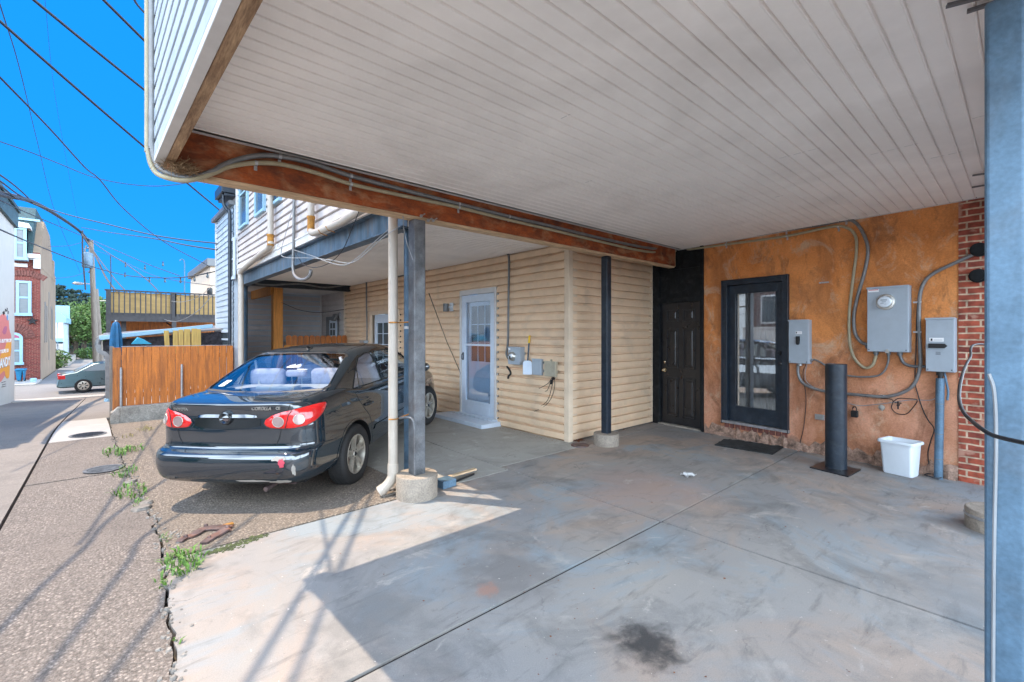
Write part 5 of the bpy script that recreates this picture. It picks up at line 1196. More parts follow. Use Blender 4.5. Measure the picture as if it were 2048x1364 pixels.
for (px, py, r, nm, m, lab) in ((1160,891,.125,'drain_cover','rusty_iron','small rusty round cover by the tan corner'),):
    c_ = on_z(px, py); mb = MB(); mb.lathe([(0,.012),(r*.8,.012),(r*.82,.016),(r*.95,.016),(r,.004),(r,0)], c_, 28)
    tag(build(mb, nm, M[m], smooth=True), lab, 'drain cover')
c_ = on_z(207, 931, -.02); c_.z = gz(c_.x, c_.y)
tt = thing('manhole_cover', 'round blue grey iron cover set in the cracked alley edge', 'manhole cover', c_)
mb = MB(); mb.lathe([(.17,.0),(.185,.014),(.15,.014),(.148,.008),(0,.008)], c_, 32); build(mb, 'ring', M['grate'], tt)
mb = MB()
for i in range(-5, 6): l = math.sqrt(max(0, .14**2-(i*.026)**2)); mb.box(c_.x-l, c_.x+l, c_.y+i*.026-.007, c_.y+i*.026+.007, c_.z+.008, c_.z+.014)
build(mb, 'ribs', M['grate'], tt)
c_ = on_z(176, 861); c_.z = gz(c_.x, c_.y)
tt = thing('manhole_cover', 'flat oval looking iron cover in the smooth pale alley slab', 'manhole cover', c_)
mb = MB(); mb.lathe([(.22,.0),(.23,.008),(.2,.008),(0,.006)], c_, 32); build(mb, 'ring', M['grate'], tt)
mb = MB()
for i in range(-6, 7): l = math.sqrt(max(0, .19**2-(i*.03)**2)); mb.box(c_.x-l, c_.x+l, c_.y+i*.03-.007, c_.y+i*.03+.007, c_.z+.006, c_.z+.011)
build(mb, 'ribs', M['black_plastic'], tt)
# forked iron plate
def g_at(px, py, h=0): p = on_z(px, py, 0); z = gz(p.x, p.y); p = on_z(px, py, z+h); return p
tt = thing('iron_bracket', 'forked rusty iron bracket lying on the concrete behind the car', 'metal bracket', g_at(410,1070))
def strip_poly(mb, px, w0, w1, h=.012):
    P = [g_at(a, b) for a, b in px]; P = smooth_path(P, 5); k = len(P); vs = []
    for i, p in enumerate(P):
        t_ = (P[min(i+1,k-1)]-P[max(i-1,0)]); t_.z = 0; t_.normalize(); s_ = Vector((-t_.y, t_.x, 0)); w_ = w0+(w1-w0)*i/(k-1)
        for (q, zz) in ((-1,.001),(1,.001),(1,h),(-1,h)): vs.append(p + s_*(q*w_/2) + Vector((0,0,zz)))
    mb.add(vs, [(4*i+j, 4*i+4+j, 4*i+4+(j+1)%4, 4*i+(j+1)%4) for i in range(k-1) for j in range(4)] + [(0,1,2,3),(4*k-4,4*k-3,4*k-2,4*k-1)])
mb = MB(); strip_poly(mb, [(358,1086),(370,1077),(388,1071),(405,1061),(425,1057),(445,1057),(458,1058)], .045, .10, .014); build(mb, 'long_arm', M['rusty_iron'], tt, bevel=.003)
mb = MB(); strip_poly(mb, [(407,1089),(418,1081),(435,1071),(450,1062),(458,1059)], .05, .085, .0155); build(mb, 'short_arm', M['rusty_iron'], tt, bevel=.003)
mb = MB(); strip_poly(mb, [(436,1055),(452,1051),(466,1047)], .03, .035, .010); build(mb, 'tail', M['rust'], tt)
mb = MB()
for (a, b) in ((412,1055),(455,1058),(418,1079),(371,1077)): mb.lathe([(0,.03),(.012,.028),(.016,.018),(.016,.01)], g_at(a, b), 10)
build_each(mb, 'bolt', M['rusty_iron'], tt, smooth=True)
# litter at the foot of the grey post
def plank(name, pts, w_, h_, m, lab, cat, lift=0.0):
    a, b = [Vector((*on_z(x, y).xy, lift + h_/2)) for x, y in pts]; mb = MB(); mb.bar(a, b, w_, h_); return tag(build(mb, name, m, bevel=.003), lab, cat)
plank('wood_strip', ((882,966),(951,945)), .05, .02, M['edge_wood'], 'thin wooden strip lying on the slab right of the grey post', 'wood strip', .03)
plank('wood_strip', ((888,974),(948,950)), .02, .02, M['black_paint'], 'dark narrow strip under the wooden one by the grey post', 'wood strip', .004)
plank('wood_strip', ((767,995),(797,984)), .025, .015, M['pebble'], 'short grey stick left of the round footing', 'stick')
plank('flat_box', ((878,976),(904,968)), .14, .075, M['steel_pale'], 'small flat grey box against the round concrete footing', 'box')
for i, (x, y, s_, lab) in enumerate(((785,978,.05,'dark stone chip at the pipe outlet'),(770,969,.03,'brown dry leaf scrap by the pipe outlet'))):
    p = on_z(x, y); mb = MB(); rr = random.Random(i); n0 = 12
    mb.lathe([(0,s_*.5),(s_*.6,s_*.42),(s_,s_*.15),(s_*.9,0)], (p.x,p.y,0), 7); mb.v = [v + Vector((rr.uniform(-.3,.3)*s_, rr.uniform(-.3,.3)*s_, 0)) for v in mb.v]
    tag(build(mb, 'stone' if i == 0 else 'dry_leaf', M['pebble'] if i == 0 else M['brown_leaf']), lab, 'debris')
rr = random.Random(12); mb = MB()                                # leaf litter and chips, too many to count
def chip(x, y, s_, z=None):
    z = gz(x, y) if z is None else z; a = rr.uniform(0, 6.3); 
    vs = [(x+s_*math.cos(a+k*1.6)*rr.uniform(.6,1), y+s_*math.sin(a+k*1.6)*rr.uniform(.6,1), z+.002+rr.uniform(0,s_*.5)) for k in range(4)]
    mb.add(vs, [(0,1,2,3)])
for _ in range(120): chip(HX-.03-abs(rr.gauss(0,.10)), rr.uniform(4.4,5.7), rr.uniform(.004,.012))
for _ in range(60): chip(HX+.1+rr.uniform(0,.15), 4.35-abs(rr.gauss(0,.06)), rr.uniform(.008,.025))
for _ in range(70): chip(rr.uniform(5.6,7.1), 4.33-abs(rr.gauss(0,.04)), rr.uniform(.006,.018))
for _ in range(60): u_ = rr.uniform(.6,3.3); p = FB.w(u_, .06+abs(rr.gauss(0,.05)), 0); chip(p.x, p.y, rr.uniform(.005,.015))
for _ in range(150): chip(rr.uniform(1.2,6.4), rr.uniform(.4,3.8), rr.uniform(.003,.010))
o = tag(build(mb, 'leaf_litter', M['brown_leaf'], fixn=False), kind='stuff', label='scattered brown leaf bits and grit on the concrete')
mb = MB()                                                        # broken stones along the crack
for _ in range(330):
    y = rr.uniform(2.3, 9.5); x = cx(y) + rr.gauss(.01, .028) + (.10 if 4.0 < y < 4.6 and rr.random() < .5 else 0); s_ = rr.uniform(.005, .022)
    z = gz(x, y); k = 6; a0_ = rr.uniform(0, 6)
    top = [(x+s_*.6*math.cos(a0_+j*PI/3)*rr.uniform(.7,1.1), y+s_*.6*math.sin(a0_+j*PI/3)*rr.uniform(.7,1.1), z+s_*rr.uniform(.3,.7)) for j in range(k)]
    bot = [(x+s_*math.cos(a0_+j*PI/3)*rr.uniform(.8,1.1), y+s_*math.sin(a0_+j*PI/3)*rr.uniform(.8,1.1), z-.02) for j in range(k)]
    mb.add(top+bot, [tuple(range(k))] + [(j, (j+1) % k, k+(j+1) % k, k+j) for j in range(k)])
tag(build(mb, 'broken_concrete_chips', M['pebble']), kind='stuff', label='broken concrete chips along the alley crack')
WG = 'weed clumps in the alley crack'
def weeds(px, py, rad, n_, h_, lab, m='weed', sx=1.0):
    c_ = g_at(px, py); mb = MB(); rr = random.Random(int(px*7+py))
    for _ in range(int(n_*.7)):
        a = rr.uniform(0, 6.3); d = rad*math.sqrt(rr.random()); x, y = c_.x + d*math.cos(a)*sx, c_.y + d*math.sin(a)*2.2
        g = rr.uniform(0, 6.3); l = h_*.78*rr.uniform(.4, 1.6); w_ = l*rr.uniform(.045,.12); dx, dy = math.cos(g), math.sin(g); lean = rr.uniform(.2, 1.1)
        z = gz(x, y) - .01; P_ = [Vector((x,y,z)), Vector((x+dx*l*lean*.35, y+dy*l*lean*.35, z+l*.55)), Vector((x+dx*l*lean, y+dy*l*lean, z+l*(.9-.35*lean)))]
        s_ = Vector((-dy, dx, 0))*w_
        mb.add([P_[0]-s_*.3, P_[0]+s_*.3, P_[1]+s_, P_[1]-s_, P_[2]], [(0,1,2,3),(3,2,4)])
    return tag(build(mb, 'weed_clump', M[m], fixn=False), lab, 'weeds', WG)
weeds(362,1128,.10,170,.085,'fullest green weed clump at the corner of the crack, nearest the forked iron')
weeds(385,1118,.07,80,.07,'green weeds just right of the fullest clump')
weeds(332,1078,.035,26,.06,'small weed tuft left of the forked iron bracket')
weeds(325,1170,.04,26,.07,'thin weed tuft in the crack below the fullest clump')
weeds(262,985,.13,150,.085,'long weed clump in the crack at the height of the left tyre')
weeds(278,1008,.06,50,.06,'weeds around the flat stones in the crack')
weeds(250,945,.12,110,.08,'weed clump beside the round manhole cover')
weeds(232,905,.16,150,.10,'bushy weed clump beyond the round manhole cover')
weeds(268,900,.10,60,.09,'sparse weeds spreading toward the car bumper')
weeds(352,1285,.02,10,.05,'tiny weed tuft low in the crack')
weeds(290,860,.10,50,.10,'dry yellowish weed tuft near the fence curb','dry_weed')
weeds(255,873,.08,30,.07,'thin dry weeds beside the crack near the fence','dry_weed')
# flat stones in the crack
for i, (x, y, s_) in enumerate(((283,1018,.07),(292,1008,.055),(262,965,.05))):
    p = g_at(x, y); mb = MB(); rr = random.Random(40+i)
    mb.lathe([(0,.03),(s_*.8,.028),(s_,.012),(s_*1.02,-.01)], p, 9); mb.v = [v + Vector((rr.uniform(-.2,.2)*s_, rr.uniform(-.2,.2)*s_, 0)) for v in mb.v]
    tag(build(mb, 'flat_stone', M['pebble']), ('large pale flat stone in the weedy crack','pale flat stone right behind the largest one','small pale stone among the weeds by the manhole')[i], 'stone', 'stones in the crack')
mb = MB(); rr = random.Random(77)                                # moss line along the joint
for _ in range(360):
    t_ = rr.random(); p = g_at(415+t_*115, 1108-t_*37); d = rr.gauss(0,.010)*(1+2*math.sin(t_*PI))
    x, y = p.x+rr.uniform(-.03,.03), p.y+d; s_ = rr.uniform(.003,.008)
    mb.add([(x-s_,y-s_,gz(x,y)+.001),(x+s_,y-s_,gz(x,y)+.004),(x+s_,y+s_,gz(x,y)+.006),(x-s_,y+s_,gz(x,y)+.003)], [(0,1,2,3)])
tag(build(mb, 'moss', M['moss'], fixn=False), kind='stuff', label='green moss growing along the slab joint')
# bird nest
mb = MB(); rr = random.Random(8); nc = Vector((XE(3.8)+.035, 3.79, 2.675))
for _ in range(260):
    a = rr.gauss(0,1); p = nc + Vector((rr.gauss(.0,.045), rr.gauss(-.01,.03), rr.gauss(-.005,.020))); d = Vector((rr.uniform(-1,1), rr.uniform(-1,1), rr.uniform(-.5,.5))).normalized()*rr.uniform(.025,.06)
    mb.tube([p-d, p+Vector((0,0,rr.uniform(-.01,.01))), p+d], .0014, 3, cap=False)
tag(build(mb, 'bird_nest', M['straw'], fixn=False), 'tangled straw bird nest tucked under the canopy corner', 'bird nest')

# ------------------------------------------------------------------ the parked car
def car_paint(name, col, dust=.25):
    m = bpy.data.materials.new(name); m.use_nodes = True; nt = m.node_tree; L = nt.links; b = nt.nodes["Principled BSDF"]
    tc = N_(nt, "ShaderNodeTexCoord"); n1 = N_(nt, "ShaderNodeTexNoise"); n1.inputs['Scale'].default_value = 3.5; n1.inputs['Detail'].default_value = 8; L.new(tc.outputs['Object'], n1.inputs['Vector'])
    r = N_(nt, "ShaderNodeMapRange"); r.inputs[1].default_value = .48; r.inputs[2].default_value = .75; r.inputs[3].default_value = 0; r.inputs[4].default_value = dust; L.new(n1.outputs['Fac'], r.inputs[0])
    sp = N_(nt, "ShaderNodeSeparateXYZ"); L.new(tc.outputs['Object'], sp.inputs[0])
    lowm = N_(nt, "ShaderNodeMapRange"); lowm.inputs[1].default_value = .55; lowm.inputs[2].default_value = .2; lowm.inputs[3].default_value = 0; lowm.inputs[4].default_value = dust*.9; L.new(sp.outputs[2], lowm.inputs[0])
    ad = N_(nt, "ShaderNodeMath", operation='ADD'); L.new(r.outputs[0], ad.inputs[0]); L.new(lowm.outputs[0], ad.inputs[1])
    mx = N_(nt, "ShaderNodeMix", data_type='RGBA'); L.new(ad.outputs[0], mx.inputs[0]); mx.inputs[6].default_value = col+(1,); mx.inputs[7].default_value = (.16,.15,.14,1); L.new(mx.outputs[2], b.inputs['Base Color'])
    b.inputs['Metallic'].default_value = 0; b.inputs['Roughness'].default_value = .5; b.inputs['Specular IOR Level'].default_value = .1
    b.inputs['Coat Weight'].default_value = 1; b.inputs['Coat IOR'].default_value = 2.1
    rr = N_(nt, "ShaderNodeMapRange"); rr.inputs[3].default_value = .0; rr.inputs[4].default_value = .05; L.new(n1.outputs['Fac'], rr.inputs[0]); L.new(rr.outputs[0], b.inputs['Coat Roughness'])
    return m
M['paint'] = car_paint('paint', (.002,.011,.019), .03)
M['red_lens'] = mat('red_lens', (.62,.012,.012), .12, var=.05, coat=1.0)
M['clear_lens'] = mat('clear_lens', (.36,.25,.23), .2, metal=.2, var=.1, coat=1.0)
M['chrome_dark'] = mat('chrome_dark', (.10,.11,.12), .15, metal=.9, var=.05)
M['alloy'] = mat('alloy', (.58,.54,.47), .38, metal=.65, var=.12, vscale=12, stain=(.22,.18,.14), stain_amt=.5, stain_scale=9)
M['seat'] = mat('seat', (.62,.55,.66), .9, var=.1, vscale=20, bump=.2)
M['shelf'] = mat('shelf', (.62,.58,.58), .9, var=.1)
M['primer_red'] = mat('primer_red', (.50,.05,.08), .6, var=.1)

def sel(c, n): return math.copysign(abs(c)**(2.0/n), c)
def plan(xr, xf, W, bow=.07, rx=.34, ry=.27, fx=.75, fy=.40, fbow=.10, pe=2.4, tr=.05, tf=.06, side=26):
    """half outline of the car seen from above, from the middle of the tail to the middle of the nose"""
    out = []
    rx = min(rx, (xf-xr)*.3); fx = min(fx, (xf-xr)*.35); ry = min(ry, W*.6); fy = min(fy, W*.6)
    Wr, Wf = W-tr*min(1, W/.8), W-tf*min(1, W/.8)
    for i in range(9): y = (i+.5)/9*(Wr-ry); out.append((xr + bow*(y/W)**2, y))
    x0 = xr + bow*((Wr-ry)/W)**2
    for i in range(1, 15):
        g = (PI/2)*i/15; out.append((x0 + rx*(1-abs(math.cos(g))**(2/pe)), Wr-ry + ry*abs(math.sin(g))**(2/pe)))
    xa, xb = x0+rx, xf-fx-fbow*((Wf-fy)/W)**2
    for i in range(side+1):
        t = i/side; x = xa+(xb-xa)*t; e = W - (W-Wr)*max(0, 1-t*3.0)**2 - (W-Wf)*max(0, (t-.62)/.38)**2; out.append((x, e))
    for i in range(14, 0, -1):
        g = (PI/2)*i/15; out.append((xb + fx*abs(math.cos(g))**(2/pe), Wf-fy + fy*abs(math.sin(g))**(2/pe)))
    for i in range(8, -1, -1): y = (i+.5)/9*(Wf-fy); out.append((xf - fbow*(y/W)**2, y))
    return out
def body_mesh(lv, ztop):
    vs = []; n = 0
    for (z, wt, xr, xf, W, wr) in lv:
        h = plan(xr, xf, W); ring_ = h + [(x, -y) for x, y in reversed(h)]; n = len(ring_)
        vs += [(x, y, z + wt*(ztop(x)-1.0)) for x, y in ring_]
    m = len(lv); fs = [(i*n+j, i*n+(j+1) % n, (i+1)*n+(j+1) % n, (i+1)*n+j) for i in range(m-1) for j in range(n)]
    fs += [tuple(range(n)), tuple((m-1)*n+j for j in range(n-1, -1, -1))]
    return vs, fs
def lerp_table(T, x):
    if x <= T[0][0]: return T[0][1]
    for (a, b), (c_, d) in zip(T, T[1:]):
        if x <= c_: t = (x-a)/(c_-a); t = t*t*(3-2*t)*.5 + t*.5; return b+(d-b)*t
    return T[-1][1]
ZT = [(-2.3,1.0),(-2.05,1.025),(-1.7,1.04),(-1.45,1.05),(-1.0,.985),(0,.955),(.8,.96),(1.25,.965),(1.9,.86),(2.2,.76)]
ztop = lambda x: lerp_table(ZT, x)
LV = [ # z, top weight, rear x, front x, half width
 (.275,0,-2.02,2.05,.72,0),(.282,0,-2.13,2.12,.79,0),(.315,0,-2.21,2.20,.822,0),(.375,0,-2.245,2.25,.838,0),(.46,0,-2.26,2.26,.845,0),(.535,0,-2.255,2.25,.85,0),
 (.578,0,-2.235,2.24,.852,0),(.592,0,-2.20,2.23,.852,0),(.598,0,-2.15,2.225,.852,0),(.625,.05,-2.13,2.215,.852,0),(.72,.2,-2.135,2.20,.848,0),(.80,.4,-2.13,2.18,.845,0),(.88,.7,-2.12,2.14,.832,0),
 (.945,.9,-2.125,2.08,.805,0),(.985,1,-2.14,2.02,.775,0),(1.003,1,-2.135,1.97,.745,0),(1.006,1,-2.10,1.9,.70,0),(1.010,1,-1.9,1.7,.60,0),(1.013,1,-1.5,1.3,.40,0),(1.014,1,-.6,.6,.15,0)]
def make_obj(vs, fs, name='tmp'):
    me = bpy.data.meshes.new(name); me.from_pydata([tuple(v) for v in vs], [], fs); fix_normals(me); o = bpy.data.objects.new(name, me); C.objects.link(o); return o
def baked(o):
    dg = bpy.context.evaluated_depsgraph_get(); dg.update(); return bpy.data.meshes.new_from_object(o.evaluated_get(dg))
def cyl_y(x, z, r, y0, y1, n=48):
    mb = MB(); mb.tube([(x, y0, z), (x, y1, z)], r, n); return mb
RA, FA = -1.30, 1.30
def cut_with(o, cutters):
    for c_ in cutters:
        md = o.modifiers.new('c', 'BOOLEAN'); md.operation = 'DIFFERENCE'; md.solver = 'EXACT'; md.object = c_
    me = baked(o); 
    for c_ in cutters: bpy.data.objects.remove(c_)
    bpy.data.objects.remove(o); return me

def build_car():
    vs, fs = body_mesh(LV, ztop)
    o = make_obj(vs, fs)
    md = o.modifiers.new('s', 'SUBSURF'); md.levels = 1; md.render_levels = 1
    cut = []
    for ax in (RA, FA):
        for sgn in (-1, 1):
            mb = cyl_y(ax, .325, .355, sgn*.56, sgn*1.2); cut.append(make_obj(mb.v, mb.f))
    body = cut_with(o, cut)
    body.materials.clear(); body.materials.append(M['paint']); body.materials.append(M['black_plastic'])
    for p in body.polygons:
        c_ = p.center; p.use_smooth = True
        for ax in (RA, FA):
            if math.hypot(c_.x-ax, c_.z-.325) < .3575 and (abs(p.normal.y) < .5 or abs(c_.y) < .6) and abs(c_.y) < .95: p.material_index = 1
        if c_.z < .284: p.material_index = 1
    body.set_sharp_from_angle(angle=R(38))
    # greenhouse
    GL = [(.95,-1.84,1.30,.775),(1.03,-1.72,1.16,.765),(1.16,-1.45,.90,.735),(1.28,-1.18,.64,.690),(1.365,-.95,.40,.642),(1.398,-.80,.28,.61),(1.415,-.66,.16,.56),(1.424,-.50,.04,.46),(1.428,-.3,-.12,.25)]
    vs = []
    for (z, xr, xf, W) in GL:
        h = plan(xr, xf, W, bow=.09, rx=.24, ry=.14, fx=.3, fy=.2, fbow=.12, pe=2.6, tr=.035, tf=.035); ring_ = h + [(x, -y) for x, y in reversed(h)]; n = len(ring_)
        vs += [(x, y, z + (.0 if z < 1.36 else .012*(1-(y/.62)**2))) for x, y in ring_]
    m = len(GL); fs = [(i*n+j, i*n+(j+1) % n, (i+1)*n+(j+1) % n, (i+1)*n+j) for i in range(m-1) for j in range(n)] + [tuple((m-1)*n+j for j in range(n-1, -1, -1))]
    o = make_obj(vs, fs); md = o.modifiers.new('s', 'SUBSURF'); md.levels = 1; md.render_levels = 1
    shell = baked(o)
    bm = bmesh.new(); bm.from_mesh(shell); bm.normal_update()
    bvh_g = BVHTree.FromBMesh(bm); bm.free()
    md = o.modifiers.new('t', 'SOLIDIFY'); md.thickness = .035; md.offset = -1
    side_win = {
      'rear_door_glass': [(-1.18,.995),(-.41,.99),(-.45,1.345),(-.62,1.345),(-.80,1.31),(-.98,1.20),(-1.12,1.07)],
      'front_door_glass': [(-.35,.99),(.98,.985),(.80,1.09),(.55,1.235),(.33,1.325),(.12,1.348),(-.39,1.350)]}
    rear_win = [(-.64,1.062),(-.3,1.048),(0,1.044),(.3,1.048),(.64,1.062),(.67,1.085),(.57,1.345),(.53,1.362),(.25,1.378),(0,1.382),(-.25,1.378),(-.53,1.362),(-.57,1.345),(-.67,1.085)]
    front_win = [(-.62,1.03),(.62,1.03),(.65,1.06),(.50,1.36),(0,1.385),(-.50,1.36),(-.65,1.06)]
    cut = []
    def ins(poly, d):   # pull outline inwards
        cx_ = sum(p[0] for p in poly)/len(poly); cy_ = sum(p[1] for p in poly)/len(poly)
        return [(cx_+(a-cx_)*(1-d), cy_+(b-cy_)*(1-d)) for a, b in poly]
    for k, poly in side_win.items():
        for sgn in (-1, 1):
            mb = MB(); mb.prism(poly, sgn*.42, sgn*1.0, 'xz'); cut.append(make_obj(mb.v, mb.f))
    mb = MB(); mb.prism(rear_win, -2.2, -.55, 'yz'); cut.append(make_obj(mb.v, mb.f))
    mb = MB(); mb.prism(front_win, .12, 1.6, 'yz'); cut.append(make_obj(mb.v, mb.f))
    cabin = cut_with(o, cut)
    cabin.materials.clear(); cabin.materials.append(M['paint'])
    for p in cabin.polygons: p.use_smooth = True
    cabin.set_sharp_from_angle(angle=R(38))
    bm = bmesh.new(); bm.from_mesh(body); bvh_b = BVHTree.FromBMesh(bm); bm.free()
    return body, cabin, bvh_b, bvh_g, side_win, rear_win, front_win
car_body, car_cabin, bvh_b, bvh_g, side_win, rear_win, front_win = build_car()

def patch_mesh(bvh, outline, axis, sgn, off=.004, thick=.0, step=.03, both=False, bulge=0.0, maxd=3.0):
    """cover an outline (given in the plane across `axis`) with faces laid on the surface"""
    xs = [p[0] for p in outline]; ys = [p[1] for p in outline]
    pts = [Vector(p) for p in outline]
    # densify border
    bpts = []
    for a, b in zip(pts, pts[1:]+pts[:1]):
        k = max(1, int((b-a).length/step)); bpts += [a.lerp(b, i/k) for i in range(k)]
    edges = [(i, (i+1) % len(bpts)) for i in range(len(bpts))]
    def inside(p):
        r = False; j = len(bpts)-1
        for i in range(len(bpts)):
            a, b = bpts[i], bpts[j]
            if (a.y > p.y) != (b.y > p.y) and p.x < (b.x-a.x)*(p.y-a.y)/(b.y-a.y)+a.x: r = not r
            j = i
        return r
    inner = []
    x = min(xs)+step*.5
    while x < max(xs):
        y = min(ys)+step*.5
        while y < max(ys):
            p = Vector((x, y))
            if inside(p) and min((p-b).length for b in bpts) > step*.45: inner.append(p)
            y += step
        x += step
    r = geometry.delaunay_2d_cdt(bpts+inner, edges, [], 1, 1e-5)
    v2, f2 = r[0], r[2]
    cx_ = sum(xs)/len(xs); cy_ = sum(ys)/len(ys); out = []; nb = None
    for p in v2:
        if axis == 'y': o_ = Vector((p.x, sgn*maxd, p.y)); d = Vector((0, -sgn, 0))
        elif axis == 'x': o_ = Vector((sgn*maxd, p.x, p.y)); d = Vector((-sgn, 0, 0))
        else: o_, d = axis(p)
        hit, nrm, _, _ = bvh.ray_cast(o_, d)
        if hit is None: hit, nrm, _, _ = bvh.find_nearest(o_ + d*maxd*.5)
        if nrm.dot(d) > 0: nrm = -nrm
        bb = 0
        if bulge: bb = bulge*min(1, min((Vector(p)-b).length for b in bpts)/.03)
        out.append(hit + nrm*(off+bb))
    return out, [tuple(f) for f in f2]
def patch(bvh, outline, axis, sgn, name, m, parent, off=.004, step=.03, bulge=0.0, smooth=True, label=None):
    v, f = patch_mesh(bvh, outline, axis, sgn, off, step=step, bulge=bulge)
    mb = MB(); mb.add(v, f); return build(mb, name, m, parent, smooth=smooth, local=True, label=label)
def line_on(bvh, pts, axis, sgn, w_=.004, off=.0015, mb=None, n=5, sm=True):
    P = smooth_path([(a, b, 0) for a, b in pts], 6) if sm else [Vector((a, b, 0)) for a, b in pts]; out = []; nr = []
    for p in P:
        o_, d = (Vector((p.x, sgn*3, p.y)), Vector((0,-sgn,0))) if axis == 'y' else (Vector((sgn*3, p.x, p.y)), Vector((-sgn,0,0))) if axis == 'x' else (Vector((p.x, p.y, 3)), Vector((0,0,-1)))
        hit, nrm, _, _ = bvh.ray_cast(o_, d)
        if hit is None: continue
        if nrm.dot(d) > 0: nrm = -nrm
        out.append(hit + nrm*off); nr.append(nrm)
    vs = []
    for i, p in enumerate(out):
        t_ = (out[min(i+1, len(out)-1)]-out[max(i-1, 0)]).normalized(); s_ = t_.cross(nr[i]).normalized()*w_/2; vs += [p-s_, p+s_]
    mb.add(vs, [(2*i, 2*i+1, 2*i+3, 2*i+2) for i in range(len(out)-1)])

car = thing('parked_car', 'dark green black sedan with a damaged rear bumper parked beside the steel posts', 'car', (0,0,0))
car_rot = None
def link_mesh(me, name, parent):
    o = bpy.data.objects.new(name, me); C.objects.link(o); o.parent = parent; return o
bo = link_mesh(car_body, 'body', car)
ro = link_mesh(car_cabin, 'roof', car)
for nm, poly in side_win.items():
    for sgn in (-1, 1): patch(bvh_g, poly, 'y', sgn, nm, M['car_glass'], car, off=-.012, step=.05)
patch(bvh_g, rear_win, 'x', -1, 'rear_window', M['car_glass'], car, off=-.008, step=.06)
patch(bvh_g, front_win, 'x', 1, 'windshield', M['car_glass'], car, off=-.008, step=.06)
# rubber seals round the openings, door frames
mb = MB()
for nm, poly in side_win.items():
    for sgn in (-1, 1): line_on(bvh_g, poly+[poly[0]], 'y', sgn, .022, .0025, mb, sm=False)
for sgn in (-1, 1):
    line_on(bvh_g, [(-.38,.99),(-.42,1.36)], 'y', sgn, .05, .0035, mb, sm=False)
    line_on(bvh_g, [(-1.02,.985),(-1.06,1.03),(-.95,1.16)][0:1]+[(-.93,1.23)], 'y', sgn, .02, -.008, mb, sm=False)
seal = build(mb, 'window_seal', M['black_plastic'], car, local=True, fixn=False); tag(seal, kind=None)
mb = MB(); line_on(bvh_g, rear_win+[rear_win[0]], 'x', -1, .03, .002, mb, sm=False); line_on(bvh_g, front_win+[front_win[0]], 'x', 1, .03, .002, mb, sm=False)
build(mb, 'glass_seal', M['black_plastic'], car, local=True, fixn=False)
# lines between the panels
mb = MB()
for sgn in (-1, 1):
    line_on(bvh_b, [(-1.20,.955),(-1.16,.86),(-1.08,.76),(-.98,.66),(-.93,.52),(-.90,.36),(-.84,.30),(-.6,.285),(-.36,.285)], 'y', sgn, .008, .0012, mb)
    line_on(bvh_b, [(-.36,.955),(-.345,.7),(-.36,.285)], 'y', sgn, .008, .0012, mb, sm=False)
    line_on(bvh_b, [(-.36,.285),(.6,.285),(.80,.34),(.84,.5),(.80,.75),(.80,.94)], 'y', sgn, .008, .0012, mb)
    line_on(bvh_b, [(-1.67,.585),(-1.85,.605),(-2.0,.62),(-2.10,.635)], 'y', sgn, .007, .0012, mb)
    line_on(bvh_b, [(-1.92,.285),(-2.1,.30),(-2.2,.31)], 'y', sgn, .005, .0012, mb)
line_on(bvh_b, [(-.70,.31),(0,.305),(.70,.31)], 'x', -1, .006, .0012, mb)
# boot lid
for sgn in (-1, 1): line_on(bvh_b, [(sgn*.60,1.0),(sgn*.575,.93),(sgn*.555,.86),(sgn*.52,.78),(sgn*.50,.70),(sgn*.47,.645)], 'x', -1, .010, .0015, mb)
for sgn in (-1, 1): line_on(bvh_b, [(-2.10,sgn*.605),(-1.9,sgn*.63),(-1.66,sgn*.63)], 'z', 1, .008, .0015, mb)
build_each(mb, 'panel_gap', M['black_plastic'], car, local=True, fixn=False)
# rear bumper lower band, side rub strip
mb = MB()
for sgn in (-1, 1):
    v, f = patch_mesh(bvh_b, [(-.88,.47),(.80,.47),(.80,.525),(-.84,.525)], 'y', sgn, .010, step=.06); mb.add(v, f)
build(mb, 'rub_strip', M['paint'], car, smooth=True, local=True)
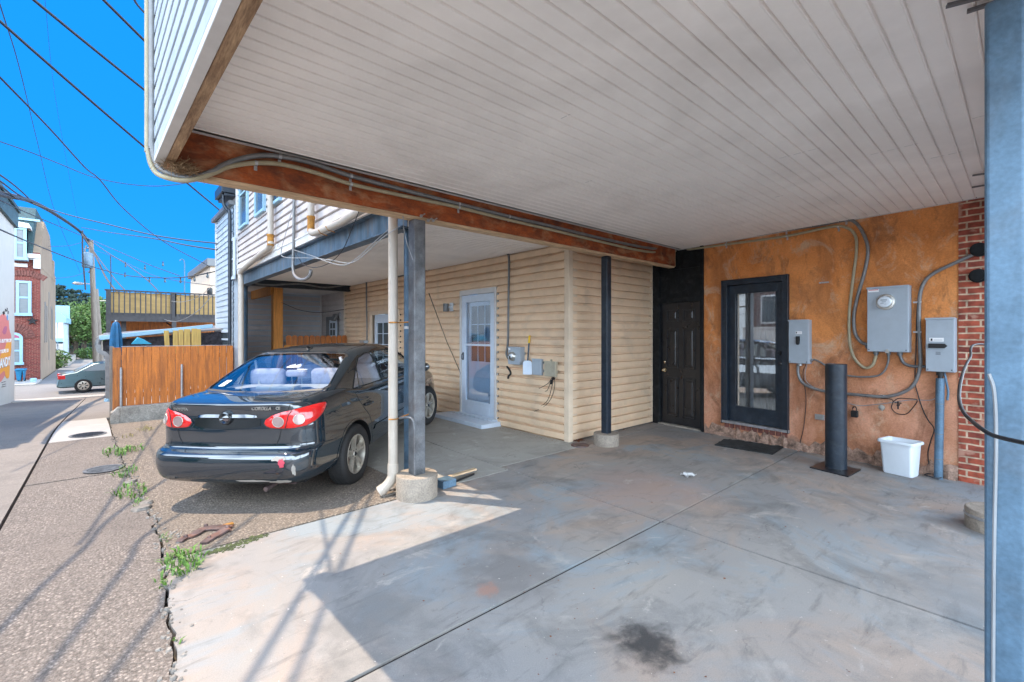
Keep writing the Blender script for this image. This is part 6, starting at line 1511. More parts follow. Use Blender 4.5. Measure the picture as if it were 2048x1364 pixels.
# tail lamps : outline in the rear view, wrapped round the corner
def lamp_ray(sgn):
    A = Vector((-1, sgn*.62, 0)).normalized(); B = Vector((-A.y, A.x, 0))
    # u runs across the view of A
    def f(p): base = Vector((-1.95, sgn*.60, 0)); return base + A*2 + B*(p.x*(-sgn)) *1.0 + Vector((0,0,p.y)), -A
    return f
for sgn in (-1, 1):
    ol = [(p_*(.84 if p_ > 0 else 1), q_+.058) for p_, q_ in [(-.265,.752),(-.285,.782),(-.275,.812),(-.22,.852),(-.13,.884),(-.02,.902),(.10,.914),(.20,.918),(.275,.912),(.29,.896),(.275,.858),(.235,.815),(.165,.775),(.07,.747),(-.05,.735),(-.17,.734),(-.235,.740)]]
    f = lamp_ray(sgn); ax = (lambda fn: (lambda p: fn(p)))(f)
    v, fc = patch_mesh(bvh_b, ol, ax, sgn, .003, step=.022, bulge=.014, maxd=2)
    mb = MB(); mb.add(v, fc); lt = build(mb, 'tail_light', M['red_lens'], car, smooth=True, local=True)
    mb = MB()
    v2, f2 = patch_mesh(bvh_b, [(a*1.045+.0, .885+(b-.885)*1.10) for a, b in ol], ax, sgn, .0025, step=.03); mb.add(v2, f2); build(mb, 'lamp_seal', M['black_plastic'], car, smooth=True, local=True)
    for (cu, cz, r) in ((-.165,.853,.047),(.0,.866,.045)):
        circ = [(cu+r*math.cos(g), cz+r*math.sin(g)) for g in [k*PI/12 for k in range(24)]]
        v3, f3 = patch_mesh(bvh_b, circ, ax, sgn, .0185, step=.02); mb = MB(); mb.add(v3, f3); build(mb, 'clear_lens', M['clear_lens'], lt, smooth=True, local=True)
        pts = [bvh_b.ray_cast(*f(Vector(p)))for p in circ]; pts = [h+n_*.0195 if n_.dot(f(Vector((0,0)))[1]) < 0 else h-n_*.0195 for h, n_, _, _ in pts]
        mb = MB(); mb.tube(pts+[pts[0]], .003, 6); build(mb, 'lens_ring', M['alloy'], lt, smooth=True, local=True)
    mb = MB(); ptsl = []
    for (a, b) in ((-.055,.955),(-.08,.91),(-.092,.86),(-.11,.795)):
        h, n_, _, _ = bvh_b.ray_cast(*f(Vector((a+.0, b)))); n_ = n_ if n_.dot(f(Vector((0,0)))[1]) < 0 else -n_; ptsl.append(h+n_*.019)
    mb.tube(smooth_path(ptsl, 5), .0035, 5); build(mb, 'lens_gap', M['black_plastic'], lt, local=True)
# boot lid trim bar, missing badge ring, lettering
v, f = patch_mesh(bvh_b, [(-.30,.895),(-.27,.88),(.27,.88),(.30,.895),(.29,.912),(.20,.922),(-.20,.922),(-.29,.912)], 'x', -1, .006, step=.03, bulge=.02)
mb = MB(); mb.add(v, f); build(mb, 'trim_bar', M['paint'], car, smooth=True, local=True)
v, f = patch_mesh(bvh_b, [(-.33,.815),(-.2,.792),(0,.785),(.2,.792),(.33,.815),(.33,.878),(-.33,.878)], 'x', -1, .0035, step=.04)
mb = MB(); mb.add(v, f); build(mb, 'plate_recess', M['chrome_dark'], car, smooth=True, local=True)
h, n_, _, _ = bvh_b.ray_cast(Vector((-3, 0, .89)), Vector((1, 0, 0)))
MX = Matrix.Rotation(R(-90), 3, 'Y')
mb = MB(); mb.lathe([(.030,.012),(.046,.030),(.058,.026),(.064,.010),(.066,-.01)], h+Vector((-.004,0,0)), 32, MX); build(mb, 'badge_ring', M['chrome_dark'], car, smooth=True, local=True)
mb = MB(); mb.lathe([(0,.006),(.030,.006),(.031,.014)], h+Vector((-.004,0,0)), 24, MX); build(mb, 'badge_hole', M['rusty_iron'], car, local=True)
def lettering(txt, y, z, size, nm, m, bold=True, shear=0):
    hh, n_, _, _ = bvh_b.ray_cast(Vector((-3, y, z)), Vector((1, 0, 0)))
    T_ = Matrix(((0,0,-1,hh.x-.006),(-1,0,0,y),(0,1,0,z),(0,0,0,1)))
    mb = MB(); text_into(mb, txt, size, T_, .002, bold, shear); build(mb, nm, m, car, local=True)
lettering('TOYOTA', .475, .965, .034, 'lettering', M['silver'])
lettering('COROLLA', -.345, .975, .042, 'lettering', M['silver'], True, .25)
lettering('CE', -.50, .975, .036, 'lettering', M['silver'])
mb = MB(); mb.prism([(-.0,1.40),(-.03,1.405),(-.10,1.45),(-.085,1.455),(-.02,1.43),(.03,1.425)], -.008, .008, 'xz'); mb.v = [v+Vector((-.70,0,0)) for v in mb.v]
mb.add([(-.77,-.03,1.405),(-.66,-.02,1.415),(-.66,.02,1.415),(-.77,.03,1.405),(-.75,-.012,1.43),(-.68,-.01,1.432),(-.68,.01,1.432),(-.75,.012,1.43)], [(0,1,2,3),(4,5,6,7),(0,1,5,4),(1,2,6,5),(2,3,7,6),(3,0,4,7)])
build(mb, 'antenna', M['black_plastic'], car, local=True)
# roof ditch lines and door handles
mb = MB()
for sgn in (-1, 1): line_on(bvh_g, [(-.85,sgn*.50),(-.3,sgn*.515),(.2,sgn*.50)], 'z', 1, .008, .002, mb)
build(mb, 'roof_seam', M['black_plastic'], car, local=True, fixn=False)
for sgn in (-1, 1):
    for hx in (-.98, -.13):
        hh, n_, _, _ = bvh_b.ray_cast(Vector((hx, sgn*3, .80)), Vector((0,-sgn,0))); y_ = hh.y
        mb = MB(); mb.tube(smooth_path([(hx-.085,y_+sgn*.0,.80),(hx-.06,y_+sgn*.028,.803),(hx,y_+sgn*.034,.805),(hx+.06,y_+sgn*.028,.803),(hx+.09,y_+sgn*.0,.80)], 5), .013, 8); build(mb, 'door_handle', M['paint'], car, smooth=True, local=True)
        v, f = patch_mesh(bvh_b, [(hx-.07,.78),(hx+.07,.78),(hx+.075,.80),(hx+.06,.82),(hx-.06,.82),(hx-.075,.80)], 'y', sgn, .002, step=.03); mb = MB(); mb.add(v, f); build(mb, 'handle_cup', M['black_plastic'], car, local=True)
    mb = MB(); mb.lathe([(0,.085),(.06,.08),(.095,.05),(.10,.0),(.085,-.03),(0,-.035)], (.86, sgn*.90, 1.0), 16, Matrix.Rotation(R(-90), 3, 'Y') @ Matrix.Diagonal((.72,.95,.7))); build(mb, 'wing_mirror', M['paint'], car, smooth=True, local=True)
    mb = MB(); mb.tube([(.85,sgn*.70,.97),(.86,sgn*.86,.985)], .025, 8); build(mb, 'mirror_arm', M['black_plastic'], car, local=True)
    ol = [(.45,.60),(.80,.60),(.80,.74),(.62,.72),(.48,.66)]
    v, f = patch_mesh(bvh_b, [(sgn*a, b) for a, b in ol], 'x', 1, .004, step=.05); mb = MB(); mb.add(v, f); build(mb, 'headlight', M['clear_lens'], car, smooth=True, local=True)
# interior: shelf, seats, headrests
mb = MB(); mb.add([(-1.62,-.62,1.035),(-1.62,.62,1.035),(-1.12,.66,1.045),(-1.12,-.66,1.045)], [(0,1,2,3)]); mb.box(-1.42,-1.30,-.22,.22,1.045,1.065); build(mb, 'parcel_shelf', M['shelf'], car, local=True)
def cushion(c_, sx, sy, sz, nm, m, r=.03):
    mb = MB(); mb.box(c_[0]-sx/2, c_[0]+sx/2, c_[1]-sy/2, c_[1]+sy/2, c_[2]-sz/2, c_[2]+sz/2); return build(mb, nm, m, car, bevel=r, smooth=True, local=True, segs=4)
for y in (-.38, .38): cushion((-.98,y,1.10), .14, .42, .22, 'rear_seat', M['seat'], .06)
cushion((-1.02,0,1.155), .08, .24, .08, 'headrest', M['seat'], .03)
mb = MB(); 
for y in (-.06,.06): mb.tube([(-1.02,y,1.02),(-1.02,y,1.13)], .006, 6)
build_each(mb, 'headrest_post', M['silver'], car, local=True)
for y in (-.36, .36):
    cushion((-.05,y,1.02), .14, .46, .30, 'front_seat', M['seat'], .06); cushion((-.08,y,1.24), .09, .27, .15, 'headrest', M['seat'], .04)
mb = MB(); mb.tube([(.42+.05*math.sin(g), .36+.18*math.cos(g), 1.02+.15*math.sin(g)) for g in [k*.3 for k in range(22)]], .014, 8); build(mb, 'steering_wheel', M['black_plastic'], car, local=True)
mb = MB(); mb.tube([(-1.04,-.55,1.34),(-1.0,-.66,1.02)], .018, 4); mb.tube([(-.9,.60,1.30),(-1.08,.42,1.02)], .014, 4); build_each(mb, 'seat_belt', M['shelf'], car, local=True)
# stickers on the rear window
def win_pt(y, z, off=.004):
    h_, n_, _, _ = bvh_g.ray_cast(Vector((-3, y, z)), Vector((1, 0, 0))); n_ = n_ if n_.x < 0 else -n_; return h_ + n_*off, n_
def win_text(txt, y, z, size, m, nm, shear=0, bold=False):
    p, n_ = win_pt(y, z); X_ = Vector((0,-1,0)); Y_ = n_.cross(X_).normalized(); X_ = Y_.cross(n_).normalized()
    T_ = Matrix(((X_.x,Y_.x,n_.x,p.x),(X_.y,Y_.y,n_.y,p.y),(X_.z,Y_.z,n_.z,p.z),(0,0,0,1)))
    mb = MB(); text_into(mb, txt, size, T_, .0008, bold, shear); return build(mb, nm, m, car, local=True)
win_text('VIRGINIA', -.235, 1.228, .030, M['sticker'], 'window_lettering', .15)
v, f = patch_mesh(bvh_g, [(.50,1.095),(.565,1.093),(.535,1.142),(.475,1.145)], 'x', -1, -.004, step=.03); mb = MB(); mb.add(v, f); build(mb, 'window_sticker', M['sticker'], car, local=True)
v, f = patch_mesh(bvh_g, [(-.02,1.252),(-.165,1.252),(-.18,1.259),(-.03,1.260)], 'x', -1, -.003, step=.03); mb = MB(); mb.add(v, f)
for i in range(7):
    y = -.035-.02*i; hz_ = .014+.010*((i*37) % 3)/2; v, f = patch_mesh(bvh_g, [(y,1.258),(y-.010,1.258),(y-.020,1.258+hz_),(y-.011,1.258+hz_)], 'x', -1, -.003, step=.03); mb.add(v, f)
build(mb, 'window_decal', M['sticker'], car, local=True)
# bumper damage: torn corner showing red and grey
blob = lambda cy, cz, ry, rz, n, seed: (lambda rr: [(cy+ry*math.cos(2*PI*k/n)*rr.uniform(.6,1.15), cz+rz*math.sin(2*PI*k/n)*rr.uniform(.6,1.2)) for k in range(n)])(random.Random(seed))
for (cy, cz, ry, rz, m, nm, s_, off) in ((-.555,.545,.07,.022,'car_dust','scraped_paint',3,.004),(-.59,.505,.032,.045,'primer_red','torn_red_patch',5,.007),(-.675,.445,.016,.055,'car_dust','torn_plastic',9,.008),(-.30,.345,.16,.014,'car_dust','scrape',11,.004),(-.56,.335,.12,.018,'car_dust','scrape',12,.005)):
    v, f = patch_mesh(bvh_b, blob(cy, cz, ry, rz, 15, s_), 'x', -1, off, step=.02); mb = MB(); mb.add(v, f); build(mb, nm, M[m], car, smooth=True, local=True)
for (cx__, cz, rx, rz, s_, m) in ((-1.72,.27,.06,.035,21,'pebble'),(-1.78,.255,.05,.018,22,'pebble')):
    v, f = patch_mesh(bvh_b, blob(cx__, cz, rx, rz, 13, s_), 'y', -1, .004, step=.02); mb = MB(); mb.add(v, f); build(mb, 'dried_mud', M[m], car, smooth=True, local=True)
# wheels
def wheel(x, sgn, steer=0.0):
    W_ = bpy.data.objects.new('wheel', None); C.objects.link(W_); W_.parent = car; W_.location = (x, sgn*.745, .315); W_.rotation_euler = (0, 0, steer + (0 if sgn < 0 else PI))
    # built with the outer face towards -y
    A = Matrix.Rotation(R(90), 3, 'X')      # lathe axis z -> -y
    mb = MB(); mb.lathe([(.205,.080),(.222,.093),(.27,.102),(.300,.092),(.312,.075),(.316,.04),(.316,-.04),(.312,-.075),(.300,-.092),(.27,-.10),(.215,-.09),(.205,-.08)], (0,0,0), 56, A)
    for k in range(-3, 4):
        if k: pass
    ty = build(mb, 'tyre', M['rubber'], W_, smooth=50, local=True)
    mb = MB()
    for k in range(64):
        g = 2*PI*k/64
        for (c_, w_) in ((-.052,.035),(0,.026),(.052,.035)):
            p = Vector((.3165*math.cos(g+.02*(c_ > 0)), c_, .3165*math.sin(g+.02*(c_ > 0)))); mb.obox(p, .005, w_, .020, Matrix.Rotation(-g, 3, 'Y'))
    build(mb, 'tread', M['rubber'], ty, local=True)
    mb = MB(); mb.lathe([(.208,.088),(.200,.092),(.193,.088),(.188,.06),(.182,.0),(.182,-.07),(.205,-.085),(.208,-.06)], (0,0,0), 48, A); rim = build(mb, 'rim', M['alloy'], W_, smooth=True, local=True)
    mb = MB()
    for k in range(5):
        for dd in (-.13, .13):
            g = 2*PI*k/5 + PI/2 + dd; a = Vector((math.cos(g), 0, math.sin(g))); s_ = Vector((-a.z, 0, a.x)); ga = 2*PI*k/5+PI/2+dd*.55; a2 = Vector((math.cos(ga), 0, math.sin(ga)))
            p0, p1 = a2*.045, a*.196
            vs = []
            for (p, w_, yo, yi) in ((p0,.020,-.070,-.035),(p0.lerp(p1,.5),.017,-.076,-.045),(p1,.022,-.084,-.05)):
                vs += [p-s_*w_/1+Vector((0,yi,0)), p-s_*w_*.62+Vector((0,yo,0)), p+s_*w_*.62+Vector((0,yo,0)), p+s_*w_+Vector((0,yi,0))]
            mb.add(vs, [(4*i+j, 4*i+4+j, 4*i+4+(j+1) % 4, 4*i+(j+1) % 4) for i in range(2) for j in range(4)])
    mb.lathe([(0,.074),(.030,.074),(.034,.068),(.06,.066),(.066,.055),(.066,.03)], (0,0,0), 28, A)
    build(mb, 'spokes', M['alloy'], rim, smooth=30, local=True)
    mb = MB()
    for k in range(5):
        g = 2*PI*k/5+PI/2+.6; mb.tube([(.047*math.cos(g),-.06,.047*math.sin(g)),(.047*math.cos(g),-.070,.047*math.sin(g))], .008, 8)
    mb.lathe([(0,.078),(.022,.077),(.026,.07)], (0,0,0), 20, A); build(mb, 'hub', M['chrome_dark'], rim, local=True)
    mb = MB(); mb.lathe([(0,.01),(.14,.01),(.145,0),(.145,-.02),(0,-.02)], (0,0,0), 32, A); build(mb, 'brake_disc', M['rusty_iron'], W_, smooth=True, local=True)
    mb = MB(); mb.lathe([(0,-.06),(.20,-.06),(.20,-.065),(0,-.065)], (0,0,0), 32, A); build(mb, 'back_plate', M['black_plastic'], W_, local=True)
for x in (RA, FA):
    for sgn in (-1, 1): wheel(x, sgn, 0 if x == RA else -.15)
mb = MB()
for sgn in (-1, 1):
    for ax in (RA, FA):
        pts = [(ax+.362*math.cos(g), .325+.362*math.sin(g)) for g in [R(-8)+R(196)*k/28 for k in range(29)]]
        line_on(bvh_b, pts, 'y', sgn, .022, .004, mb, sm=False)
build_each(mb, 'arch_lip', M['paint'], car, local=True, fixn=False)
mb = MB(); mb.tube([(-1.9,-.35,.24),(-2.12,-.35,.23)], .022, 12); mb.box(-1.9,-1.5,-.5,.0,.2,.26); build(mb, 'exhaust', M['rusty_iron'], car, local=True)
mb = MB(); mb.box(-1.9,1.9,-.6,.6,.22,.34); build(mb, 'underbody', M['black_plastic'], car, local=True)
# park it
head = math.atan2(FW.y, FW.x) - R(7.0)
ax_c = FW*5.03 + RT*(-2.495)
CAR_S = 1.0
fwd = Vector((math.cos(head), math.sin(head), 0))
org = ax_c - fwd*RA
zr = gz(ax_c.x, ax_c.y); fc_ = ax_c + fwd*2.6; zf = gz(fc_.x, fc_.y)+.02
car.location = (org.x, org.y, (zr+zf)/2)
car.rotation_euler = (R(-1.0), -math.atan2(zf-zr, 2.6), head)

# ------------------------------------------------------------------ fences
def pickets(mb_fn, fr, u0, u1, z0, z1, w_, m, parent, gap=.006, dog=False, seed=1, th=.018, jit=.012):
    rr = random.Random(seed); u = u0; i = 0
    while u < u1 - w_*.4:
        ww = min(w_, u1-u) - gap; zt = z1 + rr.uniform(-jit, jit)*.6; n0 = rr.uniform(0, .004)
        mb = MB(); mb.T = fr.M
        if dog: c_ = ww*.22; mb.prism([(u, z0), (u+ww, z0), (u+ww, zt-c_*1.2), (u+ww-c_, zt), (u+c_, zt), (u, zt-c_*1.2)], n0, n0+th)
        else: mb.prism([(u, z0+rr.uniform(-.01,.01)), (u+ww, z0+rr.uniform(-.01,.01)), (u+ww, zt), (u, zt+rr.uniform(-.004,.004))], n0, n0+th)
        build(mb, 'picket', m, parent, bevel=.003); u += w_; i += 1
YF = 11.55
FF = Frame((0, YF, 0), R(180))
def fy_(px, py): return on_y(px, py, YF)
zc0 = gz(0.05, YF)
fl, fr2 = on_y(243, 750, YF).x, 2.06
fz1 = fy_(243, 694).z; fz0 = fy_(243, 812).z
fence = thing('wood_fence', 'orange stained picket fence on a concrete curb beyond the car', 'fence', ((fl+fr2)/2, YF, zc0))
pickets(None, FF, -fr2, -fl, fz0-.01, fz1, .128, M['cedar'], fence, seed=4)
mb = MB(); mb.box(fl, fr2, YF+.002, YF+.04, fz0+.15, fz0+.24); mb.box(fl, fr2, YF+.002, YF+.04, fz1-.25, fz1-.16); build(mb, 'rail', M['cedar'], fence)
mb = MB()
for k in range(26): 
    x = fl+(fr2-fl)*k/26; mb.tube([(x, YF-.004, fz1+.008), (x+.04, YF-.004, fz1+.010), (x+.08, YF-.004, fz1+.006)], .006, 5)
build(mb, 'wire_edge', M['galv'], fence)
xl = fy_(222, 760).x
mb = MB(); mb.box(fl-.13, fl-.005, YF+.0, YF+.03, fz0-.08, fz1-.01); build(mb, 'corner_board', M['cedar_dark'], fence, bevel=.004)
mb = MB(); mb.box(fl-.13, fl-.11, YF+.03, YF+1.6, fz0-.08, fz1-.02); build(mb, 'side_panel', M['cedar_dark'], fence)
for px, yt, lab in ((242, 738, 'rusty grey steel stake at the fence corner'), (363, 731, 'grey steel stake in front of the fence, half way along')):
    x = fy_(px, 760).x; zt = fy_(px, yt).z
    mb = MB(); mb.tube([(x, YF-.06, fz0-.05), (x, YF-.06, zt)], .022, 10); mb.tube([(x, YF-.06, zt), (x, YF-.06, zt+.03)], .017, 8)
    tag(build(mb, 'steel_stake', M['galv'], smooth=True), lab, 'stake', 'steel stakes at the fence')
cb = thing('curb_wall', 'low weathered concrete curb wall under the orange fence', 'wall', (1, YF-.1, zc0))
mb = MB(); mb.box(fl-.02, 2.9, YF-.16, YF+.12, zc0-.3, fz0); mb.prism([(fl-.16, zc0-.3), (fl-.02, zc0-.3), (fl-.02, fz0), (fl-.06, fz0-.005), (fl-.16, fz0-.11)], YF-.16, YF+1.6, 'xz'); 
build(mb, 'wall', M['concrete_wall'], cb, bevel=.012)
bx = on_y(208, 750, YF+.25)
pst = thing('fence_post', 'grey weathered post at the end of the orange fence', 'post', (fy_(226,700).x-.02, YF+.15, zc0))
x0_, x1_ = on_y(219, 700, YF+.12).x, on_y(228, 700, YF+.12).x
mb = MB(); mb.box(x0_, x1_, YF+.12, YF+.2, zc0-.2, fy_(224,693).z); build(mb, 'shaft', M['pole_wood'], pst, bevel=.005)
gt_ = thing('downspout', 'grey metal downspout curving down at the alley corner of the shed roof', 'downspout', (0,12,zc0))
def q_(px, py, Y=12.2): return on_y(px, py, Y)
mb = MB(); mb.tube(smooth_path([q_(196,690), q_(199,702), q_(210,708), q_(215,716), q_(216,735), q_(216,800)], 5), .055, 4); build(mb, 'pipe', M['conduit'], gt_)
mb = MB(); mb.tube([q_(216,797), q_(214,803)], .05, 8); build(mb, 'outlet', M['sky_trim'], gt_)
# dog eared fence in the porch
dfence = thing('dog_eared_fence', 'low dog eared cedar fence across the grey porch behind the car roof', 'fence', (4, 12.36, 0))
FD = Frame((0, 12.40, 0), R(180)); xa, xb = on_y(567, 680, 12.40).x, HX-.03; zt_ = on_y(600, 671, 12.40).z
pickets(None, FD, -xb, -xa, .1, zt_, .142, M['cedar_dark'], dfence, gap=.010, dog=True, seed=6)
zr_ = on_y(600, 690, 12.38).z
mb = MB(); mb.box(xa, xb, 12.36, 12.381, zr_-.09, zr_); build(mb, 'rail', M['post_wood'], dfence)

# ------------------------------------------------------------------ yard behind the fence: shed roof, deck
shed = thing('lean_to', 'dark lattice lean to with a long white gutter behind the orange fence', 'shed', (1.5, 13.6, gz(1.5,13.6)))
Ys = 12.9
def y_(px, py, Y=Ys): return on_y(px, py, Y)
gl = y_(203, 672); gr = y_(430, 645, Ys)
mb = MB(); mb.bar(y_(199,676), y_(425,652), .14, .09); build(mb, 'gutter', M['sky_trim'], shed, bevel=.01)
mb = MB(); mb.tube(smooth_path([y_(210,671), y_(200,676), y_(196,686), y_(196,695)], 4), .05, 10); build(mb, 'gutter_elbow', M['conduit'], shed, smooth=True)
mb = MB(); a, b = y_(206,678), y_(440,656); mb.add([(a.x,Ys+.06,fz1-.12),(b.x+.6,Ys+.06,fz1-.12),(b.x+.6,Ys+.06,b.z-.03),(a.x,Ys+.06,a.z-.03),(a.x,Ys+.10,fz1-.12),(b.x+.6,Ys+.10,fz1-.12),(b.x+.6,Ys+.10,b.z-.03),(a.x,Ys+.10,a.z-.03)], [(0,1,2,3),(4,5,6,7),(0,1,5,4),(1,2,6,5),(2,3,7,6),(3,0,4,7)]); build(mb, 'lattice_panel', M['lattice'], shed)
mb = MB(); mb.add([(a.x,Ys,a.z+.0),(b.x+.6,Ys,b.z),(b.x+.6,Ys+2.2,b.z+.1),(a.x,Ys+2.2,a.z+.1),(a.x,Ys,a.z+.03),(b.x+.6,Ys,b.z+.03),(b.x+.6,Ys+2.2,b.z+.13),(a.x,Ys+2.2,a.z+.13)], [(0,1,2,3),(4,5,6,7),(0,1,5,4),(1,2,6,5),(2,3,7,6),(3,0,4,7)]); build(mb, 'roof', M['conduit'], shed)
for i, (p0, p1, yt) in enumerate(((331,341,661),(346,356,661),(357,367,659),(368,381,658),(383,394,657),(394,402,658))):
    A_, B_ = on_y(p0, 690, 12.5), on_y(p1, 690, 12.5); zt = on_y(p0, yt, 12.5).z
    mb = MB(); s_ = -.03 if i == 0 else 0; mb.add([(A_.x, 12.5, fz1-.3), (B_.x, 12.5, fz1-.3), (B_.x+s_, 12.5, zt), (A_.x+s_, 12.5, zt), (A_.x, 12.525, fz1-.3), (B_.x, 12.525, fz1-.3), (B_.x+s_, 12.525, zt), (A_.x+s_, 12.525, zt)], [(0,1,2,3),(4,5,6,7),(0,1,5,4),(1,2,6,5),(2,3,7,6),(3,0,4,7)])
    tag(build(mb, 'board', M['yellow_wood'], bevel=.004), ('leaning pale yellow board apart from the others','yellow board next to the leaning one','second upright yellow board of the close row','widest yellow board in the middle of the row','yellow board right of the widest one','rightmost narrow yellow board')[i], 'board', 'yellow boards standing behind the fence')
ub_ = thing('patio_umbrella', 'closed blue patio umbrella standing behind the fence', 'umbrella', on_y(233,700,12.3))
c_ = on_y(232, 645, 12.3); c2 = on_y(233, 692, 12.3)
mb = MB(); n_ = 16; prof = [(.0,.16),(.05,.10),(.07,.0),(.085,-.2),(.09,-.42),(.05,-.55)]
vs = [];
for r_, z_ in prof:
    for j in range(n_): g = 2*PI*j/n_; rr_ = r_*(1+.25*(j % 2)); vs.append((c_.x+rr_*math.cos(g), c_.y+rr_*math.sin(g), c_.z+z_-.12))
mb.add(vs, [(i*n_+j, i*n_+(j+1) % n_, (i+1)*n_+(j+1) % n_, (i+1)*n_+j) for i in range(len(prof)-1) for j in range(n_)]); build(mb, 'canopy', M['umbrella_blue'], ub_)
mb = MB(); mb.tube([(c_.x, c_.y, zc0), (c_.x, c_.y, c_.z+.05)], .02, 8); build(mb, 'pole', M['galv'], ub_)
mb = MB(); a = on_y(262,687,12.0); b = on_y(304,688,12.0); t_ = on_y(276,676,12.0); h_ = .35
vs = [(a.x,12,a.z-.01),(t_.x,12,t_.z),(on_y(290,681,12).x,12,on_y(290,681,12).z),(b.x,12,b.z),(a.x+.03,12+h_,a.z),(t_.x,12+h_,t_.z+.02),(on_y(290,681,12).x,12+h_,on_y(290,681,12).z+.02),(b.x,12+h_,b.z)]
mb.add(vs, [(0,1,5,4),(1,2,6,5),(2,3,7,6),(0,3,2,1),(4,5,6,7),(0,4,7,3)])
tag(build(mb, 'blue_tarp_cover', M['tarp_blue']), 'bright blue folded cover poking over the orange fence', 'tarp')
YD = 22.0
deck = thing('raised_deck', 'raised dark timber deck with a tan privacy screen behind the yard', 'deck', (1.7, YD, gz(1.7,YD)))
def d_(px, py, Y=YD): return on_y(px, py, Y)
zt = d_(211,578).z; zs = d_(211,628).z; zb = d_(211,641).z; zg = gz(0, YD); xl_ = d_(211,600).x; xr_ = 3.9
mb = MB(); mb.box(xl_-.03, xr_, YD-.06, YD+.08, zt-.05, zt); build(mb, 'top_rail', M['deck_dark'], deck)
mb = MB(); mb.box(xl_, xr_, YD-.02, YD+.03, zs-.02, zs+.06); mb.box(xl_, xr_, YD-.03, YD+.03, zb-.02, zs-.02); build(mb, 'rim_joist', M['deck_dark'], deck)
i = 0; x = xl_+.2
while x < xr_:
    mb = MB(); mb.box(x, x+.035, YD-.05, YD-.02, zs-.04, zt-.05); build(mb, 'baluster', M['deck_dark'], deck); x += .152
for px in (217, 348):
    x = d_(px, 600).x; mb = MB(); mb.box(x-.07, x+.07, YD-.05, YD+.09, zg, zt); build(mb, 'post', M['deck_dark'], deck)
for x in (d_(248,650).x, 3.4): mb = MB(); mb.box(x-.07, x+.07, YD+.3, YD+.44, zg, zb); build(mb, 'post', M['deck_dark'], deck)
mb = MB(); mb.T = None
xs_ = [xl_+.1+k*(xr_-xl_-.1)/60 for k in range(61)]
vs = [(x, YD+.045+.012*math.sin(k*.9)+.008*math.sin(k*2.3+j), zs+.02+(zt-.10-zs)*j/5+.01*math.sin(k*.7+j)) for j in range(6) for k, x in enumerate(xs_)]
mb.add(vs, [(j*61+k, j*61+k+1, (j+1)*61+k+1, (j+1)*61+k) for j in range(5) for k in range(60)]); build(mb, 'privacy_screen', M['deck_screen'], deck, smooth=True, fixn=False)
mb = MB(); mb.box(xl_, xr_, YD, YD+3.4, zs-.04, zs); 
build(mb, 'floor_boards', M['deck_dark'], deck)
mb = MB(); mb.box(xl_+.1, xr_+2, YD+3.4, YD+3.5, zg, zb+.4); build(mb, 'back_wall', M['cedar_dark'], deck)
for px, lab in ((378,'grey chair back standing on the deck behind the screen, left'),(393,'grey chair back on the deck behind the screen, right')):
    x = d_(px, 600, YD+.4).x; z_ = d_(px, 594, YD+.4).z; cht = thing('deck_chair', lab, 'chair', (x, YD+.5, zs), group='chairs on the deck')
    mb = MB(); mb.box(x-.2, x+.2, YD+.4, YD+.44, z_-.55, z_); build(mb, 'backrest', M['conduit'], cht, bevel=.05); mb = MB(); mb.box(x-.2, x+.2, YD+.44, YD+.85, z_-.6, z_-.55); build(mb, 'seat', M['conduit'], cht)
    for sx in (-.17, .17):
        for dy in (.46, .82): mb = MB(); mb.box(x+sx-.015, x+sx+.015, YD+dy-.015, YD+dy+.015, zs, z_-.55); build(mb, 'leg', M['lamp_metal'], cht)
x = d_(420, 585).x; mb = MB(); mb.lathe([(.0,.0),(.09,.0),(.10,.04),(.10,.22),(.08,.25),(0,.25)], (x, YD+.02, zt), 14); tag(build(mb, 'lantern', M['black_plastic'], smooth=True), 'dark lantern on the deck rail at the house end', 'lantern')
cn = d_(369, 566)
mb = MB(); mb.tube(smooth_path([d_(369,589), d_(369,545), d_(369,528), d_(367,520), d_(362,519), d_(359,522)], 5), .018, 8)
tag(build(mb, 'vent_pipe', M['steel_pale'], smooth=True), 'slim pale hooked pole rising from the deck against the sky', 'pole')
# yellowish house strip beyond the pale one
hs3 = thing('tan_house', 'narrow strip of a tan house wall with a dark cornice seen past the pale siding', 'house', (4.5, 24, gz(0,24)))
x = on_y(421, 600, 26).x; zt2 = on_y(421, 532, 26).z
mb = MB(); mb.box(x, x+6, 26, 33, gz(0,26), zt2); build(mb, 'wall', M['tan_trim'], hs3)
mb = MB(); mb.box(x-.15, x+6.1, 25.85, 33, zt2, zt2+.35); mb.box(x+.3, x+.9, 26.2, 26.8, zt2+.35, zt2+.8); build(mb, 'roof', M['lamp_metal'], hs3)

# ------------------------------------------------------------------ left side of the alley
XL = -2.82; YL1 = on_x(29, 700, XL).y; YL0 = 12.0
mw = thing('painted_wall_building', 'cream rendered building with a painted mural at the left edge', 'building', (XL-2, 20, gz(0,20)))
zl = on_x(29, 455, XL).z
mb = MB(); mb.box(XL-4, XL, YL0, YL1, -1.6, zl); build(mb, 'wall', M['mural_wall'], mw)
mb = MB(); mb.box(XL-4, XL+.10, YL0, YL1+.10, zl, zl+.75); mb.box(XL-4, XL+.16, YL0, YL1+.16, zl+.62, zl+.75); build(mb, 'parapet', M['parapet'], mw)
FM = Frame((XL, YL1, 0), R(-90))                                 # u runs back towards the camera
def mu(px, py): return FM.at(px, py)
def mural(name, pts, m, off):
    P = [mu(a, b) for a, b in pts]; P = [(p.x, p.y) for p in smooth_path([(a, b, 0) for a, b in P+[P[0]]], 4)][:-1]
    mb = MB(); mb.T = FM.M; mb.prism(P, .001, off); return build(mb, name, m, mw)
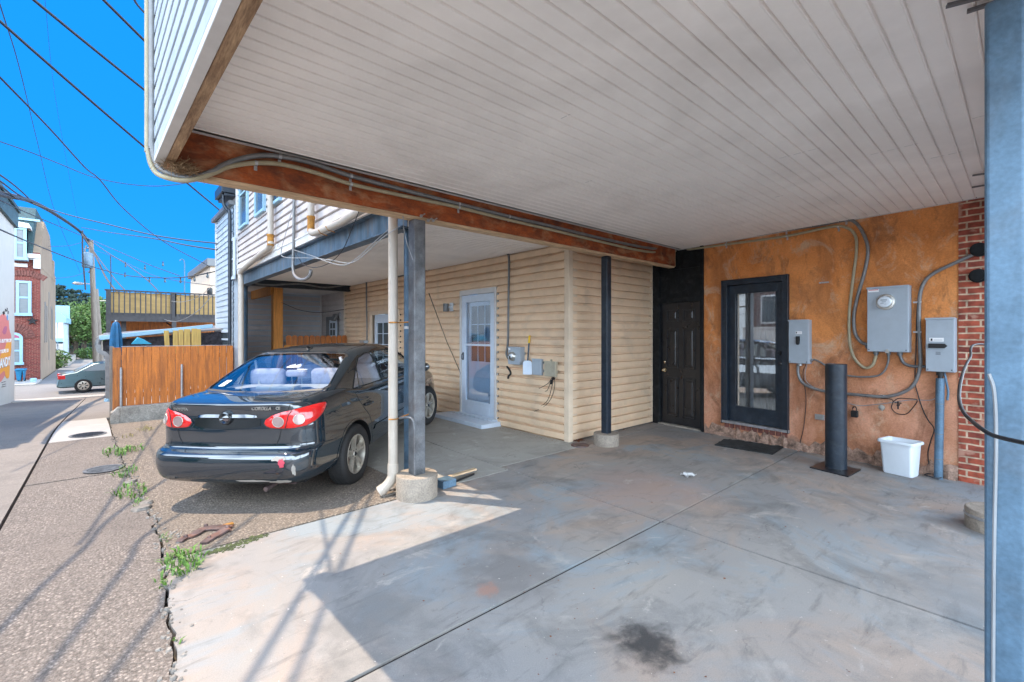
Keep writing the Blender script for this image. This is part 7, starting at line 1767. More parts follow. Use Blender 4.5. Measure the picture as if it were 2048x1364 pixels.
mural('mural_shape', [(0,632),(3,629),(8,628),(12,633),(14,640),(17,641),(18,655),(20,665),(22,672),(22,700),(20,718),(16,730),(12,742),(9,752),(4,760),(0,764),(-12,764),(-12,640)], M['mural_pink'], .006)
mural('mural_shape', [(22,678),(18,684),(14,682),(8,700),(3,704),(0,712),(-6,725),(-6,752),(0,748),(8,742),(11,754),(15,757),(18,752),(19,735),(20,712),(22,695)], M['mural_orange'], .010)
mural('mural_shape', [(13,633),(14,629),(15,633),(15,639),(14,641),(13,638)], M['mural_blue'], .012)
mural('mural_shape', [(4,664),(7,656),(10,652),(13,654),(12,664),(8,669)], M['mural_purple'], .012)
mb = MB(); rr = random.Random(2)
for (a, b, c_, d) in ((7,622,8,628),(10,618,11,623),(13,622,13.5,616),(15,628,15.5,622),(6,630,5,624)):
    p0, p1 = mu(a, b), mu(c_, d); mb.T = None; mb.tube([FM.w(p0[0], .01, p0[1]), FM.w(p1[0], .01, p1[1])], .02, 4)
build(mb, 'mural_marks', M['ink'], mw)
def wall_text(txt, pa, pb, size_px, m, nm, off=.014, bold=True):
    u0, z0 = mu(*pa); u1, z1 = mu(*pb); zc = (z0+z1)/2; L_ = abs(u1-u0)
    cu_w = L_
    h_ = abs(mu(pa[0], pa[1]-size_px/2)[1]-mu(pa[0], pa[1]+size_px/2)[1])
    # frame u runs right to left as read; letters advance along -u ... text x axis = +Y (away)
    T0 = Matrix(((0,0,1,0),(1,0,0,0),(0,1,0,0),(0,0,0,1)))
    mb = MB(); text_into(mb, txt, 1.0, Matrix.Identity(4), .01, bold)
    xs = [v.x for v in mb.v]; ys = [v.y for v in mb.v]; sx = L_/(max(xs)-min(xs)); sy = h_/(max(ys)-min(ys))
    uc = (u0+u1)/2; mid = FM.w(uc, 0, zc); cx_ = (max(xs)+min(xs))/2; cy_ = (max(ys)+min(ys))/2
    mb.v = [Vector((mid.x+off+v.z*.2, mid.y+(v.x-cx_)*sx, mid.z+(v.y-cy_)*sy)) for v in mb.v]
    return build(mb, nm, m, mw)
wall_text('LIKE A BUTTERCUP', (-9,688), (21.5,676), 8, M['sticker'], 'mural_lettering')
wall_text("YOU'RE SO", (-1,706), (16,698), 8, M['sticker'], 'mural_lettering')
wall_text('DANDY', (-7,734), (19,718), 20, M['mural_blue'], 'mural_lettering', .016)
wall_text('DANDY', (-7.6,733), (18.4,717), 20, M['sticker'], 'mural_lettering', .022)
mb = MB(); mb.T = FM.M
for (a, b, y) in ((3,10,765),(4,11,770),(3,11,774)):
    p0, p1 = mu(a, y), mu(b, y-2); mb.T = None; mb.tube([FM.w(p0[0], .008, p0[1]), FM.w(p1[0], .008, p1[1])], .012, 4)
build(mb, 'mural_small_print', M['ink'], mw)
# red brick corner house across the street
YR = 38.7; XR = on_y(80, 700, YR).x; XRl = -9.0
rh = thing('brick_row_house', 'red brick corner house with a dark slate mansard across the street', 'house', ((XR+XRl)/2, YR, -1.2))
def r_(px, py, Y=YR): return on_y(px, py, Y)
zc = r_(80, 533).z; zk = r_(80, 510).z; FR = Frame((0, YR, 0), R(180))
mb = MB(); mb.box(XRl, XR, YR, YR+.3, -1.6, zc+.8); build(mb, 'wall', M['brick_far'], rh)
mb = MB(); YE = 49.5; mb.box(XRl, XR-.001, YR+.3, YE, -1.6, zc+.4); mb.prism([(YR+.0, zk),(YR+2.2, r_(80,430).z),(YR+6, r_(80,440).z),(YR+8, zk+.5),(YE, zk-.6),(YE, zc),(YR, zc)], XR-.3, XR+.01, 'yz'); build(mb, 'side_wall', M['side_plaster'], rh)
for (a, b, h_) in ((43,44.5,.9),(45.8,47,1.1),(48,49,.8)):
    mb = MB(); mb.box(XR-1, XR-.02, a, b, zk-.3, zk+h_); build(mb, 'chimney', M['side_plaster'], rh)
mb = MB(); mb.box(XRl, XR+.02, YR-.35, YR, zk-.25, zk); mb.box(XRl, XR+.02, YR-.15, YR, zc+.35, zk-.25); mb.box(XR-.25, XR+.03, YR-.25, YR, zc-.15, zk-.05); mb.box(XRl, XR-.5, YR-.08, YR, zc-.1, zc+.1)
x = XRl
while x < XR-.6: mb.box(x, x+.10, YR-.22, YR-.15, zk-.42, zk-.27); x += .22
build(mb, 'cornice', M['trim'], rh)
zm = r_(80, 440).z; zm2 = r_(80, 407).z
mb = MB(); mb.prism([(YR-.1, zk),(YR+.7, zm),(YR+.75, zm+.1),(YR+1.1, zm+.1),(YR+1.7, zm2),(YR+6, zm2),(YR+8, zk)], XRl, XR-.302, 'yz'); build(mb, 'mansard_roof', M['slate'], rh)
mb = MB(); mb.box(XRl, XR-.05, YR+.6, YR+.78, zm, zm+.12); build(mb, 'roof_band', M['sky_trim'], rh)
def far_window(px0, px1, py0, py1, nm='window', arch=False, proud=.0, parent=rh, Y=YR, fm=M['sky_trim']):
    a, b = on_y(px0, 600, Y).x, on_y(px1, 600, Y).x; z1, z0 = on_y(px0, py0, Y).z, on_y(px0, py1, Y).z; t = .13
    y0 = Y-.12-proud
    mb = MB(); mb.box(a, a+t, y0, Y+.1, z0, z1); mb.box(b-t, b, y0, Y+.1, z0, z1); mb.box(a+t, b-t, y0, Y+.1, z1-t, z1); mb.box(a-.04, b+.04, y0-.06, Y+.1, z0-.1, z0+.06); mb.box(a+t, b-t, y0+.03, Y+.1, (z0+z1)/2-.05, (z0+z1)/2+.05)
    w_ = build(mb, nm, fm, parent)
    mb = MB(); mb.box(a+t, b-t, y0+.06, y0+.08, z0+.06, z1-t); build(mb, 'pane', M['blind'], w_)
    return w_, a, b, z0, z1
far_window(32, 63, 561, 628)
w_, a, b, z0, z1 = far_window(30, 56, 457, 518, proud=.55)
mb = MB(); mb.prism([(a-.15, z1),(b+.15, z1),(b+.1, z1+.25),(a-.1, z1+.35)], YR-.75, YR+.4, 'xz'); build(mb, 'dormer_top', M['trim'], w_)
mb = MB(); mb.box(a, b, YR-.5, YR+.5, z0, z1); build(mb, 'dormer_core', M['slate'], w_)
w_, a, b, z0, z1 = far_window(10, 46, 676, 727)
cxa, rr_ = (a+b)/2, (b-a)/2
mb = MB(); mb.prism([(cxa+rr_*math.cos(g), z1-.02+rr_*.95*math.sin(g)) for g in [PI*k/14 for k in range(15)]], YR-.10, YR+.05, 'xz'); build(mb, 'arch_frame', M['sky_trim'], w_)
mb = MB(); mb.prism([(cxa+(rr_-.13)*math.cos(g), z1+.0+(rr_-.16)*.95*math.sin(g)) for g in [PI*k/14 for k in range(15)]], YR-.12, YR-.101, 'xz'); build(mb, 'arch_pane', M['mural_purple'], w_)
def arch_ring(cx_, cz, r0, r1, g0_, g1_, nm):
    mb = MB(); k = 16
    for i in range(k):
        ga, gb_ = g0_+(g1_-g0_)*(i+.08)/k, g0_+(g1_-g0_)*(i+.92)/k
        mb.prism([(cx_+r0*math.cos(ga), cz+r0*math.sin(ga)), (cx_+r1*math.cos(ga), cz+r1*math.sin(ga)), (cx_+r1*math.cos(gb_), cz+r1*math.sin(gb_)), (cx_+r0*math.cos(gb_), cz+r0*math.sin(gb_))], YR-.06, YR+.02, 'xz')
    build(mb, nm, M['brick_paver'], rh)
arch_ring(cxa, z1, rr_+.08, rr_+.5, 0, PI, 'brick_arch')
a, b = r_(32,600).x, r_(63,600).x; zz = r_(40,561).z
arch_ring((a+b)/2, zz-1.0, 1.30, 1.62, R(52), R(128), 'brick_arch')
mb = MB(); cxs, czs = r_(65,642).x, r_(65,642).z
mb.prism([(cxs+(.26 if k % 2 == 0 else .1)*math.sin(k*PI/5), czs+(.26 if k % 2 == 0 else .1)*math.cos(k*PI/5)) for k in range(10)], YR-.10, YR-.02, 'xz'); build(mb, 'iron_star', M['black_paint'], rh)
mb = MB()
for (y0_, y1_, z0, z1) in ((41.3,41.7,1.0,3.6),(42.5,42.9,1.0,3.4),(45.5,45.9,1.2,3.5),(46.5,46.8,1.1,3.3),(44.,44.15,-.2,4.4)): mb.box(XR-.05, XR+.02, y0_, y1_, z0, z1)
build(mb, 'side_openings', M['lamp_metal'], rh)
# wheeled bin by the corner
def rb(px, py, Y): return on_y(px, py, Y)
YB = 37.4
for i, (p0, p1, lab) in enumerate(((30,44,'blue wheeled bin by the red brick house'),(44.5,50,'narrow blue bin partly behind the first one'))):
    a, b = rb(p0, 740, YB).x, rb(p1, 740, YB).x; z1 = rb(35, 738, YB).z; zb_ = gz(0, YB)+.06
    t = thing('wheeled_bin', lab, 'bin', ((a+b)/2, YB+.3, zb_), group='blue bins across the street')
    mb = MB(); mb.add([(a+.06,YB+.05,zb_+.05),(b-.06,YB+.05,zb_+.05),(b-.06,YB+.5,zb_+.05),(a+.06,YB+.5,zb_+.05),(a,YB,z1-.1),(b,YB,z1-.1),(b,YB+.6,z1-.1),(a,YB+.6,z1-.1)], [(0,1,2,3),(4,5,6,7),(0,1,5,4),(1,2,6,5),(2,3,7,6),(3,0,4,7)]); build(mb, 'body', M['bin_blue'], t, bevel=.03)
    mb = MB(); mb.box(a-.03, b+.03, YB-.04, YB+.65, z1-.1, z1); build(mb, 'lid', M['bin_blue'], t, bevel=.03)
    for s_ in (a+.08, b-.08): mb = MB(); mb.tube([(s_-.02, YB+.52, zb_+.08), (s_+.02, YB+.52, zb_+.08)], .08, 12); build(mb, 'wheel', M['rubber'], t)
p = on_z(66, 763, -1.1); mb = MB(); mb.lathe([(0,.0),(.12,.0),(.14,.16),(.12,.2),(0,.2)], (p.x, 36.9, gz(0,36)+.06), 10); tag(build(mb, 'bucket', M['sky_trim'], smooth=True), 'small pale bucket on the far pavement by the brick house', 'bucket')
# pale house further along the far alley
ph = thing('porch_row_house', 'small pale house with a blue grey porch beyond the brick house', 'house', (-4, 62, -1.2))
YP = 60.0
def pp(px, py): return on_y(px, py, YP)
a, b = pp(98, 700).x, pp(126, 700).x; z1 = pp(110, 645).z
mb = MB(); mb.box(a, b, YP+1.2, YP+9, -1.3, z1); build(mb, 'wall', M['blue_siding'], ph)
mb = MB(); mb.box(a, b+.2, YP, YP+9, z1, z1+.5); mb.prism([(a, z1+.5),(b+.2, z1+.5),(b-.3, z1+1.0),(a, z1+1.1)], YP, YP+9, 'xz'); build(mb, 'roof', M['sky_trim'], ph)
mb = MB(); c_ = pp(130, 620); mb.box(c_.x-.9, c_.x+.2, YP+2, YP+3, z1+.4, c_.z+.5); build(mb, 'chimney', M['sky_trim'], ph)
for px in (112, 119, 124): x = pp(px, 650).x; mb = MB(); mb.box(x-.08, x+.08, YP, YP+.2, -1.3, z1); build(mb, 'porch_post', M['trim'], ph)
zf_ = pp(110, 684).z
mb = MB(); mb.box(a, b, YP, YP+1.3, zf_-.15, zf_); mb.box(a, b, YP-.03, YP, zf_, zf_+.35); build(mb, 'porch_floor', M['sky_trim'], ph)
mb = MB(); mb.box(b, b+.6, YP-6, YP+9, -1.3, pp(128,715).z); build(mb, 'side_wall', M['concrete_wall'], ph)
x = pp(118, 720).x; mb = MB(); mb.box(x-.8, x-.2, YP-8, YP+1, -1.3, .9); tag(build(mb, 'garden_fence', M['pole_wood']), 'weathered wooden fence beside the pale porch house', 'fence')

# ------------------------------------------------------------------ trees
def tree(name, label, x, y, z, h, rad, kind, seed, n=2600, mleaf='leaf', ls=.22):
    rr = random.Random(seed); t = thing(name, label, 'tree', (x, y, z), group='trees beyond the far street')
    mb = MB(); top = Vector((x+rr.uniform(-.3,.3), y, z+h*.9)); mb.tube(smooth_path([(x, y, z), (x+.1, y, z+h*.3), (x, y+.1, z+h*.6), top], 3), [.28*(1-k/10.5) for k in range(10)], 8)
    limbs = []
    if kind == 'broad':
        for k in range(9):
            g = rr.uniform(0, 6.3); a = Vector((x, y, z+h*rr.uniform(.25,.6))); e = a + Vector((math.cos(g)*rad*.75, math.sin(g)*rad*.75, h*rr.uniform(.1,.32))); mb.tube([a, a.lerp(e,.5)+Vector((0,0,.2)), e], [.11,.07,.03], 6); limbs.append(e)
    build(mb, 'trunk', M['bark'], t, smooth=True)
    mb = MB()
    if kind == 'broad':
        cl = [(e, rad*rr.uniform(.35,.55)) for e in limbs] + [(Vector((x+rr.gauss(0,rad*.4), y+rr.gauss(0,rad*.4), z+h*rr.uniform(.35,.95))), rad*rr.uniform(.28,.5)) for _ in range(16)]
        for _ in range(n):
            c_, r_ = rr.choice(cl); d = Vector((rr.gauss(0,1), rr.gauss(0,1), rr.gauss(0,.8))); d = d.normalized()*r_*(rr.random()**.4); p = c_+d
            if p.z < z+h*.12: continue
            leaf(mb, p, ls*rr.uniform(.6,1.3), rr)
    else:
        k = int(h/.55)
        for i in range(k):
            zz = z+h*(.12+.88*i/k); r_ = rad*(1-i/k)**.8+.15
            for j in range(9):
                g = rr.uniform(0, 6.3); L_ = r_*rr.uniform(.55,1.15); dr = Vector((math.cos(g), math.sin(g), 0))
                for q in range(max(3, int(n/(k*9)))):
                    s_ = rr.random()**.7; p = Vector((x, y, zz)) + dr*L_*s_ + Vector((rr.gauss(0,.16), rr.gauss(0,.16), -.25*L_*s_**.6+.22*L_*s_*s_ + rr.gauss(0,.08))); leaf(mb, p, ls*rr.uniform(.5,1.2), rr, flat=True)
    build(mb, 'crown', M[mleaf], t, fixn=False); return t
def leaf(mb, p, s_, rr, flat=False):
    a = Vector((rr.gauss(0,1), rr.gauss(0,1), rr.gauss(0,.3 if flat else 1))).normalized(); b = a.orthogonal().normalized(); b.rotate(Matrix.Rotation(rr.uniform(0,6.3), 3, a)); c_ = a.cross(b)
    mb.add([p-b*s_, p-c_*s_*.5, p+b*s_, p+c_*s_*.5], [(0,1,2,3)])
zt_ = -1.2
def at_px(px, Y): return on_y(px, 700, Y).x
def th(px, ytop, Y): return on_y(px, ytop, Y).z - zt_
for (lab, px, yt, Y, r_, sd) in (('dark spruce furthest left beyond the pale house',120,566,84,3.0,1),('broad dark spruce in the middle of the row',146,574,80,3.2,2),('slim dark spruce just left of the utility pole',171,582,84,2.4,3),('low dark spruce behind the utility pole',187,612,88,2.6,4),('low dark spruce between the two left ones',134,600,90,2.6,14)):
    tree('spruce_tree', lab, at_px(px,Y), Y, zt_, th(px,yt,Y), r_, 'c', sd, 3600, 'evergreen', .24)
for (lab, px, yt, Y, r_, sd) in (('bright green leafy tree left of the utility pole',166,606,70,2.5,5),('green leafy tree right behind the utility pole',203,596,72,2.2,6),('small leafy tree behind the pale house',150,640,74,2.2,9)):
    tree('maple_tree', lab, at_px(px,Y), Y, zt_, th(px,yt,Y), r_, 'broad', sd, 5200, 'leaf', .15)
def bush(x, y, z, r, h, lab, seed, n=700, m='leaf'):
    rr = random.Random(seed); mb = MB(); t = thing('shrub', lab, 'shrub', (x, y, z), group='shrubs')
    for _ in range(n): d = Vector((rr.gauss(0,1), rr.gauss(0,1), rr.gauss(0,1))).normalized()*(rr.random()**.4); leaf(mb, Vector((x+d.x*r, y+d.y*r, z+h*.5+d.z*h*.5)), .12*rr.uniform(.6,1.3), rr)
    build(mb, 'foliage', M[m], t, fixn=False)
    mb = MB()
    for k in range(5): g = k*1.3; mb.tube([(x, y, z), (x+r*.4*math.cos(g), y+r*.4*math.sin(g), z+h*.6)], .02, 5)
    build(mb, 'stem', M['bark'], t)
bush(at_px(113,52), 52, -1.25, .9, 1.6, 'rounded green shrub beside the brick house side wall', 3)
bush(at_px(177,68), 68, -1.25, 1.2, 1.4, 'low green shrub at the foot of the leafy tree', 4)
# park fence, bin and wall beyond the far street
YK = 79.5
mb = MB(); a, b = at_px(140, YK), at_px(260, YK)
fz_ = gz(0,YK); x = a
ft = thing('iron_fence', 'black iron railing in front of the far lawn', 'fence', ((a+b)/2, YK, fz_))
mb.box(a, b, YK-.03, YK+.03, fz_+1.15, fz_+1.22); mb.box(a, b, YK-.03, YK+.03, fz_+.12, fz_+.18); build(mb, 'rail', M['black_paint'], ft)
mb = MB()
while x < b: mb.box(x-.02, x+.02, YK-.02, YK+.02, fz_, fz_+1.35); x += .3
tag(build(mb, 'bars', M['black_paint'], ft), kind='stuff')
mb = MB(); a = at_px(139, 96); b = at_px(190, 96); mb.box(a, b, 96, 96.4, -1.3, on_y(150,687,96).z); tag(build(mb, 'garden_wall', M['box_grey']), 'blue grey boundary wall behind the lawn', 'wall')
mb = MB(); c_ = at_px(180, 78); mb.box(c_-.5, c_+.5, 77.6, 78.4, -1.2, -.1); tag(build(mb, 'litter_bin', M['steel_pale'], bevel=.05), 'small grey blue bin on the far pavement', 'bin')
# a broad hedge and house backs that close the horizon
def far_block(x0, x1, y0, y1, h, m, lab, roofm='slate', nw=6):
    t = thing('far_house', lab, 'house', ((x0+x1)/2, y0, -1.3), group='distant houses')
    mb = MB(); mb.box(x0, x1, y0, y1, -1.4, h); build(mb, 'wall', M[m], t)
    mb = MB(); mb.box(x0-.2, x1+.2, y0-.2, y1+.2, h, h+.3); build(mb, 'roof', M[roofm], t)
far_block(-60, -9.6, 100, 110, 6, 'brick_far_y', 'long distant brick house row beyond the lawn, left')
far_block(2, 60, 104, 114, 5.5, 'side_plaster', 'long distant rendered house row beyond the lawn, right')
# across the alley, beside and behind the camera: garden wall and a brick house (seen only in the door glass)
aw = thing('alley_wall', 'white painted garden wall on the other side of the alley', 'wall', (-4.2, 2, 0))
mb = MB(); mb.box(-4.3, -4.1, -12, 10.5, -.2, 1.75); mb.box(-4.34, -4.06, -12, 10.5, 1.75, 1.83); build(mb, 'wall', M['stucco_plain'], aw)
ah = thing('brick_house', 'dark brick house behind the white garden wall', 'house', (-11, 2, 0))
mb = MB(); mb.box(-16, -10, 6, 18, -.6, 4.9); build(mb, 'wall', M['brick_far_y'], ah)
mb = MB(); mb.box(-16.2, -9.8, 5.8, 18.2, 4.9, 5.1); build(mb, 'roof', M['slate'], ah)
for y in (8, 10.5, 13, 15.5):
    for z in (2.1,):
        mb = MB(); mb.box(-10.0, -9.93, y-.5, y+.5, z, z+1.5); f = build(mb, 'window', M['trim'], ah); mb = MB(); mb.box(-9.93, -9.92, y-.42, y+.42, z+.08, z+1.42); build(mb, 'pane', M['pane_dark'], f)
bush(-3.6, 5.5, 0, .35, 1.7, 'shrub against the white alley wall', 21, 500)
bush(-3.65, 3.0, 0, .3, 1.3, 'smaller shrub by the alley wall', 22, 400)

# ------------------------------------------------------------------ car passing on the cross street
pc = thing('passing_car', 'silver sedan crossing the alley end on the street', 'car', (0, 0, 0))
Lc, Wc = 4.5, 1.75
side = [(-2.25,.30),(-2.2,.62),(-2.1,.86),(-1.6,.95),(-1.0,1.32),(-.3,1.43),(.4,1.40),(1.1,1.02),(1.9,.90),(2.2,.72),(2.25,.35),(2.1,.25),(-2.1,.25)]
def slab_side(poly, w0, w1, taper):
    mb = MB(); k = len(poly)
    def yy(z, s_): return s_*(w0 if z < .95 else w0-(z-.95)*taper)
    vs = [(x, yy(z, -1), z) for x, z in poly] + [(x, yy(z, 1), z) for x, z in poly]
    mb.add(vs, [tuple(range(k)), tuple(range(2*k-1, k-1, -1))] + [(i, k+i, k+(i+1) % k, (i+1) % k) for i in range(k)]); return mb
o = build(slab_side(side, Wc/2, 0, .45), 'body', M['silver_car'], pc, bevel=.06, smooth=45, local=True, segs=3)
for s_ in (-1, 1):
    mb = MB()
    for poly in ([(-1.40,1.0),(-1.02,1.27),(-.32,1.36),(-.36,.98)], [(-.28,.98),(-.24,1.36),(.36,1.33),(.88,1.02)]):
        k = len(poly); y = lambda z: s_*(Wc/2-(z-.95)*.45+.012); mb.add([(x, y(z), z) for x, z in poly], [tuple(range(k))])
    build(mb, 'side_window', M['pane_dark'], pc, local=True, fixn=False)
    mb = MB(); mb.box(-2.2, -1.95, s_*.62 if s_ > 0 else -.89, .89 if s_ > 0 else -.62, .66, .84); build(mb, 'tail_light', M['red_lens'], pc, bevel=.02, local=True)
    mb = MB(); mb.box(1.98, 2.2, s_*.55 if s_ > 0 else -.86, .86 if s_ > 0 else -.55, .56, .72); build(mb, 'headlight', M['clear_lens'], pc, bevel=.02, local=True)
    for x in (-1.35, 1.35):
        W_ = bpy.data.objects.new('wheel', None); C.objects.link(W_); W_.parent = pc; W_.location = (x, s_*.80, .32); W_.rotation_euler = (0, 0, 0 if s_ < 0 else PI)
        A = Matrix.Rotation(R(90), 3, 'X')
        mb = MB(); mb.lathe([(0,.05),(.20,.09),(.29,.10),(.32,.06),(.32,-.1),(0,-.1)], (0,0,0), 28, A); ty = build(mb, 'tyre', M['rubber'], W_, smooth=40, local=True)
        mb = MB(); mb.lathe([(0,.085),(.04,.09),(.19,.10),(.205,.095)], (0,0,0), 24, A); build(mb, 'rim', M['alloy'], W_, smooth=40, local=True)
        mb = MB()
        for k in range(7): g = 2*PI*k/7; mb.obox((.12*math.cos(g), -.103, .12*math.sin(g)), .10, .01, .045, Matrix.Rotation(-g, 3, 'Y'))
        build(mb, 'spoke_gap', M['black_plastic'], W_, local=True)
mb = MB(); mb.add([(-1.66,-.62,.99),(-1.66,.62,.99),(-1.08,.55,1.30),(-1.08,-.55,1.30)], [(0,1,2,3)]); build(mb, 'rear_window', M['pane_dark'], pc, local=True, fixn=False)
YC = 30.2; xc = on_y(112, 780, YC).x + 2.25
pc.location = (xc, YC, gz(0, YC)); pc.rotation_euler = (0, 0, R(4))

# ------------------------------------------------------------------ poles, lamp and overhead wires
pole = thing('utility_pole', 'leaning wooden utility pole with a transformer at the alley end', 'utility pole', (0,0,0))
YU = 47.0
def u_at(px, py): return on_y(px, py, YU)
pb, pt_ = u_at(193, 735), u_at(182, 481); pole.location = (pb.x, YU, gz(0,YU))
mb = MB(); mb.tube([(pb.x, YU, gz(0,YU)), pb.lerp(pt_, .5), pt_], [.20,.17,.14], 14); build(mb, 'shaft', M['pole_wood'], pole, smooth=True)
c_ = u_at(177, 520)
mb = MB(); mb.lathe([(0,-.62),(.30,-.60),(.33,-.5),(.33,.42),(.30,.5),(.1,.58),(0,.58)], c_+Vector((-.05,-.1,0)), 20); build(mb, 'transformer', M['steel_pale'], pole, smooth=True)
mb = MB()
for dx in (-.15, .1): mb.tube([c_+Vector((dx-.05,-.1,.5)), c_+Vector((dx-.05,-.1,.85))], .05, 8)
a = u_at(172,497); mb.tube([a, u_at(184,494)], .04, 6); mb.tube([u_at(172,497), u_at(172,491)], .05, 6); mb.tube([u_at(176,545), u_at(190,540)], .05, 6)
build(mb, 'insulator', M['lamp_metal'], pole)
mb = MB(); mb.tube(smooth_path([u_at(187,570), u_at(178,568), u_at(170,567), u_at(164,567)], 4), .035, 6); build(mb, 'lamp_arm', M['galv'], pole)
mb = MB(); e = u_at(156, 567); mb.lathe([(0,.12),(.10,.1),(.16,.0),(.13,-.08),(0,-.12)], e, 14, Matrix.Diagonal((2.1,1.2,1))); build(mb, 'lamp_head', M['galv'], pole, smooth=True)
p2b, p2t = on_y(203, 735, 52), on_y(191, 578, 52)
t = thing('utility_pole', 'shorter grey wooden pole just right of the tall one', 'utility pole', (p2b.x, 52, gz(0,52)))
mb = MB(); mb.tube([(p2b.x, 52, gz(0,52)), p2t], .19, 12); build(mb, 'shaft', M['pole_wood'], t, smooth=True)
mb = MB(); mb.tube([p2t-Vector((0,0,1)), p2t+Vector((.9,0,-.95))], .04, 6); build(mb, 'side_arm', M['galv'], t)
WGp = 'overhead wires'
nW = [0]
def wire3(pts, r, lab, m='wire_sky', n=5, sm=6):
    q0_ = Vector(pts[0]); fw0 = q0_.dot(FW); off_ = q0_.dot(RT)/max(.1, fw0)*FX+1024 < 6 or (668-(q0_.z-EYE)/max(.1, fw0)*FX) < 6
    if off_ and len(pts) > 2: pts = [q0_ + (q0_-Vector(pts[1])).normalized()*2.5] + list(pts)
    mb = MB(); mb.tube(smooth_path(pts, sm) if len(pts) > 2 else pts, r, n); return tag(build(mb, 'overhead_wire', M[m], smooth=True), lab, 'wire', WGp)
def dd(px, py, d): return O0 + ray(px, py)*d
# thick twisted bundle sweeping in from the upper left to the pole
wire3([dd(-60,372,9), dd(0,388,12), dd(60,402,17), dd(110,428,24), dd(160,463,32), dd(185,492,36)], .085, 'thickest twisted cable sweeping from the upper left down to the pole top', n=6)
for i, (y0, lab) in enumerate(((350,'highest of the thin cables fanning in at the left edge'),(362,'second cable of the fan at the left edge'),(371,'third cable of the fan, just above the thick one'))):
    wire3([dd(-40,y0-22,9), dd(0,y0,11), dd(35,y0+26,14), dd(62,401+i,17.3)], .022, lab)
wire3([dd(160,463,32), dd(190,510,30), dd(215,560,27), dd(262,612,24), dd(300,640,22.5)], .05, 'dark cable dropping from the thick one behind the deck railing', n=5)
wire3([dd(162,465,32), dd(200,520,28), dd(240,570,25), dd(275,602,23), dd(340,650,20), dd(372,664,17)], .028, 'cable running from the pole junction down over the deck')
wire3([dd(165,470,32), dd(215,505,28), dd(255,530,25), dd(300,565,22), dd(330,600,20)], .024, 'cable falling from the junction toward the middle of the deck')
wire3([dd(165,461,32), dd(165,500,32), dd(168,545,32), dd(171,580,32)], .05, 'short dark cable hanging straight down beside the transformer')
wire3([dd(60,405,17), dd(130,428,15), dd(220,450,13.5), dd(300,469,12.5), dd(370,480,12), dd(436,487,11.6)], .016, 'long wire from the thick bundle to the pale house, upper of two')
wire3([dd(163,455,32), dd(220,465,25), dd(300,476,18), dd(370,490,14), dd(436,500,11.6)], .020, 'long wire from the pole junction to the pale house, lower of two')
wire3([dd(0,400,10), dd(60,428,14), dd(160,470,22), dd(230,500,20), dd(300,530,19), dd(360,552,18.4)], .014, 'thin wire crossing under the thick bundle toward the hooked pole')
wire3([dd(-30,445,9), dd(0,459,10), dd(60,485,13), dd(140,517,18), dd(200,538,20), dd(260,552,20), dd(330,556,18), dd(380,553,15), dd(430,543,12)], .018, 'string light cable sagging across the sky to the pale house')
wire3([dd(180,497,36), dd(230,515,30), dd(300,548,24), dd(345,560,20), dd(430,572,13)], .012, 'thin wire from the transformer to the right')
wire3([dd(0,155,6.0), dd(100,258,8), dd(170,335,10), dd(200,360,11), dd(250,420,13), dd(330,485,16), dd(420,533,19)], .014, 'straight diagonal wire from the left edge to the pale house')
wire3([dd(262,-12,5), dd(275,10,5.4), dd(296,32,5.8), dd(340,70,6.4), dd(380,110,7)], .013, 'short cable at the top edge beside the white siding')
wire3([dd(0,283,8), dd(60,304,9), dd(120,328,10), dd(180,352,11), dd(240,366,11.5), dd(300,372,11.5), dd(345,370,11), dd(395,362,10)], .009, 'thin drooping wire under the canopy corner')
wire3([dd(4,22,8), dd(40,140,12), dd(75,285,20), dd(112,430,30), dd(160,545,42)], .010, 'hair thin wire from the top left to the lamp')
wire3([dd(90,0,14), dd(110,190,20), dd(140,360,28), dd(157,445,32)], .005, 'faint hair thin wire down to the pole junction')
wire3([dd(97,493,30), dd(140,491,33), dd(172,482,36)], .014, 'short wire left of the pole top'); wire3([dd(110,557,32), dd(150,552,34), dd(180,540,36)], .014, 'short wire left of the transformer')
wire3([dd(221,511,21), dd(222,560,21), dd(221,578,21)], .02, 'thin upright rod above the left end of the deck')
wire3([dd(300,625,20), dd(335,641,17), dd(360,641,15), dd(395,622,13), dd(425,590,11.9)], .010, 'pale slack wire in front of the deck screen, lower', 'wire_grey')
wire3([dd(330,600,19), dd(360,604,16), dd(395,595,13.5), dd(425,572,12)], .009, 'pale slack wire in front of the deck screen, upper', 'wire_grey')
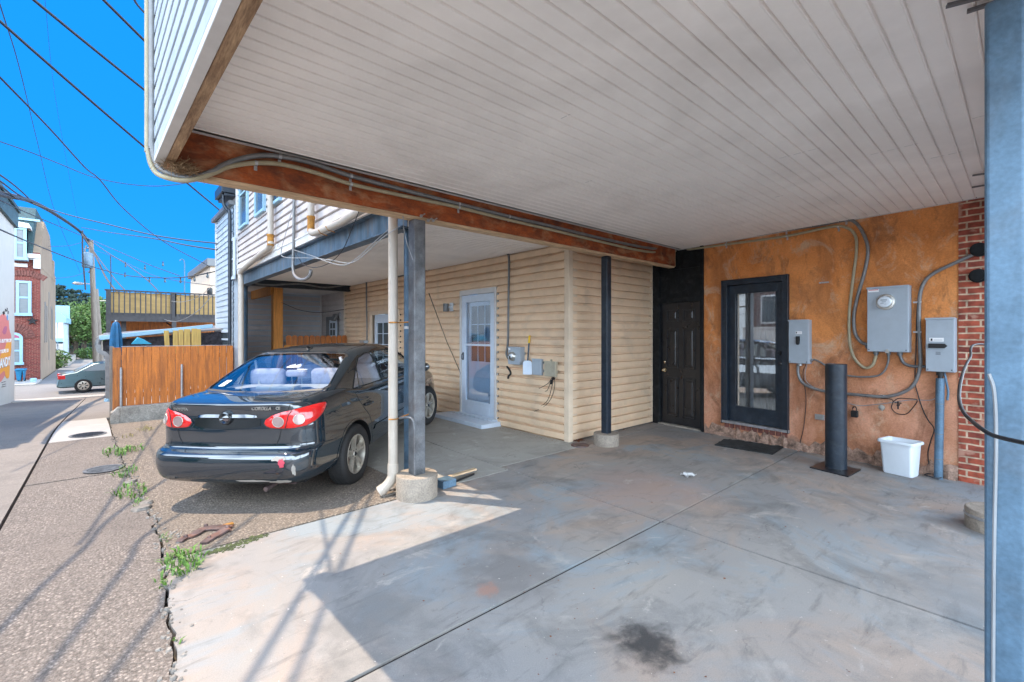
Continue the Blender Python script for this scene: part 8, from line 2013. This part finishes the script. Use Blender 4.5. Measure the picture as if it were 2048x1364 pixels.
# string light bulbs
sl = [(250,551),(299,560),(330,562),(361,562),(389,559),(415,552),(251,531),(290,536),(326,529)]
for i, (px, py) in enumerate(sl):
    d_0 = 18 if px < 340 else 14; p = dd(px, py, d_0); lab_ = ['first bulb from the left on the lower light string','second bulb from the left on the lower light string','third bulb on the lower light string','fourth bulb on the lower light string','fifth bulb on the lower light string','last bulb on the lower light string, by the pale house','left bulb of the three on the upper thin line','middle bulb of the three on the upper thin line','right bulb of the three on the upper thin line'][i]; t = thing('string_light', lab_, 'light bulb', p, group='string light bulbs'); 
    mb = MB(); mb.lathe([(0,-.07),(.028,-.05),(.035,-.015),(.022,.02),(.018,.06),(0,.07)], p, 8); build(mb, 'bulb', M['pane_dark'], t, smooth=True)
    mb = MB(); mb.tube([p+Vector((0,0,.03)), p+Vector((0,0,.12))], .02, 6); build(mb, 'socket', M['black_plastic'], t)
# service cables overhead: from behind the camera's left to the neighbours' walls (they shade the ground)
def shadow_wire(g1, h1, g2, h2, r, lab, end=None, t0=-1.6):
    k = Vector((-SUN_TO.x, -SUN_TO.y, 0))/SUN_TO.z
    A_ = Vector((*on_z(*g1).xy, 0)) - k*h1 + Vector((0,0,h1)); B_ = Vector((*on_z(*g2).xy, 0)) - k*h2 + Vector((0,0,h2)); D = B_-A_
    t1 = (UX-.0-A_.x)/D.x
    if (A_+D*t1).y > 11.5: t1 = (X3-A_.x)/D.x
    P = [A_+D*(t0+(t1-t0)*k_/8) for k_ in range(9)]
    if end is not None: P = [A_+D*(t0+(1.0-t0)*k_/5) for k_ in range(6)] + [B_.lerp(Vector(end), .5)-Vector((0,0,.04)), Vector(end)]
    return wire3(P, r, lab)
shadow_wire((0,1260), 5.6, (255,992), 5.35, .019, 'service cable high over the alley, nearest the left edge', end=tuple(dd(447,427,11.8)))
shadow_wire((136,1284), 5.6, (327,1031), 5.35, .018, 'service cable high over the alley, second from left', end=(2.12,10.8,5.0))
shadow_wire((232,1337), 5.7, (385,1131), 5.5, .017, 'service cable over the alley, third from left', end=(2.12,9.5,4.95))
shadow_wire((495,1364), 5.9, (655,1100), 5.6, .022, 'service cable over the sunlit slab, reaching the tan house')
shadow_wire((585,1364), 6.1, (720,1040), 5.7, .020, 'service cable nearest the canopy corner')
